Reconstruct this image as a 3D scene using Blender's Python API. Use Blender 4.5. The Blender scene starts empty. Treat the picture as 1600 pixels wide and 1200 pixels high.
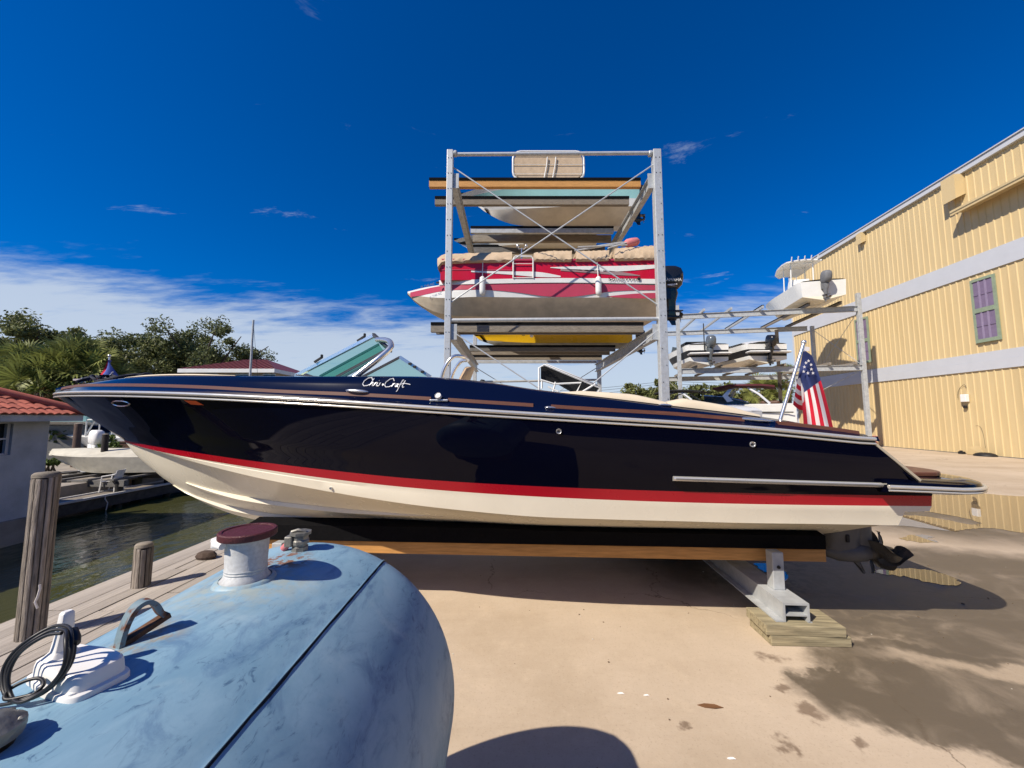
import bpy, bmesh, math, random
from mathutils import Vector, Matrix
import numpy as np
R = math.radians
PI = math.pi
rnd = random.Random(7)
SC = bpy.context.scene
COL = SC.collection

# ------------------------------------------------------------------ camera
EYE = 1.75
PITCH = R(4.95)
cd = bpy.data.cameras.new('camera')
cam = bpy.data.objects.new('camera', cd)
COL.objects.link(cam)
cam.location = (0, 0, EYE)
cam.rotation_euler = (R(90) + PITCH, 0, 0)
cd.sensor_width = 36.0
cd.lens = 13.5
cd.clip_start = 0.05
cd.clip_end = 3000
SC.camera = cam

# ------------------------------------------------------------------ sun and sky
SUN_D = Vector((0.85, 0.66, -1.0)).normalized()      # direction the light travels
to_sun = -SUN_D
SUN_EL = math.asin(to_sun.z)
SUN_AZ = math.atan2(to_sun.x, to_sun.y)
sl = bpy.data.lights.new('sun', 'SUN')
sl.energy = 4.9
sl.angle = R(0.53)
sl.color = (1.0, 0.90, 0.76)
sun = bpy.data.objects.new('sun', sl)
COL.objects.link(sun)
sun.location = (-30, -25, 40)
sun.rotation_euler = SUN_D.to_track_quat('-Z', 'Y').to_euler()

world = bpy.data.worlds.new('World')
SC.world = world
world.use_nodes = True
wt = world.node_tree
wt.nodes.clear()
def wn(t, **k):
    n = wt.nodes.new(t)
    for a, b in k.items(): setattr(n, a, b)
    return n
def wl(a, b): wt.links.new(a, b)
out = wn('ShaderNodeOutputWorld')
bg = wn('ShaderNodeBackground')
sky = wn('ShaderNodeTexSky', sky_type='NISHITA', sun_disc=False, sun_elevation=SUN_EL, sun_rotation=SUN_AZ,
         altitude=0, air_density=1.0, dust_density=0.25, ozone_density=5.0)
hs = wn('ShaderNodeHueSaturation')
hs.inputs['Hue'].default_value = 0.5
hs.inputs['Saturation'].default_value = 1.5
hs.inputs['Value'].default_value = 1.0
wl(sky.outputs[0], hs.inputs['Color'])
tc = wn('ShaderNodeTexCoord')
sep = wn('ShaderNodeSeparateXYZ')
wl(tc.outputs['Generated'], sep.inputs[0])
def wmath(op, a, b=None, clamp=False):
    n = wn('ShaderNodeMath', operation=op, use_clamp=clamp)
    for i, v in enumerate((a, b)):
        if v is None: continue
        if isinstance(v, (int, float)): n.inputs[i].default_value = v
        else: wl(v, n.inputs[i])
    return n.outputs[0]
def wramp(v, lo, hi, a=0.0, b=1.0):
    n = wn('ShaderNodeMapRange', interpolation_type='SMOOTHSTEP')
    n.inputs[1].default_value = lo; n.inputs[2].default_value = hi
    n.inputs[3].default_value = a; n.inputs[4].default_value = b
    wl(v, n.inputs[0]); return n.outputs[0]
zz = wmath('MAXIMUM', sep.outputs['Z'], 0.02)
# a flat cloud deck seen in perspective: direction divided by its height
den = wmath('ADD', zz, 0.10)
cx = wmath('DIVIDE', sep.outputs['X'], den)
cy = wmath('DIVIDE', sep.outputs['Y'], den)
cmb = wn('ShaderNodeCombineXYZ')
wl(cx, cmb.inputs[0]); wl(cy, cmb.inputs[1])
mp = wn('ShaderNodeMapping')
mp.inputs['Rotation'].default_value = (0, 0, R(24))
mp.inputs['Scale'].default_value = (0.55, 1.5, 1)
wl(cmb.outputs[0], mp.inputs[0])
nz = wn('ShaderNodeTexNoise')
nz.inputs['Scale'].default_value = 1.6; nz.inputs['Detail'].default_value = 9; nz.inputs['Roughness'].default_value = 0.62
nz.inputs['Distortion'].default_value = 0.35
wl(mp.outputs[0], nz.inputs['Vector'])
nz2 = wn('ShaderNodeTexNoise')
nz2.inputs['Scale'].default_value = 7.5; nz2.inputs['Detail'].default_value = 6; nz2.inputs['Roughness'].default_value = 0.6
wl(mp.outputs[0], nz2.inputs['Vector'])
# the bank thickens towards the horizon, higher in the west than in the east
side = wramp(sep.outputs['X'], -0.85, 0.9, 0.01, 0.0)
bank = wramp(wmath('SUBTRACT', sep.outputs['Z'], side), 0.12, 0.375, 1.0, 0.0)
bank = wmath('MULTIPLY', bank, wramp(sep.outputs['Y'], -0.35, 0.25, 0.25, 1.0))
dens = wmath('ADD', wmath('MULTIPLY', nz.outputs[0], 0.70), wmath('MULTIPLY', nz2.outputs[0], 0.30))
dens = wmath('ADD', dens, wmath('MULTIPLY', bank, 0.54))
cl = wramp(dens, 0.68, 0.99, 0.0, 0.92)
cl = wmath('MULTIPLY', cl, wramp(sep.outputs['Z'], 0.0, 0.5, 1.0, 0.75))
nz3 = wn('ShaderNodeTexNoise'); nz3.inputs['Scale'].default_value = 2.3; nz3.inputs['Detail'].default_value = 7; nz3.inputs['Roughness'].default_value = 0.65; nz3.inputs['Distortion'].default_value = 0.6
mp3 = wn('ShaderNodeMapping'); mp3.inputs['Location'].default_value = (3.1, 1.7, 0); mp3.inputs['Rotation'].default_value = (0, 0, R(-20)); mp3.inputs['Scale'].default_value = (0.8, 1.6, 1); wl(cmb.outputs[0], mp3.inputs[0]); wl(mp3.outputs[0], nz3.inputs['Vector'])
cl = wmath('MAXIMUM', cl, wmath('MULTIPLY', wramp(nz3.outputs[0], 0.63, 0.78), 0.45))
mixc = wn('ShaderNodeMix', data_type='RGBA')
tint = wn('ShaderNodeMix', data_type='RGBA', blend_type='MULTIPLY')
tint.inputs[0].default_value = 1.0
tint.inputs[7].default_value = (0.62, 1.15, 1.58, 1)
wl(hs.outputs[0], tint.inputs[6])
wl(cl, mixc.inputs[0]); wl(tint.outputs[2], mixc.inputs[6])
mixc.inputs[7].default_value = (8.2, 9.4, 11.0, 1)
wl(mixc.outputs[2], bg.inputs[0])
bg.inputs[1].default_value = 0.055
wl(bg.outputs[0], out.inputs[0])

SC.render.engine = 'CYCLES'
SC.view_settings.view_transform = 'Standard'
SC.view_settings.look = 'None'
SC.view_settings.exposure = 0.40
SC.view_settings.gamma = 1.0
SC.view_settings.use_curve_mapping = False
SC.cycles.max_bounces = 8
SC.cycles.transparent_max_bounces = 12

# ------------------------------------------------------------------ survey: bearings taken from the camera position
_c, _s = math.cos(PITCH), math.sin(PITCH)
def ray(px, py):
    u = (px - 800) / 600.0; v = (py - 600) / 600.0
    return Vector((u, _c + v * _s, _s - v * _c))
def atY(px, py, Y):
    d = ray(px, py); return Vector((0, 0, EYE)) + d * (Y / d.y)
def atZ(px, py, Z=0.0):
    d = ray(px, py); return Vector((0, 0, EYE)) + d * ((Z - EYE) / d.z)
def atX(px, py, X):
    d = ray(px, py); return Vector((0, 0, EYE)) + d * (X / d.x)
def lerp(a, b, f): return a + (b - a) * f
def interp(x, tab):
    xs = [p[0] for p in tab]; ys = [p[1] for p in tab]
    return float(np.interp(x, xs, ys))
def smooth_tab(tab):
    # monotone-ish cubic (Catmull-Rom with clamped slopes) sampled to a dense table
    xs = np.array([p[0] for p in tab], float); ys = np.array([p[1] for p in tab], float)
    d = np.gradient(ys, xs)
    X = np.linspace(xs[0], xs[-1], 240); Y = []
    for x in X:
        i = min(max(np.searchsorted(xs, x) - 1, 0), len(xs) - 2)
        h = xs[i + 1] - xs[i]; t = (x - xs[i]) / h
        Y.append((2*t**3-3*t**2+1)*ys[i] + (t**3-2*t**2+t)*h*d[i] + (-2*t**3+3*t**2)*ys[i+1] + (t**3-t**2)*h*d[i+1])
    return list(zip(X, Y))

# ------------------------------------------------------------------ materials
MATS = {}
def mat(name, col, rough=0.5, metal=0.0, var=0.12, scale=6.0, bump=0.0, bscale=40.0, spec=0.5, coat=0.0,
        stretch=(1, 1, 1), col2=None, thr=(0.35, 0.7), rvar=0.08, trans=0.0, ior=1.45, detail=6):
    if name in MATS: return MATS[name]
    m = bpy.data.materials.new(name); m.use_nodes = True
    t = m.node_tree; n = t.nodes; L = t.links.new
    b = n['Principled BSDF']
    b.inputs['Roughness'].default_value = rough
    b.inputs['Metallic'].default_value = metal
    b.inputs['Specular IOR Level'].default_value = spec
    b.inputs['IOR'].default_value = ior
    if coat: b.inputs['Coat Weight'].default_value = coat; b.inputs['Coat Roughness'].default_value = 0.03
    if trans: b.inputs['Transmission Weight'].default_value = trans
    c = Vector(col)
    c2 = Vector(col2) if col2 else c * (1 - var)
    tcn = n.new('ShaderNodeTexCoord'); mpn = n.new('ShaderNodeMapping')
    mpn.inputs['Scale'].default_value = stretch
    L(tcn.outputs['Object'], mpn.inputs[0])
    nzn = n.new('ShaderNodeTexNoise')
    nzn.inputs['Scale'].default_value = scale; nzn.inputs['Detail'].default_value = detail; nzn.inputs['Roughness'].default_value = 0.6
    L(mpn.outputs[0], nzn.inputs['Vector'])
    mr = n.new('ShaderNodeMapRange'); mr.inputs[1].default_value = thr[0]; mr.inputs[2].default_value = thr[1]
    L(nzn.outputs[0], mr.inputs[0])
    mx = n.new('ShaderNodeMix'); mx.data_type = 'RGBA'
    mx.inputs[6].default_value = (*c, 1); mx.inputs[7].default_value = (*c2, 1)
    L(mr.outputs[0], mx.inputs[0]); L(mx.outputs[2], b.inputs['Base Color'])
    if rvar:
        rr = n.new('ShaderNodeMapRange'); rr.inputs[1].default_value = 0.3; rr.inputs[2].default_value = 0.7
        rr.inputs[3].default_value = max(rough - rvar, 0.02); rr.inputs[4].default_value = min(rough + rvar, 1)
        L(nzn.outputs[0], rr.inputs[0]); L(rr.outputs[0], b.inputs['Roughness'])
    if bump:
        nb = n.new('ShaderNodeTexNoise'); nb.inputs['Scale'].default_value = bscale; nb.inputs['Detail'].default_value = 4
        L(mpn.outputs[0], nb.inputs['Vector'])
        bp = n.new('ShaderNodeBump'); bp.inputs['Strength'].default_value = bump; bp.inputs['Distance'].default_value = 0.02
        L(nb.outputs[0], bp.inputs['Height']); L(bp.outputs[0], b.inputs['Normal'])
    MATS[name] = m
    return m
def glass(name, col, rough=0.02, alpha=0.5, spec=0.5, tint=None):
    # thin tinted pane: partly see-through with a gloss reflection
    m = bpy.data.materials.new(name); m.use_nodes = True
    t = m.node_tree; n = t.nodes; L = t.links.new
    b = n['Principled BSDF']; b.inputs['Base Color'].default_value = (*col, 1); b.inputs['Roughness'].default_value = rough
    b.inputs['Specular IOR Level'].default_value = spec
    tr = n.new('ShaderNodeBsdfTransparent'); tr.inputs[0].default_value = (*(tint or [min(1, x * 2.2 + .25) for x in col]), 1)
    mx = n.new('ShaderNodeMixShader'); mx.inputs[0].default_value = alpha
    L(tr.outputs[0], mx.inputs[1]); L(b.outputs[0], mx.inputs[2])
    L(mx.outputs[0], n['Material Output'].inputs[0])
    MATS[name] = m
    return m

# ------------------------------------------------------------------ mesh builder
class MB:
    def __init__(s): s.v = []; s.f = []; s.m = []; s.cur = 0
    def add(s, vs, fs):
        o = len(s.v); s.v += [Vector(p) for p in vs]
        s.f += [[i + o for i in f] for f in fs]; s.m += [s.cur] * len(fs)
        return s
    def box(s, c, d, rot=None):
        c = Vector(c); hx, hy, hz = d[0] / 2, d[1] / 2, d[2] / 2
        vs = [Vector((x, y, z)) for z in (-hz, hz) for y in (-hy, hy) for x in (-hx, hx)]
        if rot is not None: vs = [rot @ p for p in vs]
        return s.add([p + c for p in vs], [(0, 2, 3, 1), (4, 5, 7, 6), (0, 1, 5, 4), (2, 6, 7, 3), (0, 4, 6, 2), (1, 3, 7, 5)])
    def bar(s, p, q, w, h, up=(0, 0, 1)):
        # rectangular bar from p to q, w sideways, h along up
        p, q = Vector(p), Vector(q); d = (q - p); l = d.length; d = d / l
        u = Vector(up); sd = d.cross(u)
        if sd.length < 1e-4: sd = d.cross(Vector((0, 1, 0)))
        sd.normalize(); u = sd.cross(d).normalized()
        vs = []
        for e in (p, q):
            for a, b in ((-1, -1), (1, -1), (1, 1), (-1, 1)): vs.append(e + sd * (a * w / 2) + u * (b * h / 2))
        return s.add(vs, [(3, 2, 1, 0), (4, 5, 6, 7), (0, 1, 5, 4), (1, 2, 6, 5), (2, 3, 7, 6), (3, 0, 4, 7)])
    def tube(s, pts, r, n=8, cap=True, closed=False):
        pts = [Vector(p) for p in pts]; N = len(pts); rings = []
        rs = r if isinstance(r, (list, tuple)) else [r] * N
        prev = None
        for i, p in enumerate(pts):
            if closed: d = pts[(i + 1) % N] - pts[i - 1]
            else: d = pts[min(i + 1, N - 1)] - pts[max(i - 1, 0)]
            if d.length < 1e-9: d = Vector((0, 0, 1))
            d.normalize()
            if prev is None:
                a = d.cross(Vector((0, 0, 1)))
                if a.length < 1e-3: a = d.cross(Vector((0, 1, 0)))
            else:
                a = prev - d * prev.dot(d)
                if a.length < 1e-6: a = d.cross(Vector((0, 0, 1)))
            a.normalize(); b = d.cross(a); prev = a
            rings.append([p + (a * math.cos(2 * PI * k / n) + b * math.sin(2 * PI * k / n)) * rs[i] for k in range(n)])
        return s.loft(rings, cap=cap and not closed, wrap=closed)
    def loft(s, rings, cap=True, wrap=False, close=True):
        n = len(rings[0]); vs = [p for r in rings for p in r]; fs = []
        K = len(rings)
        for i in range(K if wrap else K - 1):
            for k in range(n if close else n - 1):
                a, b = i * n + k, i * n + (k + 1) % n
                j = (i + 1) % K
                c, d = j * n + (k + 1) % n, j * n + k
                fs.append((a, b, c, d))
        if cap:
            fs.append(tuple(range(n - 1, -1, -1))); fs.append(tuple((K - 1) * n + k for k in range(n)))
        return s.add(vs, fs)
    def lathe(s, prof, c=(0, 0, 0), n=24, axis=(0, 0, 1), cap=True):
        # prof: list of (radius, height) along axis
        ax = Vector(axis).normalized(); a = ax.orthogonal().normalized(); b = ax.cross(a); c = Vector(c)
        rings = [[c + ax * h + (a * math.cos(2 * PI * k / n) + b * math.sin(2 * PI * k / n)) * max(r, 1e-4) for k in range(n)] for r, h in prof]
        return s.loft(rings, cap=cap)
    def prism(s, poly, d):
        # planar polygon (3D points) extruded by vector d
        poly = [Vector(p) for p in poly]; d = Vector(d); n = len(poly)
        vs = poly + [p + d for p in poly]
        fs = [tuple(range(n - 1, -1, -1)), tuple(range(n, 2 * n))]
        fs += [(i, (i + 1) % n, n + (i + 1) % n, n + i) for i in range(n)]
        return s.add(vs, fs)
    def grid(s, rows):
        n = len(rows[0]); vs = [p for r in rows for p in r]
        return s.add(vs, [(i * n + k, i * n + k + 1, (i + 1) * n + k + 1, (i + 1) * n + k) for i in range(len(rows) - 1) for k in range(n - 1)])
    def ball(s, c, r, n=10, sc=(1, 1, 1)):
        c = Vector(c); rings = []
        for i in range(1, n):
            th = PI * i / n
            rings.append([c + Vector((r * sc[0] * math.sin(th) * math.cos(2 * PI * k / (2 * n)), r * sc[1] * math.sin(th) * math.sin(2 * PI * k / (2 * n)), r * sc[2] * math.cos(th))) for k in range(2 * n)])
        return s.loft(rings, cap=True)
    def mesh(s, name, mats, smooth=None, inv=None, fix=True):
        me = bpy.data.meshes.new(name)
        vs = [inv @ p for p in s.v] if inv is not None else s.v
        me.from_pydata([tuple(p) for p in vs], [], s.f)
        for mm in (mats if isinstance(mats, (list, tuple)) else [mats]): me.materials.append(mm)
        if any(s.m): me.polygons.foreach_set('material_index', s.m)
        if fix:
            bm = bmesh.new(); bm.from_mesh(me)
            bmesh.ops.recalc_face_normals(bm, faces=bm.faces); bm.to_mesh(me); bm.free()
        if smooth is not None:
            me.polygons.foreach_set('use_smooth', [True] * len(me.polygons))
            me.set_sharp_from_angle(angle=R(smooth))
        me.update()
        return me
    def build(s, name, mats, parent=None, smooth=None, bevel=0, world=False, fix=True, loc=None):
        inv = None
        if world and parent is not None:
            top = parent
            while top.parent: top = top.parent
            inv = top.matrix_basis.inverted()
        if loc is not None and parent is None: inv = Matrix.Translation(-Vector(loc))
        o = bpy.data.objects.new(name, s.mesh(name, mats, smooth, inv, fix))
        COL.objects.link(o)
        if loc is not None and parent is None: o.location = loc
        if parent is not None: o.parent = parent
        if bevel:
            b = o.modifiers.new('bevel', 'BEVEL'); b.width = bevel; b.segments = 2; b.limit_method = 'ANGLE'; b.angle_limit = R(40)
        return o

def tag(o, label=None, cat=None, group=None, kind=None):
    if label: o['label'] = label
    if cat: o['category'] = cat
    if group: o['group'] = group
    if kind: o['kind'] = kind
    return o
def thing(name, label, cat, loc=(0, 0, 0), rz=0.0, group=None):
    o = bpy.data.objects.new(name, None); COL.objects.link(o)
    o.empty_display_size = 0.2
    o.location = loc; o.rotation_euler = (0, 0, rz)
    o.matrix_basis  # evaluated from loc/rot
    return tag(o, label, cat, group)
def place(me, name, parent, loc, rot=(0, 0, 0), scale=(1, 1, 1)):
    o = bpy.data.objects.new(name, me); COL.objects.link(o); o.parent = parent
    o.location = loc; o.rotation_euler = rot; o.scale = scale
    return o
def copy_tree(o, parent=None):
    c = o.copy(); COL.objects.link(c); c.parent = parent
    for ch in [x for x in bpy.data.objects if x.parent == o]: copy_tree(ch, c)
    return c
def text_part(body, name, m, parent, loc, rot, size, extrude=0.001, shear=0.0, sx=1.0):
    cu = bpy.data.curves.new(name + '_curve', 'FONT'); cu.body = body; cu.size = size; cu.extrude = extrude; cu.shear = shear
    cu.align_x = 'CENTER'; cu.align_y = 'CENTER'
    to = bpy.data.objects.new('lettering_source', cu); COL.objects.link(to)
    dg = bpy.context.evaluated_depsgraph_get()
    me = bpy.data.meshes.new_from_object(to.evaluated_get(dg))
    bpy.data.objects.remove(to); bpy.data.curves.remove(cu)
    me.materials.clear(); me.materials.append(m)
    o = bpy.data.objects.new(name, me); COL.objects.link(o); o.parent = parent
    o.location = loc; o.rotation_euler = rot; o.scale = (sx, 1, 1)
    return o
# ------------------------------------------------------------------ shared materials
M_NAVY = mat('navy_gelcoat', (0.0016, 0.0020, 0.008), 0.03, var=0.1, scale=0.7, rvar=0.01, spec=0.18)
M_NAVYD = mat('navy_deck_gelcoat', (0.0022, 0.0045, 0.022), 0.10, var=0.15, scale=1.0, rvar=0.03, spec=0.32)
M_REDST = mat('red_boot_stripe', (0.42, 0.004, 0.016), 0.28, var=0.1, scale=2)
M_CREAM = mat('cream_gelcoat', (0.84, 0.78, 0.63), 0.28, var=0.10, scale=1.6, rvar=0.08)
M_CHROME = mat('polished_steel', (0.80, 0.80, 0.78), 0.24, 0.85, var=0.06, scale=8, rvar=0.05)
M_RAILW = mat('pale_rub_rail', (0.72, 0.70, 0.64), 0.22, 0.55, var=0.08, scale=5, rvar=0.06)
M_TEAK = mat('varnished_teak', (0.145, 0.058, 0.032), 0.4, var=0.35, scale=9, stretch=(1, 12, 12))
M_BLACK = mat('black_rubber', (0.012, 0.012, 0.013), 0.6, var=0.3, scale=12)
M_BLKCAN = mat('black_canvas', (0.010, 0.011, 0.012), 0.85, var=0.3, scale=14, bump=0.3, bscale=60)
M_VINYL = mat('cream_vinyl', (0.70, 0.60, 0.44), 0.5, var=0.1, scale=5)
M_TANVIN = mat('tan_vinyl', (0.46, 0.33, 0.20), 0.5, var=0.12, scale=5)
M_WHITE = mat('white_gelcoat', (0.72, 0.72, 0.69), 0.25, var=0.10, scale=2.5)
M_WHITEP = mat('white_plastic', (0.76, 0.75, 0.73), 0.4, var=0.06, scale=10)
M_GALV = mat('galvanised_steel', (0.46, 0.48, 0.49), 0.50, 0.15, var=0.30, scale=7, rvar=0.1, bump=0.05, bscale=25)
M_GALVB = mat('bright_galvanised_steel', (0.52, 0.54, 0.55), 0.48, 0.30, var=0.25, scale=12, rvar=0.1)
M_PINE = mat('new_pine_timber', (0.58, 0.29, 0.085), 0.7, var=0.35, scale=5, stretch=(1, 14, 14), bump=0.1)
M_GREYW = mat('weathered_grey_timber', (0.27, 0.235, 0.19), 0.85, var=0.45, scale=6, stretch=(1, 12, 12), bump=0.25, bscale=20)
M_TREATED = mat('treated_lumber', (0.37, 0.315, 0.195), 0.8, var=0.55, scale=5, stretch=(.8, 9, 9), bump=0.2, bscale=14)
M_CARPET = mat('black_bunk_carpet', (0.006, 0.006, 0.007), 0.95, var=0.3, scale=40, spec=0.1)
M_DOCK = mat('bleached_dock_board', (0.47, 0.42, 0.37), 0.9, var=0.42, scale=5, stretch=(10, 1, 6), bump=0.35, bscale=16, thr=(0.3, 0.75))
M_PILE = mat('weathered_piling', (0.33, 0.285, 0.24), 0.9, var=0.62, scale=7, stretch=(9, 9, 0.8), bump=0.5, bscale=18)
M_PILEG = mat('green_stained_piling', (0.10, 0.10, 0.06), 0.9, var=0.5, scale=7, stretch=(6, 6, 1), bump=0.4)
M_YELLOW = mat('yellow_metal_siding', (0.59, 0.46, 0.25), 0.5, scale=0.9, rvar=0.06, col2=(0.52, 0.395, 0.205), stretch=(1, 3.0, 0.35), thr=(0.3, 0.8))
M_GREYTRIM = mat('pale_grey_trim', (0.50, 0.52, 0.56), 0.5, var=0.06, scale=1.5)
M_PURPLE = mat('purple_shutter', (0.19, 0.145, 0.235), 0.6, var=0.15, scale=5)
M_GREENTR = mat('green_shutter_trim', (0.25, 0.31, 0.22), 0.6, var=0.2, scale=5)
M_STUCCO = mat('grey_white_stucco', (0.50, 0.52, 0.55), 0.9, var=0.28, scale=2.0, bump=0.3, bscale=70)
M_TILE = mat('red_clay_tile', (0.42, 0.115, 0.075), 0.75, var=0.3, scale=3, bump=0.1)
M_MAROON = mat('maroon_metal_roof', (0.17, 0.045, 0.04), 0.5, var=0.12, scale=2)
M_DARKWIN = mat('dark_window_glass', (0.02, 0.025, 0.03), 0.08, var=0.2, scale=3)
M_OUTB = mat('black_outboard_paint', (0.012, 0.013, 0.016), 0.22, var=0.2, scale=6, coat=0.3)
M_OUTG = mat('grey_outboard_cover', (0.16, 0.165, 0.175), 0.75, var=0.25, scale=7, bump=0.3, bscale=12)
M_OUTS = mat('silver_grey_outboard', (0.14, 0.16, 0.18), 0.25, 0.3, var=0.2, scale=6)
M_CANVAS = mat('beige_canvas', (0.50, 0.38, 0.26), 0.9, var=0.2, scale=5, bump=0.35, bscale=9)
M_CANVASC = mat('pale_cream_canvas', (0.55, 0.52, 0.43), 0.9, var=0.2, scale=4, bump=0.4, bscale=5)
M_REDP = mat('red_fence_panel', (0.50, 0.006, 0.03), 0.3, var=0.12, scale=3)
M_ROSE = mat('faded_crimson_stripe', (0.44, 0.05, 0.09), 0.4, var=0.12, scale=3)
M_AQUA = mat('aqua_gelcoat', (0.34, 0.62, 0.60), 0.3, var=0.1, scale=2)
M_YELLOWB = mat('yellow_gelcoat', (0.70, 0.42, 0.012), 0.3, var=0.1, scale=2)
M_PINK = mat('faded_pink_cover', (0.60, 0.19, 0.20), 0.8, var=0.2, scale=6)
M_GREYD = mat('grey_drive_paint', (0.13, 0.128, 0.122), 0.5, var=0.25, scale=9)
M_PROP = mat('dark_propeller_metal', (0.15, 0.14, 0.125), 0.32, 0.5, var=0.3, scale=9)
M_CABLE = mat('black_cable', (0.012, 0.012, 0.014), 0.45, var=0.2, scale=20)
M_MAROONL = mat('maroon_hatch_lid', (0.085, 0.014, 0.018), 0.55, var=0.3, scale=60, bump=0.3, bscale=220)
M_RISER = mat('galvanised_riser', (0.55, 0.56, 0.56), 0.6, 0.15, var=0.22, scale=90, bump=0.06, bscale=200)
M_BRASS = mat('weathered_valve_metal', (0.30, 0.29, 0.26), 0.5, 0.6, var=0.5, scale=18, bump=0.2)
M_ROPE = mat('dark_blue_rope', (0.012, 0.016, 0.035), 0.8, var=0.4, scale=60, bump=0.4, bscale=90)
M_GLASS = glass('green_tinted_glass', (0.03, 0.11, 0.09), alpha=0.22, tint=(0.66, 0.90, 0.84))
M_GLASSC = glass('clear_blue_glass', (0.10, 0.16, 0.17), alpha=0.18, tint=(0.88, 0.97, 0.98))
M_GLASSD = glass('smoked_glass', (0.02, 0.04, 0.05), alpha=0.7)
M_REDC = mat('red_cloth', (0.55, 0.008, 0.03), 0.8, var=0.12, scale=9)
M_WHITEC = mat('white_cloth', (0.74, 0.70, 0.68), 0.8, var=0.08, scale=9)
M_BLUEC = mat('blue_cloth', (0.022, 0.035, 0.13), 0.8, var=0.15, scale=9)
M_BLUEB = mat('bright_blue_cloth', (0.05, 0.09, 0.36), 0.8, var=0.15, scale=9)
M_ORANGE = mat('orange_decal', (0.60, 0.10, 0.02), 0.4)
M_WINDFR = mat('dark_window_frame', (0.05, 0.05, 0.055), 0.5)
M_PAPER = mat('printed_sticker', (0.55, 0.55, 0.54), 0.6, col2=(0.12, 0.12, 0.12), scale=90, stretch=(1, 1, 1), thr=(0.52, 0.56))
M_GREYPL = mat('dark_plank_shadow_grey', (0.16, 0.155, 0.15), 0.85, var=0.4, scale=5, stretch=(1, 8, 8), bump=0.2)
M_BLUECOV = mat('blue_boat_cover', (0.05, 0.11, 0.27), 0.8, var=0.3, scale=4, bump=0.3, bscale=6)
M_BROWNW = mat('brown_cabin_panel', (0.10, 0.045, 0.025), 0.6, var=0.3, scale=4)
M_PURPLEL = mat('light_purple_muntin', (0.27, 0.22, 0.33), 0.6, var=0.15, scale=5)

def per_object_tone(m, amt):
    t = m.node_tree; n = t.nodes; L = t.links.new; b = n['Principled BSDF']; src = b.inputs['Base Color'].links[0].from_socket
    oi = n.new('ShaderNodeObjectInfo'); mr = n.new('ShaderNodeMapRange'); mr.inputs[3].default_value = 1 - amt; mr.inputs[4].default_value = 1 + amt; L(oi.outputs['Random'], mr.inputs[0])
    v = n.new('ShaderNodeVectorMath'); v.operation = 'SCALE'; L(src, v.inputs[0]); L(mr.outputs[0], v.inputs['Scale']); L(v.outputs[0], b.inputs['Base Color'])
for m_, a_ in ((M_YELLOW, .035), (M_DOCK, .14), (M_TILE, .22), (M_GREYW, .12), (M_PILE, .40)): per_object_tone(m_, a_)
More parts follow.
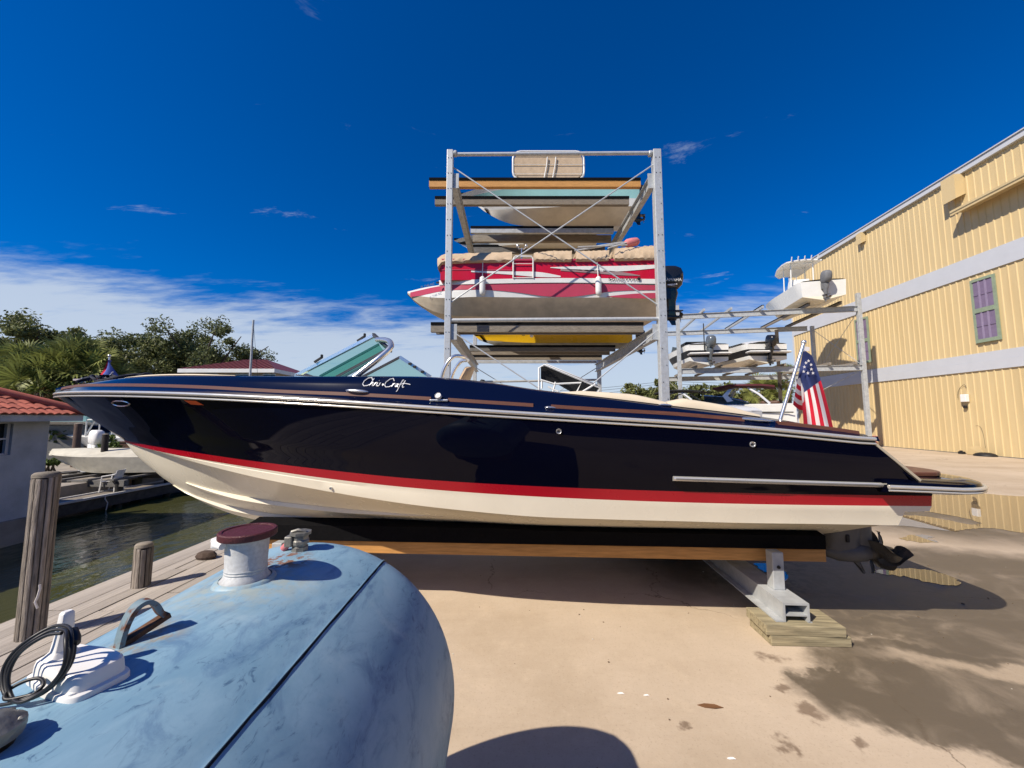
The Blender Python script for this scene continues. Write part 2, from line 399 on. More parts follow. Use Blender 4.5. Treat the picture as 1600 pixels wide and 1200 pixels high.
# ------------------------------------------------------------------ concrete yard
def ground_mat():
    m = bpy.data.materials.new('yard_concrete'); m.use_nodes = True
    t = m.node_tree; n = t.nodes; L = t.links.new
    b = n['Principled BSDF']
    tcn = n.new('ShaderNodeTexCoord'); P = tcn.outputs['Object']
    def noise(scale, detail=6, rough=0.6, dist=0.0, vec=None):
        q = n.new('ShaderNodeTexNoise'); q.inputs['Scale'].default_value = scale; q.inputs['Detail'].default_value = detail
        q.inputs['Roughness'].default_value = rough; q.inputs['Distortion'].default_value = dist
        L(vec or P, q.inputs['Vector']); return q
    def mth(op, a, c=None, clamp=False):
        q = n.new('ShaderNodeMath'); q.operation = op; q.use_clamp = clamp
        for i, v in enumerate((a, c)):
            if v is None: continue
            if isinstance(v, (int, float)): q.inputs[i].default_value = v
            else: L(v, q.inputs[i])
        return q.outputs[0]
    def rng(v, a, c, lo=0.0, hi=1.0):
        q = n.new('ShaderNodeMapRange'); q.interpolation_type = 'SMOOTHSTEP'
        q.inputs[1].default_value = a; q.inputs[2].default_value = c; q.inputs[3].default_value = lo; q.inputs[4].default_value = hi
        L(v, q.inputs[0]); return q.outputs[0]
    def mix(f, a, c, mode='MIX'):
        q = n.new('ShaderNodeMix'); q.data_type = 'RGBA'; q.blend_type = mode
        if isinstance(f, (int, float)): q.inputs[0].default_value = f
        else: L(f, q.inputs[0])
        for i, v in ((6, a), (7, c)):
            if isinstance(v, tuple): q.inputs[i].default_value = (*v, 1)
            else: L(v, q.inputs[i])
        return q.outputs[2]
    # warped position for outlines of stains
    wn1 = noise(1.7, 5, 0.6)
    off = n.new('ShaderNodeVectorMath'); off.operation = 'SUBTRACT'; L(wn1.outputs['Color'], off.inputs[0]); off.inputs[1].default_value = (0.5, 0.5, 0.5)
    sc = n.new('ShaderNodeVectorMath'); sc.operation = 'SCALE'; L(off.outputs[0], sc.inputs[0]); sc.inputs['Scale'].default_value = 0.80
    wp = n.new('ShaderNodeVectorMath'); wp.operation = 'ADD'; L(P, wp.inputs[0]); L(sc.outputs[0], wp.inputs[1])
    wn3 = noise(7.0, 5, 0.65); off3 = n.new('ShaderNodeVectorMath'); off3.operation = 'SUBTRACT'; L(wn3.outputs['Color'], off3.inputs[0]); off3.inputs[1].default_value = (0.5, 0.5, 0.5)
    sc3 = n.new('ShaderNodeVectorMath'); sc3.operation = 'SCALE'; L(off3.outputs[0], sc3.inputs[0]); sc3.inputs['Scale'].default_value = 0.16
    wq = n.new('ShaderNodeVectorMath'); wq.operation = 'ADD'; L(wp.outputs[0], wq.inputs[0]); L(sc3.outputs[0], wq.inputs[1]); wp = wq
    def ell(cx, cy, rx, ry, rot, soft, warp=True):
        mp = n.new('ShaderNodeMapping'); mp.vector_type = 'TEXTURE'
        mp.inputs['Location'].default_value = (cx, cy, 0); mp.inputs['Rotation'].default_value = (0, 0, R(rot)); mp.inputs['Scale'].default_value = (rx, ry, 1)
        L(wp.outputs[0] if warp else P, mp.inputs[0])
        ln = n.new('ShaderNodeVectorMath'); ln.operation = 'LENGTH'; L(mp.outputs[0], ln.inputs[0])
        return rng(ln.outputs['Value'], 1.0 - soft, 1.0 + soft, 1.0, 0.0)
    def mx(*a):
        r = a[0]
        for q in a[1:]: r = mth('MAXIMUM', r, q)
        return r
    n1 = noise(0.55, 8, 0.65); n2 = noise(5, 8, 0.7); n3 = noise(70, 3, 0.6); n4 = noise(0.16, 4)
    col = mix(rng(n1.outputs[0], 0.35, 0.68), (0.505, 0.41, 0.305), (0.415, 0.328, 0.232))
    col = mix(mth('MULTIPLY', rng(n2.outputs[0], 0.50, 0.80), 0.35), col, (0.62, 0.50, 0.36))
    col = mix(mth('MULTIPLY', rng(n4.outputs[0], 0.45, 0.75), 0.35), col, (0.33, 0.25, 0.17))
    col = mix(mth('MULTIPLY', rng(n3.outputs[0], 0.56, 0.72), 0.34), col, (0.24, 0.18, 0.12))
    n5 = noise(28, 6, 0.75); col = mix(mth('MULTIPLY', rng(n5.outputs[0], 0.52, 0.70), 0.22), col, (0.33, 0.255, 0.18)); col = mix(mth('MULTIPLY', rng(n5.outputs[0], 0.46, 0.30), 0.18), col, (0.62, 0.54, 0.42))
    # damp area stretching aft from under the stern, its pale dry islands, and splash spots
    damp = mx(ell(3.1, 3.75, 0.9, 0.28, 5, 0.4), ell(2.95, 2.92, 0.75, 0.30, 0, 0.2), ell(3.6, 3.35, 1.3, 0.22, -3, 0.3), ell(4.8, 3.75, 1.9, 0.50, -4, 0.4), ell(8.6, 7.0, 3.2, 1.7, 0, 0.3), ell(5.2, 4.6, 2.2, 0.8, -8, 0.35), ell(2.95, 2.42, 1.05, 0.44, -12, 0.12), ell(2.25, 2.70, 0.30, 0.18, 15, 0.15), ell(4.4, 2.2, 1.3, 0.55, 0, 0.3), ell(4.1, 3.15, 1.1, 0.30, -8, 0.4),
              ell(4.3, 4.15, 1.35, 0.75, 10, 0.25), ell(3.0, 5.2, 1.6, 1.5, 0, 0.35), ell(5.8, 3.4, 1.4, 0.5, -15, 0.4), ell(7.2, 2.2, 2.2, 0.7, 10, 0.4))
    dry = mx(ell(3.5, 2.78, 0.75, 0.10, -14, 0.6))
    damp = mth('MULTIPLY', damp, mth('SUBTRACT', 1.0, mth('MULTIPLY', dry, 0.85)), True)
    streak = noise(2.2, 6, 0.65, 0.6)
    damp = mth('MULTIPLY', damp, rng(streak.outputs[0], 0.25, 0.55, 0.62, 1.0), True)
    spots = mx(ell(1.83, 2.66, 0.065, 0.045, 10, 0.5), ell(1.83, 2.44, 0.10, 0.05, -30, 0.5), ell(1.90, 2.20, 0.07, 0.035, 0, 0.5), ell(1.36, 2.31, 0.05, 0.03, 40, 0.6),
               ell(1.05, 2.37, 0.035, 0.025, 0, 0.6), ell(1.9, 2.95, 0.08, 0.05, 0, 0.6))
    drips = ell(2.9, 4.55, 0.75, 0.55, 0, 0.5)
    dsp = noise(9, 5, 0.6)
    drips = mth('MULTIPLY', drips, rng(dsp.outputs[0], 0.46, 0.56), True)
    col = mix(mth('MULTIPLY', damp, 0.94), col, (0.100, 0.080, 0.056))
    col = mix(mth('MULTIPLY', spots, 0.72), col, (0.12, 0.075, 0.045))
    col = mix(mth('MULTIPLY', drips, 0.75), col, (0.045, 0.032, 0.02))
    # far yard: long tyre-polished streaks
    mpf = n.new('ShaderNodeMapping'); mpf.inputs['Scale'].default_value = (0.08, 0.9, 1); mpf.inputs['Rotation'].default_value = (0, 0, R(12)); L(P, mpf.inputs[0])
    nf = noise(1.0, 7, 0.7, 0.3, mpf.outputs[0])
    col = mix(mth('MULTIPLY', rng(nf.outputs[0], 0.50, 0.72), 0.30), col, (0.30, 0.225, 0.15))
    # hairline cracks
    wcn = noise(2.6, 5, 0.6)
    o2 = n.new('ShaderNodeVectorMath'); o2.operation = 'SCALE'; L(wcn.outputs['Color'], o2.inputs[0]); o2.inputs['Scale'].default_value = 0.5
    p2 = n.new('ShaderNodeVectorMath'); p2.operation = 'ADD'; L(P, p2.inputs[0]); L(o2.outputs[0], p2.inputs[1])
    vo = n.new('ShaderNodeTexVoronoi'); vo.feature = 'DISTANCE_TO_EDGE'; vo.inputs['Scale'].default_value = 0.42; L(p2.outputs[0], vo.inputs['Vector'])
    cr = rng(vo.outputs['Distance'], 0.0, 0.0045, 1.0, 0.0)
    cr = mth('MULTIPLY', cr, rng(noise(0.8, 3).outputs[0], 0.46, 0.58), True)
    col = mix(mth('MULTIPLY', cr, 0.65), col, (0.10, 0.07, 0.045))
    L(col, b.inputs['Base Color'])
    rg = mth('SUBTRACT', 0.88, mth('MULTIPLY', damp, 0.40))
    L(rg, b.inputs['Roughness'])
    b.inputs['Specular IOR Level'].default_value = 0.35
    bp = n.new('ShaderNodeBump'); bp.inputs['Strength'].default_value = 0.22; bp.inputs['Distance'].default_value = 0.006
    hb = mth('ADD', mth('MULTIPLY', n2.outputs[0], 0.6), mth('MULTIPLY', n3.outputs[0], 0.5))
    hb = mth('SUBTRACT', hb, mth('MULTIPLY', cr, 1.2))
    L(hb, bp.inputs['Height']); L(bp.outputs[0], b.inputs['Normal'])
    return m
M_GROUND = ground_mat()
QX = -2.75          # where the timber dock meets the slab
g = MB()
g.grid([[Vector((x, y, 0)) for x in (QX, 0, 6, 30, 200, 1200)] for y in (-120, -10, 0, 8, 40, 300, 1500)])
tag(g.build('ground', M_GROUND), kind='structure')
M_EARTH = mat('bank_earth', (0.16, 0.13, 0.09), 0.95, var=0.5, scale=0.8, bump=0.3, bscale=8)
M_CONC = mat('seawall_concrete', (0.34, 0.30, 0.25), 0.9, var=0.4, scale=2, bump=0.3, bscale=30)
b = MB(); b.box((QX - 0.1, 0, -0.75), (0.2, 240, 1.49)); tag(b.build('seawall', M_CONC), kind='structure')

# ------------------------------------------------------------------ canal water and far bank
def water_mat():
    m = bpy.data.materials.new('canal_water'); m.use_nodes = True
    t = m.node_tree; n = t.nodes; L = t.links.new
    b = n['Principled BSDF']; b.inputs['Base Color'].default_value = (0.052, 0.054, 0.018, 1); b.inputs['Roughness'].default_value = 0.03
    b.inputs['IOR'].default_value = 1.33; b.inputs['Specular IOR Level'].default_value = 0.7
    tcn = n.new('ShaderNodeTexCoord'); mp = n.new('ShaderNodeMapping'); mp.inputs['Scale'].default_value = (1.0, 0.55, 1); mp.inputs['Rotation'].default_value = (0, 0, R(25))
    L(tcn.outputs['Object'], mp.inputs[0])
    a = n.new('ShaderNodeTexNoise'); a.inputs['Scale'].default_value = 2.6; a.inputs['Detail'].default_value = 5; a.inputs['Distortion'].default_value = 0.8; L(mp.outputs[0], a.inputs['Vector'])
    c = n.new('ShaderNodeTexNoise'); c.inputs['Scale'].default_value = 9.0; c.inputs['Detail'].default_value = 3; L(mp.outputs[0], c.inputs['Vector'])
    ad = n.new('ShaderNodeMath'); ad.operation = 'MULTIPLY_ADD'; ad.inputs[1].default_value = 0.25; L(c.outputs[0], ad.inputs[0]); L(a.outputs[0], ad.inputs[2])
    bp = n.new('ShaderNodeBump'); bp.inputs['Strength'].default_value = 0.35; bp.inputs['Distance'].default_value = 0.05
    L(ad.outputs[0], bp.inputs['Height']); L(bp.outputs[0], b.inputs['Normal'])
    return m
WZ = -0.85
g = MB(); g.grid([[Vector((x, y, WZ)) for x in (-1200, -60, -12, QX - 0.05)] for y in (-120, 0, 30, 300, 1500)])
tag(g.build('canal_water', water_mat()), kind='structure')
g = MB()
rows = []
for x, z in ((-12.5, -1.4), (-12.6, -0.35), (-14, -0.2), (-40, 0.0), (-1200, 0.2)):
    rows.append([Vector((x, y, z)) for y in (-120, 0, 10, 40, 400, 1500)])
g.grid(rows); tag(g.build('bank', M_EARTH), kind='structure')
# far end of the canal
g = MB(); g.grid([[Vector((x, 44, -1.4)) for x in (-12, QX)], [Vector((x, 44.2, -0.02)) for x in (-12, QX)], [Vector((x, 1500, -0.02)) for x in (-12, QX)]])
tag(g.build('bank', M_EARTH), kind='structure')

# ------------------------------------------------------------------ puddles on the yard
def puddle_mat():
    m = bpy.data.materials.new('standing_water'); m.use_nodes = True
    t = m.node_tree; n = t.nodes; L = t.links.new
    b = n['Principled BSDF']; b.inputs['Base Color'].default_value = (0.16, 0.115, 0.065, 1); b.inputs['Roughness'].default_value = 0.012
    b.inputs['IOR'].default_value = 1.9; b.inputs['Specular IOR Level'].default_value = 0.9
    tcn = n.new('ShaderNodeTexCoord')
    a = n.new('ShaderNodeTexNoise'); a.inputs['Scale'].default_value = 1.2; a.inputs['Detail'].default_value = 2; L(tcn.outputs['Object'], a.inputs['Vector'])
    bp = n.new('ShaderNodeBump'); bp.inputs['Strength'].default_value = 0.012; bp.inputs['Distance'].default_value = 0.02
    L(a.outputs[0], bp.inputs['Height']); L(bp.outputs[0], b.inputs['Normal'])
    return m
M_PUD = puddle_mat()
def puddle(pts, z=0.004):
    P = [atZ(x, y, z) for x, y in pts]
    # smooth closed outline
    N = len(P); Q = []
    for i in range(N):
        p0, p1, p2, p3 = P[i - 1], P[i], P[(i + 1) % N], P[(i + 2) % N]
        for k in range(5):
            f = k / 5
            Q.append(0.5 * ((2 * p1) + (p2 - p0) * f + (2 * p0 - 5 * p1 + 4 * p2 - p3) * f * f + (3 * p1 - p0 - 3 * p2 + p3) * f ** 3))
    r0 = random.Random(len(pts)); Q = [q + Vector((r0.gauss(0, .018), r0.gauss(0, .018), 0)) * min(1, q.length / 8) for q in Q]
    b = MB(); b.add(Q, [tuple(range(len(Q)))])
    return b.build('puddle', M_PUD)
for pts in ([(1420, 770), (1500, 769), (1530, 770.5), (1570, 774), (1640, 778), (1900, 800), (1900, 850), (1700, 840), (1600, 832), (1560, 826.5), (1538, 825), (1510, 827),
             (1490, 830), (1462, 827), (1430, 823), (1400, 821), (1370, 814), (1390, 806), (1440, 806), (1490, 815), (1525, 820), (1530, 816), (1500, 808), (1460, 801), (1430, 797), (1400, 785)],
            [(1370, 892), (1400, 888), (1440, 889), (1480, 898), (1500, 910), (1488, 915), (1450, 909), (1410, 900), (1380, 897)],
            [(1408, 842), (1420, 837), (1440, 836), (1458, 838), (1452, 842), (1463, 846), (1440, 848), (1425, 845)],
            [(1180, 880), (1205, 882), (1225, 890), (1232, 902), (1222, 908), (1205, 898), (1190, 891)]):
    tag(puddle(pts), kind='structure')

# ------------------------------------------------------------------ timber dock
dock = thing('dock', None, None, (0, 0, 0)); dock['kind'] = 'structure'
plank = MB(); plank.box((0, 0, -0.025), (0.142, 1, 0.05))
pm = plank.mesh('dock_plank', M_DOCK)
PW = 0.15
x = -4.36; k = 0
while x < QX - 0.03:
    y = -3.0 - rnd.random() * 2
    while y < 18:
        l = rnd.choice((2.4, 3.0, 3.6))
        place(pm, 'plank', dock, (x + PW / 2, y + l / 2, rnd.uniform(-0.004, 0.004) - 0.002), (0, rnd.uniform(-.01, .01), rnd.uniform(-.002, .002)), (1, l - 0.012, 1))
        y += l
    x += PW; k += 1
b = MB()
for xx in (-4.25, -3.5, -2.95): b.box((xx, 7, -0.17), (0.12, 26, 0.22))
b.build('dock_joist', M_GREYW, dock)
b = MB(); b.box((-4.40, 7, -0.16), (0.06, 26, 0.26)); b.build('fascia_board', M_GREYW, dock)

def piling(name, label, group, p, r, h, top_pale=True, m=M_PILE, staves=0, down=1.2, lean=(0, 0)):
    t = thing(name, label, 'piling', p, rnd.uniform(0, 1), group)
    if staves:
        b = MB(); b.lathe([(r * 0.80, -down), (r * 0.80, h - 0.02)], n=16); b.build('core', M_BLACK, t)
        for i in range(staves):
            a = 2 * PI * i / staves; w = 2 * PI * r / staves * rnd.uniform(0.60, 0.80)
            rr = r * rnd.uniform(0.93, 1.0); hh = h + rnd.uniform(-0.03, 0.0)
            b = MB(); c, s_ = math.cos(a), math.sin(a)
            ring = [(rr * 0.72, -w / 2), (rr * 0.98, -w * 0.52), (rr * 1.02, -w * 0.2), (rr * 1.02, w * 0.25), (rr * 0.98, w * 0.52), (rr * 0.72, w / 2)]
            rings = []
            for z in (-0.02 if down < 0.1 else -down, h * 0.3, h * 0.7, hh - 0.015, hh):
                j = rnd.uniform(-0.003, 0.003); sc = 0.97 if z == hh else 1
                rings.append([Vector((c * (u * sc + j) - s_ * v, s_ * (u * sc + j) + c * v, z)) for u, v in ring])
            b.loft(rings); b.build('stave', m, t, smooth=30)
        b = MB(); b.lathe([(r * 0.96, h - 0.012), (r * 0.95, h + 0.012), (r * 0.80, h + 0.026), (0.01, h + 0.032)], n=24); b.build('top', M_GREYW, t, smooth=50)
    else:
        b = MB(); b.lathe([(r * 1.04, -down), (r, h * 0.4), (r * 0.97, h - 0.03), (r * 0.9, h)], n=14)
        b.build('shaft', m, t, smooth=40)
        b = MB(); b.lathe([(r * 0.9, h + 0.001), (r * 0.6, h + 0.02), (0.01, h + 0.025)], n=14); b.build('top', M_GREYW, t, smooth=40)
    return t
tp = piling('mooring_piling', 'tall weathered piling split into long staves at the near edge of the dock', 'pilings on the near dock', atZ(47, 995), 0.086, 1.27, staves=14, down=0.6)
# a scrap of pale rope snagged on its side
b = MB(); q = [Vector((0.088, -0.045, 0.42)), Vector((0.095, -0.045, 0.39)), Vector((0.088, -0.05, 0.33)), Vector((0.078, -0.055, 0.29)), Vector((0.09, -0.045, 0.24))]
mrot = Matrix.Rotation(-tp.rotation_euler.z, 4, 'Z')
b.tube([mrot @ v for v in q], 0.008, 6); b.build('rope_scrap', M_WHITEC, tp, smooth=60)
piling('mooring_piling', 'knee high sawn off piling standing on the dock edge beside the blue tank', 'pilings on the near dock', atZ(220, 916), 0.078, 0.41, staves=11, down=0.6)
b = MB(); p = atZ(322, 872)
b.loft([[p + Vector((math.cos(a) * r * 1.5, math.sin(a) * r, z)) for a in [2 * PI * i / 9 for i in range(9)]] for r, z in ((0.075, 0.0), (0.085, 0.03), (0.06, 0.075), (0.02, 0.09))])
tag(b.build('wood_chunk', mat('dark_weathered_wood', (0.09, 0.06, 0.045), 0.9, var=0.5, scale=20, bump=0.4), smooth=35, loc=p), 'small dark lump of weathered wood lying on the pale dock boards', 'wood scrap')

# finger dock across the canal
fd = thing('floating_dock', 'narrow grey finger dock with a pale edge strip across the canal', 'dock', atZ(180, 780, -0.42))
A0, A1 = atZ(60, 793, -0.42), atZ(420, 726, -0.42)
dirv = (A1 - A0); Ld = dirv.length; dirv.normalize(); nv = Vector((-dirv.y, dirv.x, 0))
b = MB(); b.bar(A0 + nv * 0.33 + Vector((0, 0, -0.20)), A1 + nv * 0.33 + Vector((0, 0, -0.20)), 0.62, 0.26); b.build('float', mat('dark_dock_side', (0.07, 0.065, 0.06), 0.9, var=0.5, scale=6), fd, world=True)
pm2b = MB(); pm2b.box((0, 0, 0), (0.21, 0.66, 0.04)); pm2 = pm2b.mesh('dock_board', M_GREYW)
k = 0; dd = 0.12
while dd < Ld:
    p = A0 + dirv * dd + nv * 0.33 + Vector((0, 0, -0.035)) - fd.location
    place(pm2, 'board', fd, p, (0, 0, math.atan2(dirv.y, dirv.x)), (1, 1, 1)); dd += 0.225
for off in (0.0, 0.66):
    b = MB(); b.bar(A0 + nv * off + Vector((0, 0, -0.01)), A1 + nv * off + Vector((0, 0, -0.01)), 0.07, 0.055); b.build('edge_strip', mat('pale_edge_board', (0.55, 0.54, 0.52), 0.8, var=0.3, scale=4), fd, world=True)
b = MB(); p = A0 + dirv * 1.45 - nv * 0.045
b.tube([p, p + Vector((0, 0, -0.1)), p + dirv * 0.08 + Vector((0, 0, -0.22)), p + dirv * 0.05 + Vector((0, 0, -0.42))], 0.012, 6); b.build('rope', M_WHITEC, fd, world=True, smooth=60)
for px, py, h, r, m, lab in ((115, 742, 1.95, 0.115, mat('brown_piling', (0.13, 0.085, 0.065), 0.9, var=0.5, scale=7, stretch=(8, 8, 1), bump=0.4), 'tall brown piling in front of the beige covered boat across the canal'),
                             (158, 760, 1.65, 0.085, mat('dark_piling', (0.035, 0.03, 0.027), 0.9, var=0.5, scale=7, stretch=(8, 8, 1), bump=0.4), 'dark piling left of the white plastic chair across the canal'),
                             (43, 792, 1.55, 0.10, M_PILEG, 'green stained piling against the wall of the tile roofed house'),
                             (214, 757, 1.5, 0.12, M_PILEG, 'squat greenish piling right of the white plastic chair'),
                             (231, 752, 1.4, 0.08, M_PILEG, 'thin mossy piling just under the bow of the navy boat')):
    piling('mooring_piling', lab, 'pilings across the canal', atZ(px, py, -0.45), r, h, m=m)
for px, py, h in ((320, 850, 1.0), (376, 838, 1.3)):
    pass

# white plastic armchair
ch = thing('plastic_chair', 'white plastic armchair on the finger dock across the canal', 'chair', atZ(174, 767, -0.42), R(285)); ch.scale = (.72, .72, .72)
def leg(x, y): 
    b = MB(); b.bar((x * 1.12, y * 1.12, 0), (x, y, 0.42), 0.045, 0.035, (0, 1, 0)); b.build('leg', M_WHITEP, ch)
for sx in (-1, 1):
    for sy in (-1, 1): leg(sx * 0.23, sy * 0.22)
b = MB(); b.box((0, 0, 0.42), (0.50, 0.48, 0.03)); b.build('seat', M_WHITEP, ch, bevel=0.01)
b = MB(); b.loft([[Vector((x, 0.23 + 0.12 * (z - 0.42) - 0.07 * (x / 0.25) ** 2 + d, z)) for x in np.linspace(-0.25, 0.25, 7)] + [Vector((x, 0.255 + 0.12 * (z - 0.42) - 0.07 * (x / 0.25) ** 2 + d, z)) for x in np.linspace(0.25, -0.25, 7)] for z, d in ((0.43, 0), (0.6, 0.02), (0.8, 0.05), (0.86, 0.06))])
b.build('backrest', M_WHITEP, ch, smooth=40)
for sx in (-1, 1):
    b = MB(); b.tube([(sx * 0.27, -0.2, 0.42), (sx * 0.29, -0.18, 0.63), (sx * 0.29, 0.05, 0.66), (sx * 0.26, 0.24, 0.70)], 0.022, 6); b.build('armrest', M_WHITEP, ch, smooth=50)

# small litter on the slab: chips, grit and leaf scraps nobody would count, and two pieces one can pick out
b = MB(); r0 = random.Random(5)
for k in range(240):
    x, y = r0.uniform(-2.0, 6.5), r0.uniform(1.6, 9.0) ** 1.0; z = .001; r = abs(r0.gauss(0, .0032)) + .0025; a = r0.uniform(0, 6.28)
    q = [Vector((x + r * math.cos(a + t) * r0.uniform(.6, 1.3), y + r * math.sin(a + t) * r0.uniform(.6, 1.3), z)) for t in (0, 1.6, 3.1, 4.7)]
    b.cur = 0 if r0.random() < .8 else 1
    b.prism(q, (0, 0, r * .5))
o = b.build('grit', [mat('grit_brown', (.16, .11, .07), .9), mat('grit_pale', (.6, .57, .5), .9)]); tag(o, 'scattered grit and chips on the concrete', 'grit', kind='stuff')
for px, py, L_, m_, nm, lab, cat in ((1110, 1104, .075, mat('dry_leaf_brown', (.16, .075, .03), .8), 'dry_leaf', 'slim brown dry leaf lying on the concrete right of the tank shadow', 'leaf'), (970, 1084, .022, M_WHITEP, 'paper_scrap', 'white paper scrap on the concrete, left of two', 'litter'), (1010, 1087, .018, M_WHITEP, 'paper_scrap', 'white paper scrap on the concrete, right of two', 'litter'), (1143, 1186, .022, M_WHITEP, 'paper_scrap', 'white paper scrap nearest the bottom edge of the picture', 'litter')):
    p = atZ(px, py, .001); b = MB(); b.prism([(-L_, 0, 0), (-L_ * .4, L_ * .22, .002), (L_ * .4, L_ * .2, .004), (L_, 0, 0), (L_ * .3, -L_ * .24, .003), (-L_ * .5, -L_ * .2, 0)], (0, 0, .003)); o = b.build(nm, m_); o.location = p; o.rotation_euler = (0, 0, -.15); tag(o, lab, cat)
# ------------------------------------------------------------------ the navy runabout
BA = R(3.1); BYC = 4.3; BS0 = -5.484
S_AX = Vector((math.cos(BA), -math.sin(BA), 0)); T_AX = Vector((math.sin(BA), math.cos(BA), 0))
BORG = Vector((0, BYC, 0)) + S_AX * BS0
boat = thing('motorboat', 'long navy blue runabout with red waterline stripe and cream bottom resting on timber bunks', 'boat', BORG, -BA)
def BT(px, py, t):
    d = ray(px, py); o = Vector((0, 0, EYE)) - Vector((0, BYC, 0))
    k = (t - o.dot(T_AX)) / d.dot(T_AX); p = o + d * k
    return Vector((p.dot(S_AX) - BS0, t, p.z))
def c01(x): return min(max(x, 0.0), 1.0)
def Tg(s):
    t = 1.33 * (1 - (1 - c01(s / 4.8)) ** 2.7)
    return t - (0.13 * ((s - 5) / 3.5) ** 2 if s > 5 else 0)
def Tc(s):
    t = 1.15 * (1 - (1 - c01((s - .95) / 4.4)) ** 2.3)
    return t - (0.06 * ((s - 5.5) / 3) ** 2 if s > 5.5 else 0)
def Trt(s):
    t = 1.21 * (1 - (1 - c01((s - .92) / 4.45)) ** 2.3)
    return t - (0.09 * ((s - 5.5) / 3.2) ** 2 if s > 5.5 else 0)
def Trb(s):
    t = 1.19 * (1 - (1 - c01((s - .94) / 4.45)) ** 2.3)
    return t - (0.08 * ((s - 5.5) / 3.2) ** 2 if s > 5.5 else 0)
Z_RAIL = smooth_tab([(0.0, 2.008), (0.9, 1.988), (1.807, 1.965), (2.785, 1.93), (3.578, 1.892), (4.341, 1.848), (5.008, 1.803), (5.655, 1.763), (6.338, 1.722), (6.9, 1.688), (7.446, 1.648), (7.89, 1.605), (8.252, 1.569)])
Z_DECK = smooth_tab([(0.0, 2.06), (0.35, 2.105), (1.145, 2.124), (1.599, 2.132), (2.091, 2.137), (3.259, 2.106), (3.8, 2.095), (4.4, 2.092), (4.841, 2.083), (5.279, 2.043), (5.756, 1.970), (6.375, 1.897), (6.723, 1.853), (7.404, 1.77), (7.852, 1.705), (8.369, 1.594)])
Z_TEAK = smooth_tab([(0.0, 2.05), (0.6, 2.078), (1.632, 2.057), (2.894, 2.005), (3.636, 1.961), (4.301, 1.931), (4.867, 1.898), (5.785, 1.838), (6.356, 1.802), (6.809, 1.775), (7.338, 1.73), (8.187, 1.636), (8.4, 1.60)])
Z_RT = smooth_tab([(0.92, 1.485), (1.5, 1.462), (2.467, 1.418), (3.213, 1.368), (3.814, 1.326), (4.724, 1.259), (5.651, 1.213), (6.545, 1.185), (7.249, 1.170), (8.007, 1.158), (8.77, 1.149)])
Z_RB = smooth_tab([(0.94, 1.462), (1.5, 1.425), (2.447, 1.362), (3.198, 1.307), (3.802, 1.255), (4.718, 1.183), (5.65, 1.130), (6.548, 1.099), (7.253, 1.084), (8.011, 1.075), (8.77, 1.070)])
Z_CH = smooth_tab([(0.95, 1.455), (1.5, 1.415), (2.035, 1.369), (2.697, 1.289), (3.251, 1.216), (3.787, 1.15), (4.265, 1.092), (4.709, 1.042), (5.274, 0.992), (5.649, 0.965), (6.355, 0.946), (6.851, 0.939), (7.264, 0.931), (8.025, 0.925), (8.56, 0.918)])
Z_KE = smooth_tab([(0.95, 1.451), (1.07, 1.333), (1.49, 1.05), (1.81, 0.847), (2.28, 0.663), (2.62, 0.590), (2.89, 0.552), (3.5, 0.520), (4.5, 0.505), (8.56, 0.50)])
DARK_BACK = 0.16
def end_s(z):
    # profile of the raked transom edge
    if z >= 1.28: return lerp(8.60, 8.26, c01((z - 1.28) / 0.29))
    if z >= 1.25: return lerp(8.77, 8.60, c01((z - 1.25) / 0.03))
    return 8.77
NS = 90
def sig(i):     # station parameter, denser at the bow
    f = i / (NS - 1); return f ** 1.25
def curve_pt(row, f):
    kind = row[0]
    if kind == 'keel': s = lerp(0.95, 8.53, f); return Vector((s, 0, interp(s, Z_KE)))
    if kind == 'chine': s = lerp(0.95, 8.53, f); return Vector((s, Tc(s), interp(s, Z_CH)))
    if kind == 'chine_in':
        s = lerp(0.95, 8.53, f); w = 0.07 * c01((s - 0.95) / 1.2); return Vector((s, max(Tc(s) - w, 0), interp(s, Z_CH) - 0.006 * c01((s - .95) / .5)))
    if kind == 'bottom':
        u = row[1]; a = curve_pt(('keel',), f); b = curve_pt(('chine_in',), f); p = a.lerp(b, u)
        p.z -= 0.10 * math.sin(PI * u) * (1 - c01((p.x - 2) / 3.0)) * c01((p.x - .95) / .6)   # rounded forefoot
        return p
    if kind == 'notch_a': s = lerp(0.945, 8.755, f); a = Vector((s, Trb(s), interp(s, Z_RB))); s2 = lerp(0.95, 8.53, f); c = Vector((s2, Tc(s2), interp(s2, Z_CH))); p = a.lerp(c, 0.26); p.x = s; return p
    if kind == 'notch_b': s = lerp(0.945, 8.57, f); a = Vector((s, Trb(s), interp(s, Z_RB))); s2 = lerp(0.95, 8.53, f); c = Vector((s2, Tc(s2), interp(s2, Z_CH))); p = a.lerp(c, 0.30); p.x = s; return p
    if kind == 'redbot': s = lerp(0.94, 8.77, f); return Vector((s, Trb(s), interp(s, Z_RB)))
    if kind == 'redtop': s = lerp(0.92, 8.77, f); return Vector((s, Trt(s), interp(s, Z_RT)))
    if kind == 'sheer': s = lerp(0.0, 8.26, f); return Vector((s, Tg(s), interp(s, Z_RAIL)))
    if kind == 'side':
        u = row[1]; a = curve_pt(('redtop',), f); b = curve_pt(('sheer',), f)
        p = a.lerp(b, u)
        ze = lerp(1.149, 1.569, u); se = end_s(ze); s0 = lerp(0.92, 0, u)
        # stations swing gradually to the transom rake
        p.x = lerp(s0, se, f)
        w = math.sin(PI * u)
        p.y += w * (-0.10 * (1 - c01((p.x) / 3.6)) * c01(f * 8) + 0.030 * c01((p.x - 3.5) / 2.5))
        p.y = max(p.y, 0)
        return p
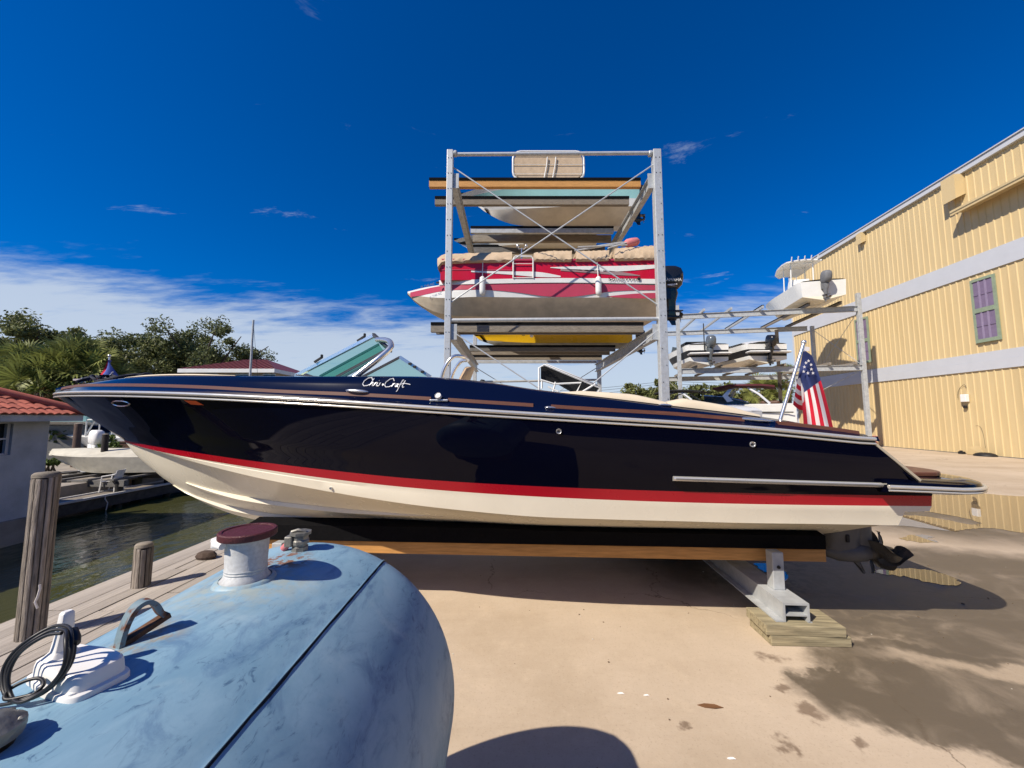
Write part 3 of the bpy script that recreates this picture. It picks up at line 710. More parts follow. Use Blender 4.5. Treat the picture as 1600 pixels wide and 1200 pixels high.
rows = [('keel',), ('bottom', .2), ('bottom', .4), ('bottom', .6), ('bottom', .8), ('chine_in',), ('chine',), ('notch_b',), ('notch_a',), ('redbot',), ('redtop',)]
SIDE_U = [.06, .14, .24, .31, .40, .50, .60, .70, .80, .90]
rows += [('side', u) for u in SIDE_U] + [('sheer',)]
def row_mat(i):   # material of the strip above row i
    k = rows[i][0]
    if i < 9: return 2
    if i == 9: return 1
    return 0
b = MB()
nrow = len(rows)
for sgn in (-1, 1):
    P = [[curve_pt(r, sig(i)) for i in range(NS)] for r in rows]
    P = [[Vector((p.x, p.y * sgn, p.z)) for p in r] for r in P]
    for i in range(nrow - 1):
        b.cur = row_mat(i)
        b.grid([P[i], P[i + 1]])
    if sgn == -1: endn = [r[-1] for r in P]
    else: endf = [r[-1] for r in P]
b.cur = 0
for i in range(nrow - 1):
    b.cur = row_mat(i)
    b.add([endn[i], endn[i + 1], endf[i + 1], endf[i]], [(0, 1, 2, 3)])
me = b.mesh('hull', [M_NAVY, M_REDST, M_CREAM])
bm = bmesh.new(); bm.from_mesh(me); bmesh.ops.remove_doubles(bm, verts=bm.verts, dist=0.0008)
bmesh.ops.dissolve_degenerate(bm, edges=bm.edges, dist=0.0005)
bmesh.ops.recalc_face_normals(bm, faces=bm.faces); bm.to_mesh(me); bm.free()
me.polygons.foreach_set('use_smooth', [True] * len(me.polygons)); me.set_sharp_from_angle(angle=R(24))
hull = bpy.data.objects.new('hull', me); COL.objects.link(hull); hull.parent = boat

def side_t(s, z):
    # near-side half breadth of the topsides at station s and height z
    best = None
    for u in np.linspace(0, 1, 41):
        f = 0.5
        lo, hi = 0.0, 1.0
        for _ in range(22):
            f = (lo + hi) / 2
            if curve_pt(('side', u), f).x < s: lo = f
            else: hi = f
        p = curve_pt(('side', u), f)
        if best is None or abs(p.z - z) < best[0]: best = (abs(p.z - z), p.y)
    return best[1]
def low_t(s, z):
    a, c = interp(s, Z_RB), interp(s, Z_CH); u = c01((a - z) / (a - c)); return lerp(Trb(s), Tc(s), u)

# spray strakes: long wedges with an upright outer face
def strake(u0, u1, f0, f1, hmax):
    b = MB(); N = 40
    for sgn in (-1, 1):
        rings = []
        for i in range(N):
            g = i / (N - 1); f = lerp(f0, f1, g); u = lerp(u0, u1, g)
            p = curve_pt(('bottom', u), f); q = curve_pt(('bottom', u - 0.10), f)
            h = hmax * min(1, g * 4) * min(1, (1 - g) * 3 + 0.02)
            o = p + Vector((0, 0.012, 0.006)); lo = o + Vector((0, 0.006, -h))
            ring = [p + Vector((0, -0.01, 0.012)), o, lo, q + Vector((0, 0, 0.012))]
            rings.append([Vector((v.x, v.y * sgn, v.z)) for v in ring])
        b.loft(rings)
    return b.build('spray_strake', M_CREAM, boat, smooth=35)
strake(0.63, 0.66, 0.14, 0.52, 0.036)
strake(0.36, 0.36, 0.10, 0.52, 0.040)

# deck, coaming and cockpit
def deck_row(k, s, openf):
    zr, zd, zt = interp(s, Z_RAIL), interp(s, Z_DECK), interp(s, Z_TEAK)
    w = c01(s / 0.7)
    g = Tg(s); d = max(g - DARK_BACK * w, 0.0)
    if k == 0: return g, zr
    if k == 1: return max(g - 0.012 * w, 0), zr + 0.035
    if k == 2: return max(g - 0.05 * w, 0), lerp(zr, zt, 0.62)
    if k == 3: return max(g - 0.08 * w, 0), zt
    if k == 4: return max(g - 0.115 * w, 0), lerp(zt, zd, 0.55)
    if k == 5: return max(d + 0.012 * w, 0), zd - 0.012
    if k == 6: return max(d - 0.015 * w, 0), zd
    if k == 7: return max(d - 0.13 * w, 0), zd + 0.014
    inner = max(d - 0.22 * w, 0)
    if k == 8: return inner, zd + 0.012
    crown = zd + 0.045
    fl = 1.62 if s < 3.5 else 1.30
    if openf: return (max(min(inner * 0.97, Trt(s) - 0.05), 0.02), fl) if k == 9 else (0.0, fl)
    return (inner * 0.5, crown - 0.01) if k == 9 else (0.0, crown)
OPEN = [(1.55, 3.20), (4.25, 7.55)]
ST = sorted(set([round(0.1 * i, 3) for i in range(0, 84)] + [8.34] + [v + e for o in OPEN for v, e in ((o[0], -0.005), (o[0], 0.005), (o[1], -0.005), (o[1], 0.005))]))
for sgn in (-1, 1):
    pass
b = MB()
for sgn in (-1, 1):
    P = [[] for _ in range(11)]
    for s in ST:
        op = any(o[0] < s < o[1] for o in OPEN)
        for k in range(11):
            t, z = deck_row(k, s, op)
            ss = s if k < 2 else min(s, 8.26 + 0.02 * min(k, 5))
            P[k].append(Vector((ss, t * sgn, z)))
    for k in range(10):
        b.cur = 1 if k >= 8 and False else 0
        b.grid([P[k], P[k + 1]])
me = b.mesh('deck', [M_NAVYD, M_CREAM])
bm = bmesh.new(); bm.from_mesh(me); bmesh.ops.remove_doubles(bm, verts=bm.verts, dist=0.0008); bmesh.ops.dissolve_degenerate(bm, edges=bm.edges, dist=0.0005)
bmesh.ops.recalc_face_normals(bm, faces=bm.faces)
for f in bm.faces:
    if f.calc_center_median().z < 1.31 or (f.calc_center_median().z < 1.63 and f.calc_center_median().x < 3.3 and f.normal.z > .9) or (abs(f.normal.z) < 0.5 and abs(f.calc_center_median().y) < Tg(f.calc_center_median().x) - 0.34): f.material_index = 1
bm.to_mesh(me); bm.free()
me.polygons.foreach_set('use_smooth', [True] * len(me.polygons)); me.set_sharp_from_angle(angle=R(38))
deck = bpy.data.objects.new('deck', me); COL.objects.link(deck); deck.parent = boat
# closing panel over the raked transom
b = MB()
up = [Vector((8.262, t, z)) for t, z in ((-Tg(8.26), 1.569), (Tg(8.26), 1.569))]
b.prism([(8.27, -1.20, 1.568), (8.27, 1.20, 1.568), (8.605, 1.19, 1.275), (8.605, -1.19, 1.275)], (-0.01, 0, -0.02)); b.build('transom_panel', M_NAVY, boat)
for sg in (-1, 1):
    b = MB(); b.bar((8.275, sg * 1.205, 1.574), (8.612, sg * 1.195, 1.277), 0.03, 0.018); b.build('transom_trim', mat('beige_trim', (0.42, 0.37, 0.28), 0.4), boat)

# rub rail: pale upper strake and a thin steel lower strake, wrapping the bow
def rail_line(dz, dt):
    near = [Vector((s, -(Tg(s) + dt), interp(s, Z_RAIL) + dz)) for s in np.linspace(8.30, 0.05, 70)]
    far = [Vector((p.x, -p.y, p.z)) for p in reversed(near)]
    return near + [Vector((-0.012 - dt, 0, interp(0, Z_RAIL) + dz))] + far
b = MB(); b.tube(rail_line(0.016, 0.006), 0.0150, 8); b.build('rub_rail', M_RAILW, boat, smooth=60)
b = MB(); b.tube(rail_line(-0.020, 0.004), 0.0085, 8); b.build('rub_rail', M_RAILW, boat, smooth=60)
b = MB(); b.tube(rail_line(-0.003, 0.0), 0.0095, 6); b.build('rail_groove', M_BLACK, boat, smooth=60)

# varnished inlay along the coaming, broken at the fittings
def teak(s0, s1, sgn=-1):
    b = MB(); rings = []
    for s in np.linspace(s0, s1, max(4, int((s1 - s0) * 12))):
        w = c01(s / 0.7)
        t = Tg(s) - 0.08 * w; z = interp(s, Z_TEAK); o = Vector((s, sgn * (t + 0.006), z + 0.003))
        rings.append([o + Vector((0, sgn * 0.006, -0.014)), o + Vector((0, 0.0, 0.014)), o + Vector((0, -sgn * 0.03, 0.012)), o + Vector((0, -sgn * 0.02, -0.016))])
    b.loft(rings); b.build('teak_inlay', M_TEAK, boat, smooth=50)
for a, c in ((0.35, 4.90), (5.04, 5.72), (5.86, 7.36), (7.62, 8.25)): teak(a, c)
teak(0.35, 8.25, 1)

def disc(name, s, z, r, m, d=0.02, t=None, ring=True, tilt=0.0):
    tt = t if t is not None else side_t(s, z)
    b = MB(); c = Vector((s, -tt + 0.004, z))
    b.lathe([(r, 0), (r, d), (r * 0.86, d * 1.35), (r * 0.78, d * 1.1)] + ([(r * 0.7, d * 0.6), (0.001, d * 0.5)] if ring else [(0.001, d * 1.2)]), c, 18, (0, -1, tilt), cap=False)
    o = b.build(name, m, boat, smooth=50); return o
disc('side_light', 4.965, 1.915, 0.026, M_WHITEP, 0.02, Tg(4.96) - 0.06, ring=False, tilt=0.4)
b = MB(); b.box((4.97, -(Tg(4.97) - 0.066), 1.884), (0.15, 0.03, 0.018)); b.build('light_base', M_CHROME, boat, bevel=0.006)
for s, z in ((5.915, 1.642), (7.371, 1.546)):
    o = disc('thru_hull_fitting', s, z, 0.022, M_CHROME, 0.012)
    tt = side_t(s, z); b = MB(); b.lathe([(0.012, 0.006), (0.001, 0.009)], (s, -tt + 0.004, z), 12, (0, -1, 0)); b.build('fitting_bore', M_BLACK, o)
disc('drain_fitting', 4.02, 1.157, 0.013, M_CHROME, 0.012, low_t(4.02, 1.157))
# oval bow vent
b = MB(); s, z = 1.84, 1.878; tt = side_t(s, z)
pts = []
for k in range(20):
    a = 2 * PI * k / 20; ss = s + 0.15 * math.cos(a); zz_ = z + 0.024 * math.sin(a); pts.append(Vector((ss, -side_t(ss, zz_) - 0.004, zz_)))
b.tube(pts, 0.006, 5, closed=True); b.build('bow_vent_ring', M_CHROME, boat, smooth=60)
# orange registration decal
b = MB(); q = [Vector((ss, -side_t(ss, zz_) - 0.003, zz_)) for ss, zz_ in ((2.74, 1.895), (2.87, 1.888), (2.94, 1.852), (2.80, 1.858))]
b.add(q, [(0, 1, 2, 3)]); b.build('registration_decal', M_ORANGE, boat)

# folding cleats and small vents on the coaming
def cleat(name, s, z, t, L, h=0.016):
    b = MB(); rings = []
    for x in np.linspace(-1, 1, 9):
        w = math.sqrt(max(1 - x * x, 0.02)); rings.append([Vector((s + x * L / 2, -t + math.cos(a) * 0.022 * w - 0.004, z + math.sin(a) * h * w - x * L * 0.04)) for a in [2 * PI * k / 8 for k in range(8)]])
    b.loft(rings); return b.build(name, M_CHROME, boat, smooth=60)
p = BT(558, 611, -1.26); cleat('cleat', p.x, p.z, 1.255, 0.19)
p = BT(860, 637, -1.25); cleat('coaming_vent', p.x, p.z, 1.245, 0.09, 0.012)
p = BT(1040, 633, -1.13); cleat('coaming_vent', p.x, p.z, 1.125, 0.11, 0.012)
p = BT(1181, 656, -1.19); cleat('cleat', p.x, p.z, 1.185, 0.26, 0.016)

# script badge on the coaming, as raised steel strokes
def badge():
    strokes = [[(1.75, 1.35), (1.35, 1.75), (.7, 1.6), (.2, 1.1), (.15, .6), (.55, .28), (1.2, .35), (1.6, .6)],
               [(1.95, 1.6), (1.75, .9), (1.62, .35)], [(1.66, .55), (1.95, .95), (2.15, .9), (2.08, .55), (2.2, .36), (2.4, .5)],
               [(2.5, .95), (2.42, .36)], [(2.45, .62), (2.68, .95), (2.85, .9)], [(3.0, .92), (2.92, .45), (3.1, .38)], [(3.06, 1.25), (3.07, 1.3)],
               [(3.6, .92), (3.35, .85), (3.48, .62), (3.3, .38), (3.1, .42)], [(4.0, .55), (4.2, .75)], [(4.0, .75), (4.2, .55)],
               [(6.0, 1.35), (5.6, 1.75), (5.0, 1.6), (4.5, 1.1), (4.45, .6), (4.85, .28), (5.5, .35), (5.9, .6)],
               [(6.02, .95), (5.95, .36)], [(5.98, .62), (6.2, .95), (6.4, .9)], [(6.95, .9), (6.65, .9), (6.5, .6), (6.62, .38), (6.85, .55), (6.98, .92), (6.95, .45), (7.1, .38)],
               [(7.75, 1.6), (7.55, 1.55), (7.4, .9), (7.25, -.2), (7.1, -.35)], [(7.2, .85), (7.7, .9)], [(8.1, 1.5), (7.9, .6), (8.05, .36), (8.3, .45)], [(7.7, 1.0), (8.4, 1.02), (9.3, .9)]]
    b = MB(); A = BT(568, 603, -1.17); Bp = BT(642, 608, -1.17)
    sx = (Bp.x - A.x) / 9.3; sz = 0.052
    for st in strokes:
        pts = []
        for i in range(len(st) - 1):
            for k in range(3):
                f = k / 3; pts.append((lerp(st[i][0], st[i + 1][0], f), lerp(st[i][1], st[i + 1][1], f)))
        pts.append(st[-1]); Q = []
        for x, y in pts:
            s = A.x + (x + y * 0.25) * sx; z = interp(s, Z_TEAK) + 0.062 + y * sz
            zt, zd = interp(s, Z_TEAK), interp(s, Z_DECK)
            u = c01((z - zt) / max(zd - zt, 0.01)); t = lerp(Tg(s) - 0.08, Tg(s) - 0.15, u)
            Q.append(Vector((s, -t - 0.008, z)))
        if len(Q) > 1: b.tube(Q, 0.0040 if len(Q) > 6 else 0.0034, 5)
    b.build('script_badge', mat('bright_badge_metal', (0.85, 0.85, 0.83), 0.35, 0.2), boat, smooth=60)
badge()

# steel spray strip low on the quarter, running on round the swim platform
b = MB(); rings = []
for s in np.linspace(6.785, 8.60, 24):
    z = lerp(1.283, 1.232, (s - 6.785) / 1.8); t = side_t(s, z); h = 0.020
    rings.append([Vector((s, -t + 0.004, z + h)), Vector((s, -t - 0.022, z + h * .7)), Vector((s, -t - 0.03, z)), Vector((s, -t - 0.022, z - h * .7)), Vector((s, -t + 0.004, z - h))])
b.loft(rings); strip = b.build('spray_strip', M_RAILW, boat, smooth=40)
b = MB(); rings = []
for s in np.linspace(6.80, 8.60, 24):
    z = lerp(1.283, 1.232, (s - 6.785) / 1.8); t = side_t(s, z)
    rings.append([Vector((s, -t - 0.026, z + 0.006)), Vector((s, -t - 0.0325, z + 0.004)), Vector((s, -t - 0.0325, z - 0.004)), Vector((s, -t - 0.026, z - 0.006))])
b.loft(rings); b.build('strip_groove', M_GREYPL, strip)
# swim platform
def plat_outline(e, z):
    pts = [Vector((8.35, -(1.24 + e), z + .02)), Vector((8.6, -(1.235 + e), z + .012))]
    for k in range(9):
        a = PI / 2 * k / 8; pts.append(Vector((8.88 + (0.42 + e) * math.sin(a), -(0.80 + (0.42 + e) * math.cos(a)), z)))
    return pts + [Vector((p.x, -p.y, p.z)) for p in reversed(pts)]
plat = MB(); plat.loft([plat_outline(-0.06, 1.165), plat_outline(0, 1.18), plat_outline(0.0, 1.215), plat_outline(-0.015, 1.248), plat_outline(-0.06, 1.266), plat_outline(-.14, 1.270)])
plat_o = plat.build('swim_platform', M_NAVY, boat, smooth=40)
b = MB(); b.tube(plat_outline(0.006, 1.216), 0.015, 8); b.tube(plat_outline(0.006, 1.190), 0.008, 8); b.build('platform_edge_strip', M_RAILW, plat_o, smooth=60)
b = MB(); ol = [Vector((8.62 + (p.x - 8.35) * 0.60, p.y * 0.86, 1.272)) for p in plat_outline(-0.1, 0)]
b.prism(ol, (0, 0, 0.035)); b.build('teak_pad', M_TEAK, plat_o, bevel=0.008)
for sg in (-1, 1):
    b = MB(); b.bar((8.76, sg * 0.85, 1.07), (9.15, sg * 0.85, 1.17), 0.05, 0.03); b.build('platform_bracket', M_GREYD, plat_o)

# cockpit upholstery showing above the coaming
def pad(name, s0, s1, dz0, dz1, m=M_VINYL, inset=0.10, w=0.16):
    for sg in (-1, 1):
        b = MB(); rings = []
        N = 16
        for i in range(N):
            f = i / (N - 1); s = lerp(s0, s1, f); e = min(1, f * 5, (1 - f) * 3 + 0.1); h = lerp(dz0, dz1, f) * (0.35 + 0.65 * e)
            t = Tg(s) - DARK_BACK - inset; z = interp(s, Z_DECK) + 0.005
            rings.append([Vector((s, sg * (t + w / 2 * math.cos(a)), z + h * max(0, math.sin(a)) ** 0.6)) for a in [PI * k / 8 for k in range(9)]])
        b.loft(rings); b.build(name, m, boat, smooth=60)
pad('coaming_cushion', 5.95, 6.80, 0.030, 0.075); pad('coaming_cushion', 6.81, 7.55, 0.085, 0.050); pad('coaming_cushion', 1.7, 3.1, 0.014, 0.014, inset=0.07, w=0.1)
b = MB(); b.box((7.2, 0, 1.5), (0.55, 1.7, 0.36)); b.build('rear_bench', M_VINYL, boat, bevel=0.04)
b = MB(); b.box((2.3, 0, 1.72), (0.4, 0.7, 0.2)); b.build('bow_bench', M_VINYL, boat, bevel=0.04)
# helm seat with a steel hoop
def seat(t, vis):
    A, T_, Bq = BT(697, 592, t), BT(719, 562, t), BT(741, 594, t)
    dx = 0 if vis else -0.02
    b = MB()
    hoop = [Vector((A.x - .03, t - .24, A.z - 0.25)), Vector((A.x + .02, t - .24, A.z + 0.06)), Vector((lerp(A.x, T_.x, .75), t - .22, T_.z)), Vector((T_.x + .07, t - .12, T_.z + .01)), Vector((T_.x + .07, t + .12, T_.z + .01)), Vector((lerp(A.x, T_.x, .75), t + .22, T_.z)), Vector((A.x + .02, t + .24, A.z + .06)), Vector((A.x - .03, t + .24, A.z - .25))]
    # smooth it
    Q = []
    for i in range(len(hoop) - 1):
        p0, p1, p2, p3 = hoop[max(i - 1, 0)], hoop[i], hoop[i + 1], hoop[min(i + 2, len(hoop) - 1)]
        for k in range(5):
            f = k / 5; Q.append(0.5 * ((2 * p1) + (p2 - p0) * f + (2 * p0 - 5 * p1 + 4 * p2 - p3) * f * f + (3 * p1 - p0 - 3 * p2 + p3) * f ** 3))
    b.tube(Q, 0.022, 8); st = b.build('seat_hoop', M_CHROME, boat, smooth=60)
    b = MB(); rings = []
    for f, w in ((0, .20), (.3, .235), (.7, .22), (.95, .17), (1.0, .12)):
        z = lerp(A.z - 0.30, T_.z - 0.10, f); x = lerp(A.x + 0.10, T_.x + 0.12, f)
        rings.append([Vector((x + 0.055 * math.sin(a), t + w * math.cos(a) , z)) for a in [2 * PI * k / 14 for k in range(14)]])
    b.loft(rings); b.build('seat_back', M_TANVIN, boat, smooth=50)
    b = MB(); b.box((A.x + 0.28, t, A.z - 0.34), (0.5, 0.5, 0.16)); b.build('seat_cushion', M_TANVIN, boat, bevel=0.04)
    b = MB(); b.lathe([(0.06, 1.3), (0.05, A.z - .4)], (A.x + .28, t, 0), 12); b.build('seat_pedestal', M_CHROME, boat, smooth=40)
seat(0.25, True)
b = MB(); p = BT(754, 599, -0.3); b.lathe([(0.0, -.03), (0.035, -.02), (0.045, 0.0), (0.03, .03), (0, .035)], p, 14, (1, 0, 0.3)); b.build('throttle_knob', M_BLACK, boat, smooth=60)

# windscreen
def pane_parts(q, fr, m, name='windscreen_pane', frw=0.03):
    a, bq, c, d = q
    nrm = (bq - a).cross(d - a).normalized() * 0.006
    b = MB(); b.add([a, bq, c, d], [(0, 1, 2, 3)]); o = b.build(name, m, boat, fix=False)
    return o
A, Bq, C_, D = BT(463, 587, -0.20), BT(585, 524, -0.35), BT(607, 545, -0.85), BT(520, 592, -0.85)
pn = pane_parts((A, Bq, C_, D), None, M_GLASS)
b = MB(); b.bar(A, Bq, 0.035, 0.035); b.build('windscreen_frame', M_CHROME, pn)
b = MB(); b.bar(Bq + Vector((-0.01, 0, .01)), C_ + Vector((.02, 0, -.02)), 0.03, 0.03); b.build('windscreen_frame', M_WINDFR, pn)
b = MB(); b.bar(A + Vector((0.02, -0.02, 0)), D, 0.03, 0.025); b.bar(C_, D, 0.02, 0.02); b.build('windscreen_frame', M_WINDFR, pn)
b = MB(); b.bar(A + Vector((0, 0, -0.14)), A, 0.03, 0.03, (0, 1, 0)); b.build('windscreen_post', M_WINDFR, pn)
# second, folded-back leaf lying inside the first
A2, B2 = BT(500, 588, -0.5), BT(592, 538, -0.55); C2, D2 = BT(603, 553, -0.7), BT(530, 592, -0.72)
pn2 = pane_parts((A2, B2, C2, D2), None, mat('dummy_unused', (0, 0, 0)) if False else glass('deep_green_glass', (0.015, 0.10, 0.06), alpha=0.30, tint=(0.36, 0.68, 0.52)))
b = MB(); b.bar(A2, B2, 0.02, 0.02); b.bar(D2, C2, 0.02, 0.02); b.build('windscreen_frame', mat('teal_frame_shade', (0.06, 0.16, 0.16), 0.4), pn2)
for px, py in ((497, 563), (564, 530)):
    p = BT(px, py, -0.27); b = MB(); b.bar(p + Vector((-.04, 0, -.02)), p + Vector((.045, 0, .035)), 0.02, 0.02); b.lathe([(0.014, 0), (0.014, .03), (.004, .035)], p + Vector((.04, 0, .03)), 8); b.build('hinge_clip', M_BLACK, pn, smooth=40)
# thick polished pillar sweeping up and over at the side
pts = [BT(545, 597, -1.10), BT(566, 580, -1.08), BT(588, 563, -1.05), BT(605, 549, -1.0), BT(611, 541, -0.95), BT(609, 534, -0.85), BT(600, 531, -0.75), BT(588, 531, -0.6)]
Q = []
for i in range(len(pts) - 1):
    p0, p1, p2, p3 = pts[max(i - 1, 0)], pts[i], pts[i + 1], pts[min(i + 2, len(pts) - 1)]
    for k in range(5):
        f = k / 5; Q.append(0.5 * ((2 * p1) + (p2 - p0) * f + (2 * p0 - 5 * p1 + 4 * p2 - p3) * f * f + (3 * p1 - p0 - 3 * p2 + p3) * f ** 3))
b = MB(); b.tube(Q, 0.026, 10); b.build('windscreen_pillar', M_CHROME, boat, smooth=60)
side_gl = pane_parts((BT(520, 592, -0.95), BT(600, 548, -0.93), BT(606, 549, -0.97), BT(546, 595, -1.06)), None, M_GLASSC)
b = MB(); b.bar(BT(463, 589.5, -1.0), BT(546, 595, -1.1), 0.05, 0.025); b.build('windscreen_sill', M_CHROME, boat)
# starboard half seen beyond
E1, F1, G1 = BT(566, 589, 0.9), BT(625, 558, 0.95), BT(673, 589, 1.0)
b = MB(); b.add([E1, F1, G1], [(0, 1, 2)]); p3 = b.build('windscreen_pane', M_GLASS, boat, fix=False)
b = MB(); b.bar(F1, G1, 0.05, 0.045); b.build('windscreen_frame', M_CHROME, p3)
b = MB(); b.bar(E1, F1, 0.03, 0.03); b.build('windscreen_frame', M_WINDFR, p3)
for f in (.35, .5, .75):
    q = F1.lerp(G1, f); b = MB(); b.box(q + Vector((0, -.03, 0)), (0.04, 0.03, 0.03)); b.build('frame_snap', M_BLACK, p3)

# bow gear: burgee staff, cleat and coiled dark lines
b = MB(); b.lathe([(0.03, 0), (0.03, .015), (.012, .03), (.012, .06)], BT(128, 598, -0.15), 10); bc = BT(128, 596, -0.15)
b.bar(bc + Vector((-.10, 0, 0.02)), bc + Vector((.10, 0, .02)), 0.02, 0.02); b.build('bow_cleat', M_CHROME, boat, smooth=40)
def sm(pts, n=6):
    Q = []
    for i in range(len(pts) - 1):
        p0, p1, p2, p3 = pts[max(i - 1, 0)], pts[i], pts[i + 1], pts[min(i + 2, len(pts) - 1)]
        for k in range(n):
            f = k / n; Q.append(0.5 * ((2 * p1) + (p2 - p0) * f + (2 * p0 - 5 * p1 + 4 * p2 - p3) * f * f + (3 * p1 - p0 - 3 * p2 + p3) * f ** 3))
    return Q + [pts[-1]]
line = thing('mooring_line', 'dark rope lying looped on the bow deck of the navy boat beside the small burgee', 'rope', boat.matrix_basis @ Vector((0.9, 0, 2.15)), -BA)
b = MB()
for k in range(9):
    r0 = random.Random(k + 3)
    pts = [BT(118 + 9 * k * 0.9 + r0.uniform(-6, 6) + x, 597 - r0.uniform(0, 5) - (2.5 if x > 30 else 0) - dx, -0.35 + r0.uniform(0, .5)) for x, dx in ((0, 0), (12, r0.uniform(2, 7)), (26, r0.uniform(-1, 5)), (40, r0.uniform(2, 7)), (54, r0.uniform(0, 4)))]
    b.tube(sm(pts, 4), 0.017, 6)
pts = [BT(150, 597, -.4), BT(175, 592, -.4), BT(200, 587, -.3), BT(222, 586, -.2)]
b.tube(sm(pts, 5), 0.020, 6)
MWB = [BORG, BA]
bm_inv = boat.matrix_basis
b.v = [bm_inv @ v for v in b.v]
b.build('rope', M_ROPE, line, smooth=60, world=True)
# burgee
bg_ = thing('burgee', 'small blue and red pennant flying at the bow of the navy boat', 'flag', boat.matrix_basis @ BT(170, 596, -0.1), -BA)
P0, P1 = BT(171, 556, -0.1), BT(168, 596, -0.1)
b = MB(); b.tube([P1, P0], 0.008, 8); b.ball(P0, 0.016, 6); b.v = [bm_inv @ v for v in b.v]; b.build('staff', M_CHROME, bg_, smooth=60, world=True)
cl = MB(); rows_ = []
for i in range(11):
    f = i / 10; l = BT(lerp(169, 147, f), lerp(562, 592, f), -0.12); r_ = BT(lerp(173, 183, f), lerp(563, 588, f), -0.10)
    rows_.append([l.lerp(r_, g) + Vector((0, 0.03 * math.sin(g * 5 + f * 2), 0)) for g in [k / 8 for k in range(9)]])
o = cl; o.grid(rows_)
o.m = [1 if (i % 8) < 2 else 0 for i in range(len(o.f))]
o.v = [bm_inv @ v for v in o.v]; o.build('pennant', [M_BLUEB, M_REDC], bg_, smooth=60, world=True)
b = MB(); pts = [BT(x, y, -0.16) for x, y in ((160, 590), (163, 586), (168, 587), (164, 590), (170, 588), (177, 581))]
b.tube([bm_inv @ v for v in sm(pts, 4)], 0.006, 5); b.build('pennant_script', M_WHITEC, bg_, smooth=60, world=True)

# ensign on a raked staff at the stern
en = thing('ensign', 'american flag hanging from a raked steel staff at the stern of the navy boat', 'flag', boat.matrix_basis @ BT(1218, 660, -0.3), -BA)
F0, F1p = BT(1217, 663, -0.3), BT(1256, 535, -0.3)
b = MB(); b.tube([F0, F1p], 0.017, 10); b.ball(F1p, 0.026, 6); b.v = [bm_inv @ v for v in b.v]; b.build('staff', M_CHROME, en, smooth=60, world=True)
def cloth(px, py, t): return BT(px, py, t)
HT, HB = (1255, 546), (1239, 632)
def flag_pt(u, v):
    # u down the hoist (0..1), v along the fly (0..1)
    hx, hy = lerp(HT[0], HB[0], u), lerp(HT[1], HB[1], u)
    if u <= 0.54:
        g = u / 0.54                                  # 0 outer (upper) edge .. 1 inner edge
        ex, ey = lerp(1305, 1256, g), lerp(681, 672, g)
        bx, by = lerp(1267, 1250, g), lerp(554, 590, g)
        if v < 0.12: f = v / 0.12; x, y = lerp(hx, bx, f), lerp(hy, by, f)
        else:
            f = (v - 0.12) / 0.88; x = lerp(bx, ex, f ** 0.78); y = lerp(by, ey, f)
        d = 0.035 * math.sin(g * 7.5 + v * 3.0) * min(1, v * 4) - 0.03 * v
    else:
        g = (u - 0.54) / 0.46
        bx, by = lerp(1256, 1257, g), lerp(594, 641, g)
        ex, ey = lerp(1256, 1272, g), lerp(672, 676, g)
        if v < 0.22: f = v / 0.22; x, y = lerp(hx, bx, f), lerp(hy, by, f) + 3 * math.sin(f * PI)
        else:
            f = (v - 0.22) / 0.78; x = lerp(bx, ex, f); y = lerp(by, ey, f)
        d = 0.05 * min(1, v * 5) * (0.4 + g) + 0.01 * math.sin(v * 9)
    return BT(x, y, -0.31 + d)
NU, NV = 52, 40
P = [[flag_pt((i / NU), (j / NV)) for j in range(NV + 1)] for i in range(NU + 1)]
b = MB(); b.grid(P)
b.m = []
for i in range(NU):
    for j in range(NV):
        u = (i + .5) / NU; v = (j + .5) / NV
        st = int(u * 13)
        b.m.append(2 if (u < 7 / 13 and v < 0.40) else (0 if st % 2 == 0 else 1))
b.v = [bm_inv @ v for v in b.v]
b.build('flag_cloth', [M_REDC, M_WHITEC, M_BLUEC], en, smooth=70, world=True)
b = MB()
for (x, y) in ((1259, 567), (1267, 570), (1256.5, 573.5), (1267.5, 577), (1255.5, 580.5), (1270, 583), (1263, 564), (1262, 583)):
    c = BT(x, y, -0.365); q = []
    for k in range(10):
        a = PI / 2 + k * PI / 5; r = 0.0165 if k % 2 == 0 else 0.007; q.append(c + Vector((r * math.cos(a), -.002, r * math.sin(a))))
    b.prism([bm_inv @ v for v in q], bm_inv.to_3x3() @ Vector((0, -0.002, 0)))
b.build('star', M_WHITEC, en, world=True)
b = MB(); p = BT(1257, 541, -0.31); b.prism([bm_inv @ v for v in (p, p + Vector((.05, 0, -.01)), p + Vector((.045, 0, -.05)), p + Vector((-.02, 0, -.05)))], (0, .003, 0)); b.build('hoist_tab', M_WHITEC, en, world=True)

# drive leg and propellers under the stern
dr = MB(); P = lambda px, py, t=-0.34: BT(px, py, t)
TL, BL = P(1291, 836), P(1296, 878)
rings = []
cx0, cx1 = P(1290, 850).x, P(1342, 850).x
for z, a0, a1, w in ((0.78, .02, .02, .09), (0.66, 0, 0, .085), (0.58, 0, -.01, .08), (0.50, 0.0, .0, .08)):
    x0, x1 = cx0 + a0, cx1 + a1
    rings.append([Vector(((x0 + x1) / 2 + (x1 - x0) / 2 * math.copysign(abs(math.cos(a)) ** .7, math.cos(a)), -0.34 + w * math.sin(a), z)) for a in [2 * PI * k / 20 for k in range(20)]])
dr.loft(rings); drive = dr.build('drive_leg', M_GREYD, boat, smooth=50)
b = MB(); hz = P(1340, 862).z
b.lathe([(0.005, cx0 - .03), (0.05, cx0 + .0), (0.085, cx0 + .10), (0.095, cx0 + .25), (0.085, cx1 + .03), (0.075, cx1 + 0.06)], (0, -0.34, hz), 20, (1, 0, 0)); b.build('gear_case', M_GREYD, drive, smooth=50)
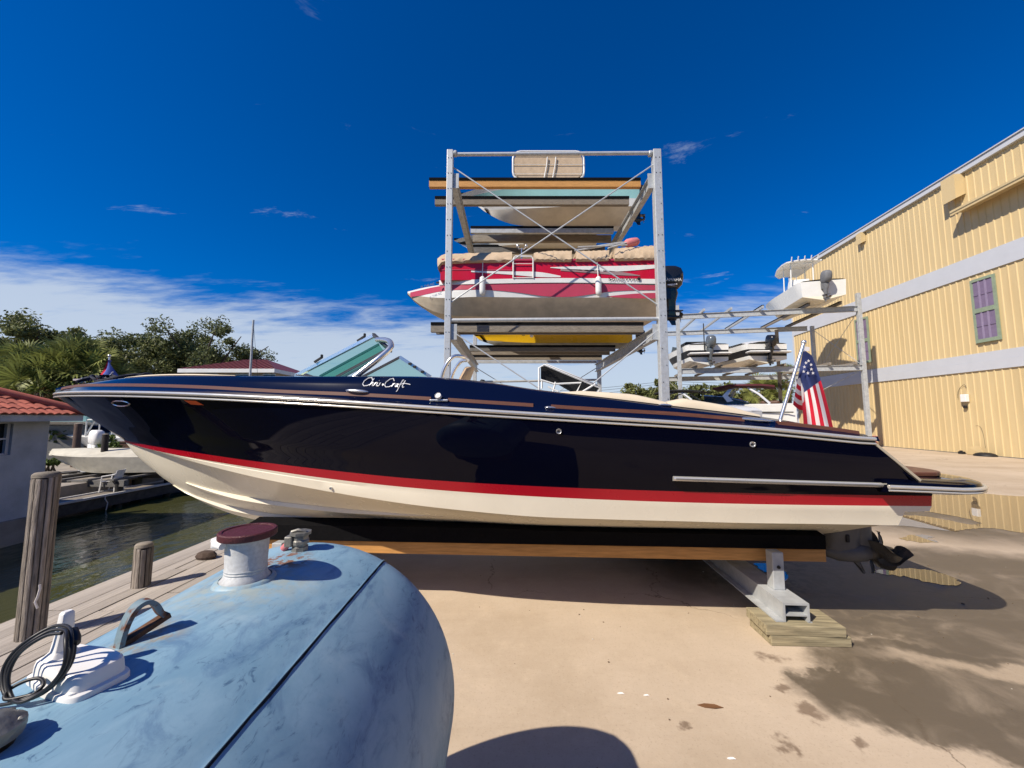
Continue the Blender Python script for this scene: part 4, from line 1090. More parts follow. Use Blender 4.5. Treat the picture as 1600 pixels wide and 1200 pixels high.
b = MB(); b.prism([(cx0 + .22, -0.33, hz - .06), (cx1 - .02, -0.33, hz - .06), (cx1 + .02, -0.33, hz - .20), (cx0 + .34, -0.33, hz - .19)], (0, -.02, 0)); b.build('skeg', M_GREYD, drive)
b = MB(); b.box((cx0 + .14, -0.425, .62), (.03, .02, .07)); b.build('water_intake', M_BLACK, drive, bevel=.005)
b = MB(); b.loft([[Vector((cx1 + .02 + .10 * math.cos(a), -0.34 + .05 * math.sin(a), z)) for a in [2 * PI * k / 12 for k in range(12)]] for z in (0.95, hz + 0.05)]); b.build('drive_strut', M_GREYD, drive, smooth=50)
b = MB(); b.box((cx1 + .02, -0.34, 0.80), (.34, .2, .025)); b.build('cavitation_plate', M_GREYD, drive, bevel=.008)
def prop(x, R_, nb, ph, hand):
    b = MB(); b.lathe([(0.06, x - .06), (0.065, x), (0.05, x + .07), (0.02, x + .10)], (0, -0.34, hz), 16, (1, 0, 0))
    for k in range(nb):
        a0 = ph + 2 * PI * k / nb; g = []
        for i in range(7):
            f = i / 6; r = lerp(0.05, R_, f); wd = 0.55 * math.sin(PI * (0.16 + 0.78 * f)) ** 0.8 * (1 if f < .9 else .75); row = []
            for j in range(6):
                q = (j / 5 - .5) * 2; a = a0 + hand * (q * wd * 0.5 / max(r, .05) * 0.20 * 2 + f * .35)
                row.append(Vector((x + q * 0.07 * math.cos(f) + 0.05 * f * f, -0.34 + r * math.cos(a), hz + r * math.sin(a))))
            g.append(row)
        top = g; n0 = len(b.v); b.grid(top); b.grid([[v + Vector((.008, 0, 0)) for v in r_] for r_ in top])
    b.build('propeller', M_PROP, drive, smooth=50)
prop(cx1 + .10, 0.22, 3, 0.5, 1); prop(cx1 + .22, 0.20, 3, 1.3, -1)

# ------------------------------------------------------------------ timber bunks and steel stands that carry the boat
def bunk(label, t, s0, s1):
    r = thing('boat_bunk', label, 'bunk', boat.matrix_basis @ Vector((s0, t, 0.47)), -BA, 'bunks under the navy boat')
    L_ = s1 - s0
    b = MB(); b.box((L_ / 2, 0, 0.055), (L_, 0.10, 0.115)); b.build('timber', M_PINE, r, bevel=.004)
    # carpeted pad that follows the bottom
    b = MB(); rings = []
    for x in np.linspace(-0.05, L_ - .02, 30):
        s = s0 + x; a, c = interp(s, Z_KE), interp(s, Z_CH); u = abs(t) / max(Tc(s), .6); zb = min(lerp(a, c, min(u, 1)), 0.735) - 0.47
        rings.append([Vector((x, -.085, 0.1155)), Vector((x, .085, .1155)), Vector((x, .085, zb + .02)), Vector((x, -.085, zb - .012))])
    b.loft(rings); b.build('carpet_pad', M_CARPET, r)
    return r
bunk('near carpet topped pine bunk under the navy hull', -0.56, 3.02, BT(1289, 860, -0.6).x)
bunk('far carpet topped bunk hidden in shade under the navy hull', 0.56, BT(397, 830, 0.5).x, 8.3)
def stand(label, s, grp='steel stands under the navy boat'):
    r = thing('boat_stand', label, 'stand', boat.matrix_basis @ Vector((s, 0, 0)), -BA, grp)
    b = MB(); w = 0.20
    z0, z1 = 0.148, 0.292
    y0, y1 = -1.02, 1.9
    # hollow box beam: top, two walls, a thin inner web
    for c, d in (((0, (y0 + y1) / 2, z1 - .008), (w, y1 - y0, .016)), ((-w / 2 + .008, (y0 + y1) / 2, (z0 + z1) / 2 - .008), (.016, y1 - y0, z1 - z0 - .017)), ((w / 2 - .008, (y0 + y1) / 2, (z0 + z1) / 2 - .008), (.016, y1 - y0, z1 - z0 - .017)),
                 ((0, (y0 + y1) / 2, z0 + .05), (w - .034, y1 - y0 - .01, .012))): b.box(c, d)
    b.box((-w / 2 - .03, (y0 + y1) / 2, z0 + .006), (.06, y1 - y0, .012)); b.box((w / 2 + .0, (y0 + y1) / 2, z0 - .0), (.03, y1 - y0, .012))
    b.build('cross_beam', M_GALV, r)
    b = MB(); b.box((0.02, y0 + .28, (z1 + 0.60) / 2), (0.095, 0.095, 0.60 - z1)); b.build('upright', M_GALV, r, bevel=.006)
    b = MB(); b.lathe([(0.014, 0), (.012, .012), (0.001, .014)], (0.02, y0 + .232, .48), 10, (0, -1, 0)); b.build('bolt', M_BLACK, r)
    b = MB(); b.box((0.02, y1 - .6, (z1 + 0.60) / 2), (0.095, 0.095, 0.60 - z1)); b.build('upright', M_GALV, r, bevel=.006)
    return r
p = BT(1240, 960, -0.95)
sx_ = p.x - 0.02
stand('galvanised stand with a hollow cross beam under the stern of the navy boat', sx_)
stand('galvanised stand under the forward bunks mostly hidden by the blue tank', 3.35)
for i, (dx, rz_, lab) in enumerate(((0.02, 0.02, 'lower treated board of the two boards under the stern stand'), (-0.01, -0.01, 'upper treated board directly under the stern stand beam'))):
    pos = boat.matrix_basis @ Vector((sx_ + 0.04 + dx, -0.93, 0.001 + 0.0735 * i))
    b = MB(); b.box((0, 0, .036), (0.60 - .012 * i, 0.29, 0.072)); o = b.build('timber_board', M_TREATED, None, bevel=.004)
    o.location = pos; o.rotation_euler = (0, 0, -BA + rz_); tag(o, lab, 'board', 'boards under the stern stand')
for i, lab in enumerate(('dark board on the ground under the far end of the stern stand',)):
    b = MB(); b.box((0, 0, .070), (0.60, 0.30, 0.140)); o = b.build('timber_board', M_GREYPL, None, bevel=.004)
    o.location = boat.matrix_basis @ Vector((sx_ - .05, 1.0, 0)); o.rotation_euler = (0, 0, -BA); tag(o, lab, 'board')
for y in (-0.9, 1.0):
    b = MB(); b.box((0, 0, .070), (0.6, 0.3, 0.140)); o = b.build('timber_board', M_TREATED, None, bevel=.004)
    o.location = boat.matrix_basis @ Vector((3.35, y, 0)); o.rotation_euler = (0, 0, -BA)
    tag(o, 'board under the forward stand of the navy boat on the ' + ('near side' if y < 0 else 'far side'), 'board')
# ------------------------------------------------------------------ blue storage tank in the foreground
TXC, TZC, TR, TD, TK, TYAW = -0.717, 0.788, 0.52, 1.383, 0.536, R(1.63)
tank = thing('storage_tank', 'large faded blue steel storage tank lying on its side in the foreground', 'tank', (TXC, TD, 0), TYAW)
def tank_paint():
    m = bpy.data.materials.new('faded_blue_paint'); m.use_nodes = True
    t = m.node_tree; n = t.nodes; L = t.links.new
    b = n['Principled BSDF']
    tcn = n.new('ShaderNodeTexCoord'); P = tcn.outputs['Object']
    def noise(sc, det, rough, stretch=(1, 1, 1), dist=0.0):
        mp = n.new('ShaderNodeMapping'); mp.inputs['Scale'].default_value = stretch; L(P, mp.inputs[0])
        q = n.new('ShaderNodeTexNoise'); q.inputs['Scale'].default_value = sc; q.inputs['Detail'].default_value = det; q.inputs['Roughness'].default_value = rough; q.inputs['Distortion'].default_value = dist
        L(mp.outputs[0], q.inputs['Vector']); return q.outputs[0]
    def rng(v, a, c, lo=0.0, hi=1.0):
        q = n.new('ShaderNodeMapRange'); q.interpolation_type = 'SMOOTHSTEP'
        for i, x in ((1, a), (2, c), (3, lo), (4, hi)): q.inputs[i].default_value = x
        L(v, q.inputs[0]); return q.outputs[0]
    def mul(a, c):
        q = n.new('ShaderNodeMath'); q.operation = 'MULTIPLY'; L(a, q.inputs[0])
        if isinstance(c, (int, float)): q.inputs[1].default_value = c
        else: L(c, q.inputs[1])
        return q.outputs[0]
    def mix(f, a, c):
        q = n.new('ShaderNodeMix'); q.data_type = 'RGBA'; L(f, q.inputs[0])
        for i, v in ((6, a), (7, c)):
            if isinstance(v, tuple): q.inputs[i].default_value = (*v, 1)
            else: L(v, q.inputs[i])
        return q.outputs[2]
    # chalky top coat over a deeper blue that shows through in smears running round the shell
    a = noise(3.2, 8, 0.68, (1, 0.55, 1), 0.6); c = noise(11, 7, 0.7, (1, 0.5, 1), 0.9); d = noise(34, 5, 0.7, (1.3, 0.55, 1), 1.4)
    col = mix(rng(a, 0.36, 0.66), (0.255, 0.405, 0.51), (0.155, 0.29, 0.40))
    col = mix(mul(rng(c, 0.50, 0.70), 0.72), col, (0.085, 0.175, 0.30))
    col = mix(mul(mul(rng(d, 0.55, 0.68), rng(a, 0.40, 0.60)), 0.80), col, (0.04, 0.10, 0.19))
    e = noise(5.5, 6, 0.6, (1, 1, 1), 0.3)
    col = mix(mul(rng(e, 0.56, 0.78), 0.55), col, (0.42, 0.53, 0.57))
    # rust and grime round the riser foot and the lifting lug
    def spot(cx, cy, cz, r, soft):
        mp = n.new('ShaderNodeVectorMath'); mp.operation = 'DISTANCE'; L(P, mp.inputs[0]); mp.inputs[1].default_value = (cx, cy, cz)
        return rng(mp.outputs['Value'], r - soft, r + soft, 1.0, 0.0)
    g = noise(26, 6, 0.7)
    col = mix(mul(mul(spot(-.02, -.287, TZC + .52, .17, .07), rng(g, .35, .6)), 0.62), col, (0.36, 0.37, 0.30))
    col = mix(mul(mul(spot(.0, -.15, TZC + .52, .075, .035), rng(g, .47, .55)), 0.9), col, (0.20, 0.065, 0.02))
    col = mix(mul(mul(spot(-.045, -.565, TZC + .515, .065, .03), rng(g, .40, .6)), 0.8), col, (0.30, 0.22, 0.12))
    L(col, b.inputs['Base Color'])
    L(rng(a, 0.3, 0.7, 0.46, 0.62), b.inputs['Roughness'])
    b.inputs['Specular IOR Level'].default_value = 0.45
    bp = n.new('ShaderNodeBump'); bp.inputs['Strength'].default_value = 0.16; bp.inputs['Distance'].default_value = 0.004
    L(c, bp.inputs['Height']); L(bp.outputs[0], b.inputs['Normal'])
    return m
M_TANK = tank_paint()
def tank_ring(y, r, n=96): return [Vector((r * math.sin(2 * PI * k / n), y, TZC + r * math.cos(2 * PI * k / n))) for k in range(n)]
b = MB(); LB = -2.6
rings = []
for k in range(11):
    a = PI / 2 * (1 - k / 10); rings.append(tank_ring(LB - TK * TR * math.sin(a), max(TR * math.cos(a), .004)))
rings += [tank_ring(y, TR) for y in np.linspace(LB + .05, -0.02, 30)]
for k in range(0, 17):
    a = PI / 2 * k / 16; rings.append(tank_ring(TK * TR * math.sin(a), max(TR * math.cos(a), .004)))
b.loft(rings); b.build('shell', M_TANK, tank, smooth=60)
# lengthwise seam: a raised lip with a dark groove beside it
def on_tank(ang, y, h=0.0):
    r = TR + h
    if y <= 0: return Vector((r * math.sin(ang), y, TZC + r * math.cos(ang)))
    rr = TR * math.sqrt(max(1 - (y / (TK * TR)) ** 2, 0)) + h
    return Vector((rr * math.sin(ang), y, TZC + rr * math.cos(ang)))
sa = R(29.6)
def seam_a(y): return sa + R(1.2) * y / .8 * 0.8
b = MB(); rings = []
ys = list(np.linspace(-2.5, 0.10, 80))
for i, y in enumerate(ys):
    a = seam_a(y) + rnd.uniform(-.0008, .0008); rings.append([on_tank(a - .006, y, -.002), on_tank(a - .005, y, .0035), on_tank(a + .001, y, .0040), on_tank(a + .003, y, -.002)])
b.loft(rings); b.build('seam_lip', M_TANK, tank, smooth=30)
b = MB(); rings = []
for i, y in enumerate(ys):
    a = seam_a(y) + rnd.uniform(-.001, .001); w = .0105 + rnd.uniform(-.002, .0025); rings.append([on_tank(a + .0025, y, -.001), on_tank(a + .003, y, .0014), on_tank(a + w, y, .0012), on_tank(a + w + .001, y, -.001)])
b.loft(rings); b.build('seam_groove', mat('dark_seam_filler', (0.012, 0.016, 0.022), 0.9, var=0.5, scale=60), tank)
# galvanised riser with a maroon hatch lid
rp = Vector((-0.022, -0.287, TZC + TR))
ris = MB(); ris.lathe([(.060, -.012), (.060, .004), (.052, .014), (.051, .020), (.0495, .022), (.051, .026), (.0495, .029), (.051, .033), (.0495, .036), (.052, .106), (.054, .108), (.054, .112)], rp, 40); riser = ris.build('riser', M_RISER, tank, smooth=40)
b = MB(); b.lathe([(.052, .111), (.068, .114), (.070, .117), (.070, .130), (.067, .133), (.060, .1325), (.059, .130), (.001, .131)], rp, 40); lid = b.build('hatch_lid', M_MAROONL, riser, smooth=35)
b = MB(); b.box(rp + Vector((-.050, -.025, .106)), (.045, .03, .024)); b.build('hinge_block', M_WHITEP, riser, bevel=.003)
b = MB(); b.tube([rp + Vector((-.072, .03, .109)), rp + Vector((-.077, -.02, .108)), rp + Vector((-.054, -.045, .106)), rp + Vector((-.028, -.058, .105))], .009, 8); b.build('lid_clasp', M_WHITEP, riser, smooth=50)
b = MB(); b.lathe([(.076, -.006), (.071, .003), (.062, .006)], rp, 40, cap=False); b.build('weld_collar', M_TANK, tank, smooth=60)
# relief valve further along
vp = Vector((0.006, -0.055, TZC + TR - .002))
v = MB(); v.lathe([(.026, 0), (.026, .014), (.022, .016), (.022, .022), (.028, .024), (.028, .034), (.025, .038), (.025, .05), (.034, .054), (.034, .062), (.02, .066), (.001, .067)], vp, 8); valve = v.build('relief_valve', M_BRASS, tank, smooth=30)
b = MB(); b.box(vp + Vector((-.028, -.012, .035)), (.026, .03, .034)); b.build('valve_clip', M_BRASS, valve, bevel=.004)
b = MB(); b.tube([vp + Vector((-.02, -.02, .066)), vp + Vector((0, -.02, .073)), vp + Vector((.022, -.01, .064))], .005, 6); b.build('valve_lever', M_BRASS, valve, smooth=50)
b = MB(); b.tube([vp + Vector((-.055, 0, .005)), vp + Vector((-.04, 0, .022)), vp + Vector((-.02, 0, .024))], .012, 8); b.build('red_fitting', M_PINK, valve, smooth=50)
# lifting lug: a flat bar bent to an arch
hp0 = Vector((-.066, -.592, TZC + TR - .006)); hp1 = Vector((-.034, -.530, TZC + TR - .002))
prof = [(0, 0), (.04, .30), (.12, .62), (.26, .90), (.42, 1.0), (.58, .98), (.74, .82), (.88, .52), (.95, .42)]
ctr = [hp0.lerp(hp1, f) + Vector((0, 0, .070 * h)) for f, h in prof]
ctr2 = ctr + [hp0.lerp(hp1, .97) + Vector((0, 0, .020)), hp0.lerp(hp1, .8) + Vector((0, 0, .010)), hp0.lerp(hp1, .3) + Vector((0, 0, .004)), hp0 + Vector((0, 0, .002))]
M_LUG = mat('rusting_blue_lug', (0.15, 0.215, 0.25), 0.6, col2=(0.14, 0.055, 0.025), scale=34, thr=(0.50, 0.60), bump=0.2)
wdir = (hp1 - hp0).cross(Vector((0, 0, 1))).normalized()
b = MB(); rings = []
ctrs = sm(ctr, 3)
for i, p in enumerate(ctrs):
    d = (ctrs[min(i + 1, len(ctrs) - 1)] - ctrs[max(i - 1, 0)]).normalized(); nn = wdir.cross(d).normalized()
    hw, hh = .0125, .0042
    rings.append([p + wdir * hw + nn * hh, p - wdir * hw + nn * hh, p - wdir * hw - nn * hh, p + wdir * hw - nn * hh])
b.loft(rings); lug = b.build('lifting_lug', M_LUG, tank, smooth=35)
b = MB(); b.bar(hp0 + Vector((0, 0, .004)), hp1 + Vector((.003, .006, .026)), .022, .010); b.build('lug_base', mat('rusted_steel', (0.16, 0.075, 0.04), 0.85, var=0.6, scale=40, bump=0.4), lug)
# saddles
for y in (-2.0, -0.25):
    b = MB(); b.prism([(-.40, y - .1, 0), (.40, y - .1, 0), (.44, y - .1, TZC - .30), (.25, y - .1, TZC - .47), (0, y - .1, TZC - .53), (-.25, y - .1, TZC - .47), (-.44, y - .1, TZC - .30)], (0, .2, 0)); b.build('saddle', M_CONC, tank)
# small regulator at the very edge of the picture
rg = thing('regulator_cap', 'grey metal regulator dome at the lower left corner on top of the blue tank', 'valve', tank.matrix_basis @ Vector((-.010, -.832, TZC + TR - .004)), TYAW)
b = MB(); b.lathe([(.020, -.002), (.020, .010), (.034, .014), (.036, .022), (.036, .030), (.028, .036), (.022, .042), (.012, .046), (.001, .047)], (0, 0, 0), 20); b.build('dome', M_BRASS, rg, smooth=35)
for k in range(5):
    a = 2 * PI * k / 5 + .5; b = MB(); b.lathe([(.005, .020), (.005, .034), (.001, .036)], (.031 * math.cos(a), .031 * math.sin(a), 0), 6); b.build('bolt', M_BRASS, rg)
b = MB(); b.lathe([(.027, -.004), (.027, .004), (.024, .005)], (0, 0, 0), 20); b.build('gasket', M_BLACK, rg)

# white electronic unit with an upright fin and a coil of cable
wu = thing('radar_unit', 'white plastic electronics unit with an upright fin resting on the blue tank', 'antenna', tank.matrix_basis @ Vector((-.042, -.690, TZC + TR - .006)), R(-18))
def TL(px, py, z): return atZ(px, py, z)
zt = TZC + TR
inv = wu.matrix_basis.inverted()
# footprint measured on the tank crown
def wl_(px, py, z): return inv @ atZ(px, py, z)
base = [wl_(x, y, zt + .006) for x, y in ((36, 1088), (150, 1089), (196, 1050), (192, 1036), (120, 1052), (60, 1068), (40, 1078))]
b = MB()
cen = sum(base, Vector()) / len(base)
def body_ring(e, z, cx=0, cy=0):
    e *= 1.10
    # rounded oblong, long axis along local x
    Lx, Ly = .072 * e, .038 * e
    pts = []
    for k in range(28):
        a = 2 * PI * k / 28; c, s_ = math.cos(a), math.sin(a)
        ex = 0.35
        pts.append(Vector((cx + Lx * math.copysign(abs(c) ** ex, c) * (1 if c > 0 else 1.0), cy + Ly * math.copysign(abs(s_) ** ex, s_) * (1 if c > -0.2 else .82), z)))
    return pts
b.loft([body_ring(1.0, .004), body_ring(1.0, .010), body_ring(.985, .013), body_ring(.90, .015), body_ring(.875, .030), body_ring(.84, .037), body_ring(.78, .040)])
b.build('housing', M_WHITEP, wu, smooth=32)
b = MB(); rings = []
for z, w, d, dx in ((.038, .020, .022, 0), (.05, .0105, .013, .002), (.075, .0090, .010, .004), (.102, .0080, .0085, .006), (.110, .0072, .0078, .006), (.113, .005, .0055, .006)):
    rings.append([Vector((-.040 + dx + w * math.copysign(abs(math.cos(a)) ** .4, math.cos(a)), -.004 + d * math.copysign(abs(math.sin(a)) ** .4, math.sin(a)), z)) for a in [2 * PI * k / 16 + .001 for k in range(16)]])
b.loft(rings); b.build('fin', M_WHITEP, wu, smooth=32)
b = MB(); b.add([(.0645, -.022, .019), (.0645, .018, .019), (.0635, .018, .032), (.0635, -.022, .032)], [(0, 1, 2, 3)]); 
b.v = [v + Vector((.0012, 0, 0)) for v in b.v]; b.build('label_sticker', M_PAPER, wu)
b = MB(); b.lathe([(.007, .010), (.007, .017), (.003, .019), (.001, .019)], (.060, -.030, 0), 12); b.build('mount_boss', M_WHITEP, wu, smooth=40)
b = MB(); b.lathe([(.040, -.006), (.036, .004)], (.025, 0, 0), 24); b.build('rubber_foot', M_BLACK, wu)
cb = thing('cable_coil', 'loops of black cable hung over the fin of the white electronics unit', 'cable', tank.matrix_basis @ Vector((.018, -.728, TZC + TR)), 0)
invc = cb.matrix_basis.inverted()
loop = [(118, 990, .085), (114, 1030, .058), (98, 1058, .032), (66, 1082, .014), (26, 1098, .005), (7, 1084, .008), (5, 1052, .032), (20, 1020, .056), (47, 996, .076), (82, 980, .088), (107, 979, .091)]
r0 = random.Random(4); pts = []
for turn in range(3):
    for k, (x, y, h) in enumerate(loop):
        sh = (1 - .10 * turn); X, Y = 62 + (x - 62) * sh + r0.uniform(-1.5, 1.5) - turn * 1.5, 1040 + (y - 1040) * (1 - .05 * turn) + r0.uniform(-2, 2) + 3 * turn
        pts.append(invc @ atZ(X, Y, zt + h + .002 * turn))
b = MB(); b.tube(sm(pts, 5), .0027, 8); b.build('cable', M_CABLE, cb, smooth=60)
lp2 = [(100, 1056, .034), (70, 1078, .016), (30, 1090, .010), (8, 1092, .010), (14, 1078, .016), (40, 1064, .024), (62, 1060, .026), (68, 1070, .022), (50, 1086, .012), (20, 1098, .004), (-15, 1104, -.004)]
b = MB(); b.tube(sm([invc @ atZ(x, y, zt + h) for x, y, h in lp2], 5), .0027, 8); b.build('cable', M_CABLE, cb, smooth=60)
tie = [invc @ atZ(x, y, zt + h) for x, y, h in ((113, 986, .086), (117, 996, .080), (116, 1006, .074))]
b = MB(); b.tube(tie, .0075, 8); b.build('cable_tie', M_CABLE, cb, smooth=60)
# ------------------------------------------------------------------ yellow metal storage building on the right
WANG = math.atan2(65, 600)
W_X0 = 19.8
W_DIR = Vector((math.sin(WANG), math.cos(WANG), 0))          # along the wall, away from the camera
W_NRM = Vector((-math.cos(WANG), math.sin(WANG), 0))          # out of the wall, towards the yard
bl = thing('storage_building', 'tall yellow ribbed metal boat storage building with grey bands along the right side', 'building', (W_X0, 0, 0), -WANG)
# local frame of the building: x = into the building (right), y = along the wall
Y0, Y1 = 2.0, 31.6
def wall_at(px, py):
    d = ray(px, py); o = Vector((0, 0, EYE)) - Vector((W_X0, 0, 0))
    k = -o.dot(W_NRM) / d.dot(W_NRM); p = o + d * k
    return p.dot(W_DIR), p.z
if True:
    ZE = 13.9
    zs = [wall_at(1600, y)[1] for y in (205, 372, 412, 540, 580, 717)]
    Z_EAVE = 0.5 * (wall_at(1600, 207)[1] + wall_at(1300, 392)[1])
    Z_B2T, Z_B2B = wall_at(1590, 374)[1], wall_at(1590, 407)[1]
    Z_B1T, Z_B1B = wall_at(1590, 543)[1], wall_at(1590, 573)[1]
PITCHR = 0.305
def panel_mesh(h, name):
    # one sheet: three ribs, 0.915 wide, standing from z=0 to h
    prof = []
    for k in range(3):
        y = k * PITCHR
        prof += [(0, y), (0, y + .225), (-.030, y + .245), (-.030, y + .285), (0, y + .305)]
    prof = [p for i, p in enumerate(prof) if i == 0 or p != prof[i - 1]]
    b = MB(); b.grid([[Vector((x, y, z)) for x, y in prof] for z in (0, h)])
    return b.mesh(name, M_YELLOW, fix=False)
tiers = [(0.03, Z_B1B), (Z_B1T, Z_B2B), (Z_B2T, Z_EAVE - 0.1)]
for z0, z1 in tiers:
    me = panel_mesh(z1 - z0, 'siding_panel')
    y = Y0
    while y < Y1 - 0.5:
        place(me, 'siding_panel', bl, (rnd.uniform(-.004, .004), y, z0)); y += 0.915
Y1 = y
for zt, zb in ((Z_B1T, Z_B1B), (Z_B2T, Z_B2B)):
    for q0, q1, o in ((zb, zb + (zt - zb) * .52, .07), (zb + (zt - zb) * .52 + .004, zt, .055)):
        b = MB(); b.box((-o / 2, (Y0 + Y1) / 2, (q0 + q1) / 2), (o, Y1 - Y0, q1 - q0)); b.build('grey_band', M_GREYTRIM, bl)
b = MB(); b.box((-.06, (Y0 + Y1) / 2, Z_EAVE - .02), (.22, Y1 - Y0 + .3, .24)); b.box((.0, (Y0 + Y1) / 2, Z_EAVE + .14), (.45, Y1 - Y0 + .4, .05)); b.build('eave_gutter', M_GREYTRIM, bl)
b = MB(); b.box((-.03, Y1 + .02, Z_EAVE / 2), (.10, .16, Z_EAVE)); b.build('corner_trim', M_GREYTRIM, bl)
b = MB(); b.box((10.02, (Y0 + Y1) / 2, Z_EAVE / 2), (19.9, Y1 - Y0 - .04, Z_EAVE - .06)); b.build('wall_core', M_YELLOW, bl)
b = MB(); b.prism([(-.2, Y0 - .1, Z_EAVE + .17), (20.2, Y0 - .1, Z_EAVE + .17), (10, Y0 - .1, Z_EAVE + 2.6)], (0, Y1 - Y0 + .3, 0)); b.build('roof', M_GREYTRIM, bl)
b = MB(); b.box((-.01, (Y0 + Y1) / 2, .015), (.06, Y1 - Y0, .03)); b.build('base_flashing', M_GREYD, bl)
# boxed corbels below the eave
for px in (1498, 1343):
    y, _ = wall_at(px, 300)
    k_ = 1.0 if px > 1400 else .62
    b = MB(); b.prism([(-.02, y - .32 * k_, Z_EAVE - .14), (-.46 * k_, y - .32 * k_, Z_EAVE - .14), (-.46 * k_, y - .32 * k_, Z_EAVE - 1.35 * k_), (-.02, y - .32 * k_, Z_EAVE - 1.15 * k_)], (0, .64 * k_, 0)); b.build('corbel', M_YELLOW, bl)
# awning box over the upper wall
y_a, z_a = wall_at(1508, 333)
AZ = z_a
b = MB(); YA0 = Y0 + .2
b.prism([(-.02, YA0, AZ + .30), (-.66, YA0, AZ + .12), (-.66, YA0, AZ - .12), (-.60, YA0, AZ - .12), (-.60, YA0, AZ + .04), (-.02, YA0, AZ + .04)], (0, y_a - YA0, 0)); b.build('awning', M_YELLOW, bl)
b = MB(); b.box((-.675, (YA0 + y_a) / 2, AZ + .005), (.02, y_a - YA0, .03)); b.build('awning_lip', M_TREATED, bl)
# shuttered windows
def shutter(px0, px1, py0, py1, ref):
    ya, zt = wall_at(px1, ref[0]); yb, _ = wall_at(px0, ref[0]); _, zb = wall_at(px1, ref[1])
    if ya > yb: ya, yb = yb, ya
    w, h = yb - ya, zt - zb; yc, zc = (ya + yb) / 2, (zt + zb) / 2
    b = MB()
    b.box((-.055, ya + .06, zc), (.05, .12, h)); b.box((-.055, yb - .06, zc), (.05, .12, h)); b.box((-.075, yc, zt - .06), (.088, w - .242, .12)); b.box((-.08, yc, zb + .08), (.10, w - .242, .16)); b.box((-.075, yc, zc), (.088, w - .242, .20))
    f = b.build('window_frame', M_GREENTR, bl)
    for half in (0, 1):
        z0 = zb + .16 if half == 0 else zc + .10; z1 = zc - .10 if half == 0 else zt - .12
        b = MB(); b.box((-.062, yc, (z0 + z1) / 2), (.03, w - .244, z1 - z0 - .004)); b.build('shutter_board', M_PURPLE, f)
        for k in (1, 2):
            yy = ya + .12 + (w - .24) * k / 3; b = MB(); b.box((-.090, yy, (z0 + z1) / 2), (.026, .07, z1 - z0 - .006)); b.build('muntin', M_PURPLEL, f)
        b = MB(); b.box((-.088, yc, (z0 + z1) / 2), (.020, w - .25, .06)); b.build('muntin', M_PURPLE, f)
shutter(1516, 1556, 430, 532, (427, 532))
shutter(1336, 1357, 490, 570, (494, 567))
# fittings on the wall
y, z = wall_at(1512, 622)
b = MB(); b.box((-.13, y, z), (.16, .26, .36)); mb_ = b.build('meter_box', M_WHITEP, bl, bevel=.02)
b = MB(); b.box((-.09, y + .05, z - .42), (.1, .14, .14)); b.build('tap', M_BLACK, bl, bevel=.02)
b = MB(); pts = []
for px, py in ((1499, 622), (1499, 613), (1503, 605), (1509, 601), (1512, 606)): yy, zz_ = wall_at(px, py); pts.append(Vector((-.06, yy, zz_)))
b.tube(sm(pts, 4), .008, 6); b.build('wall_cable', M_CABLE, bl, smooth=60)
b = MB(); pts = []
for px, py in ((1526, 665), (1533, 667), (1538, 680), (1541, 700)): yy, zz_ = wall_at(px, py); pts.append(Vector((-.035, yy, zz_)))
b.tube(sm(pts, 4), .005, 6); b.build('wall_cable', M_CABLE, bl, smooth=60)
# things at the foot of the wall
def wall_floor(px, off=0.35):
    y, _ = wall_at(px, 700); return bl.matrix_basis @ Vector((-off, y, 0))
p = wall_floor(1552); b = MB(); b.ball((0, 0, .02), .34, 7, (1.0, 1.15, .45)); o = b.build('ground_lump', M_BLACK, None, smooth=60); o.location = p; tag(o, 'low black bundle lying at the foot of the yellow wall', 'bundle')
p = wall_floor(1536, .3); b = MB(); b.prism([(0, -.35, 0), (0, .35, 0), (-.05, .22, .34), (-.02, -.2, .42)], (-.04, 0, .02)); o = b.build('siding_scrap', M_YELLOW, None); o.location = p; tag(o, 'bent yellow scrap of siding leaning at the foot of the wall beside the black bundle', 'scrap')
p = wall_floor(1513, .3); b = MB(); b.box((0, 0, .06), (.14, .22, .12)); b.box((0, .02, .14), (.08, .1, .05)); o = b.build('small_block', M_BLACK, None, bevel=.02); o.location = p; tag(o, 'small dark block on the ground below the white meter box', 'block')
p = wall_floor(1374, .5); hz_ = thing('hose_coil', 'coiled reddish hose heaped at the foot of the yellow wall', 'hose', p)
b = MB()
for k in range(4):
    r0 = random.Random(k); a0 = r0.uniform(0, 6); pts = [Vector((.28 * math.cos(a) * (1 + .1 * k) + r0.uniform(-.03, .03), .34 * math.sin(a), .12 + .18 * k * .6 + .16 * math.sin(a + a0))) for a in [2 * PI * i / 20 for i in range(20)]]
    b.tube(pts, .022, 6, closed=True)
b.build('hose', M_PINK, hz_, smooth=60)

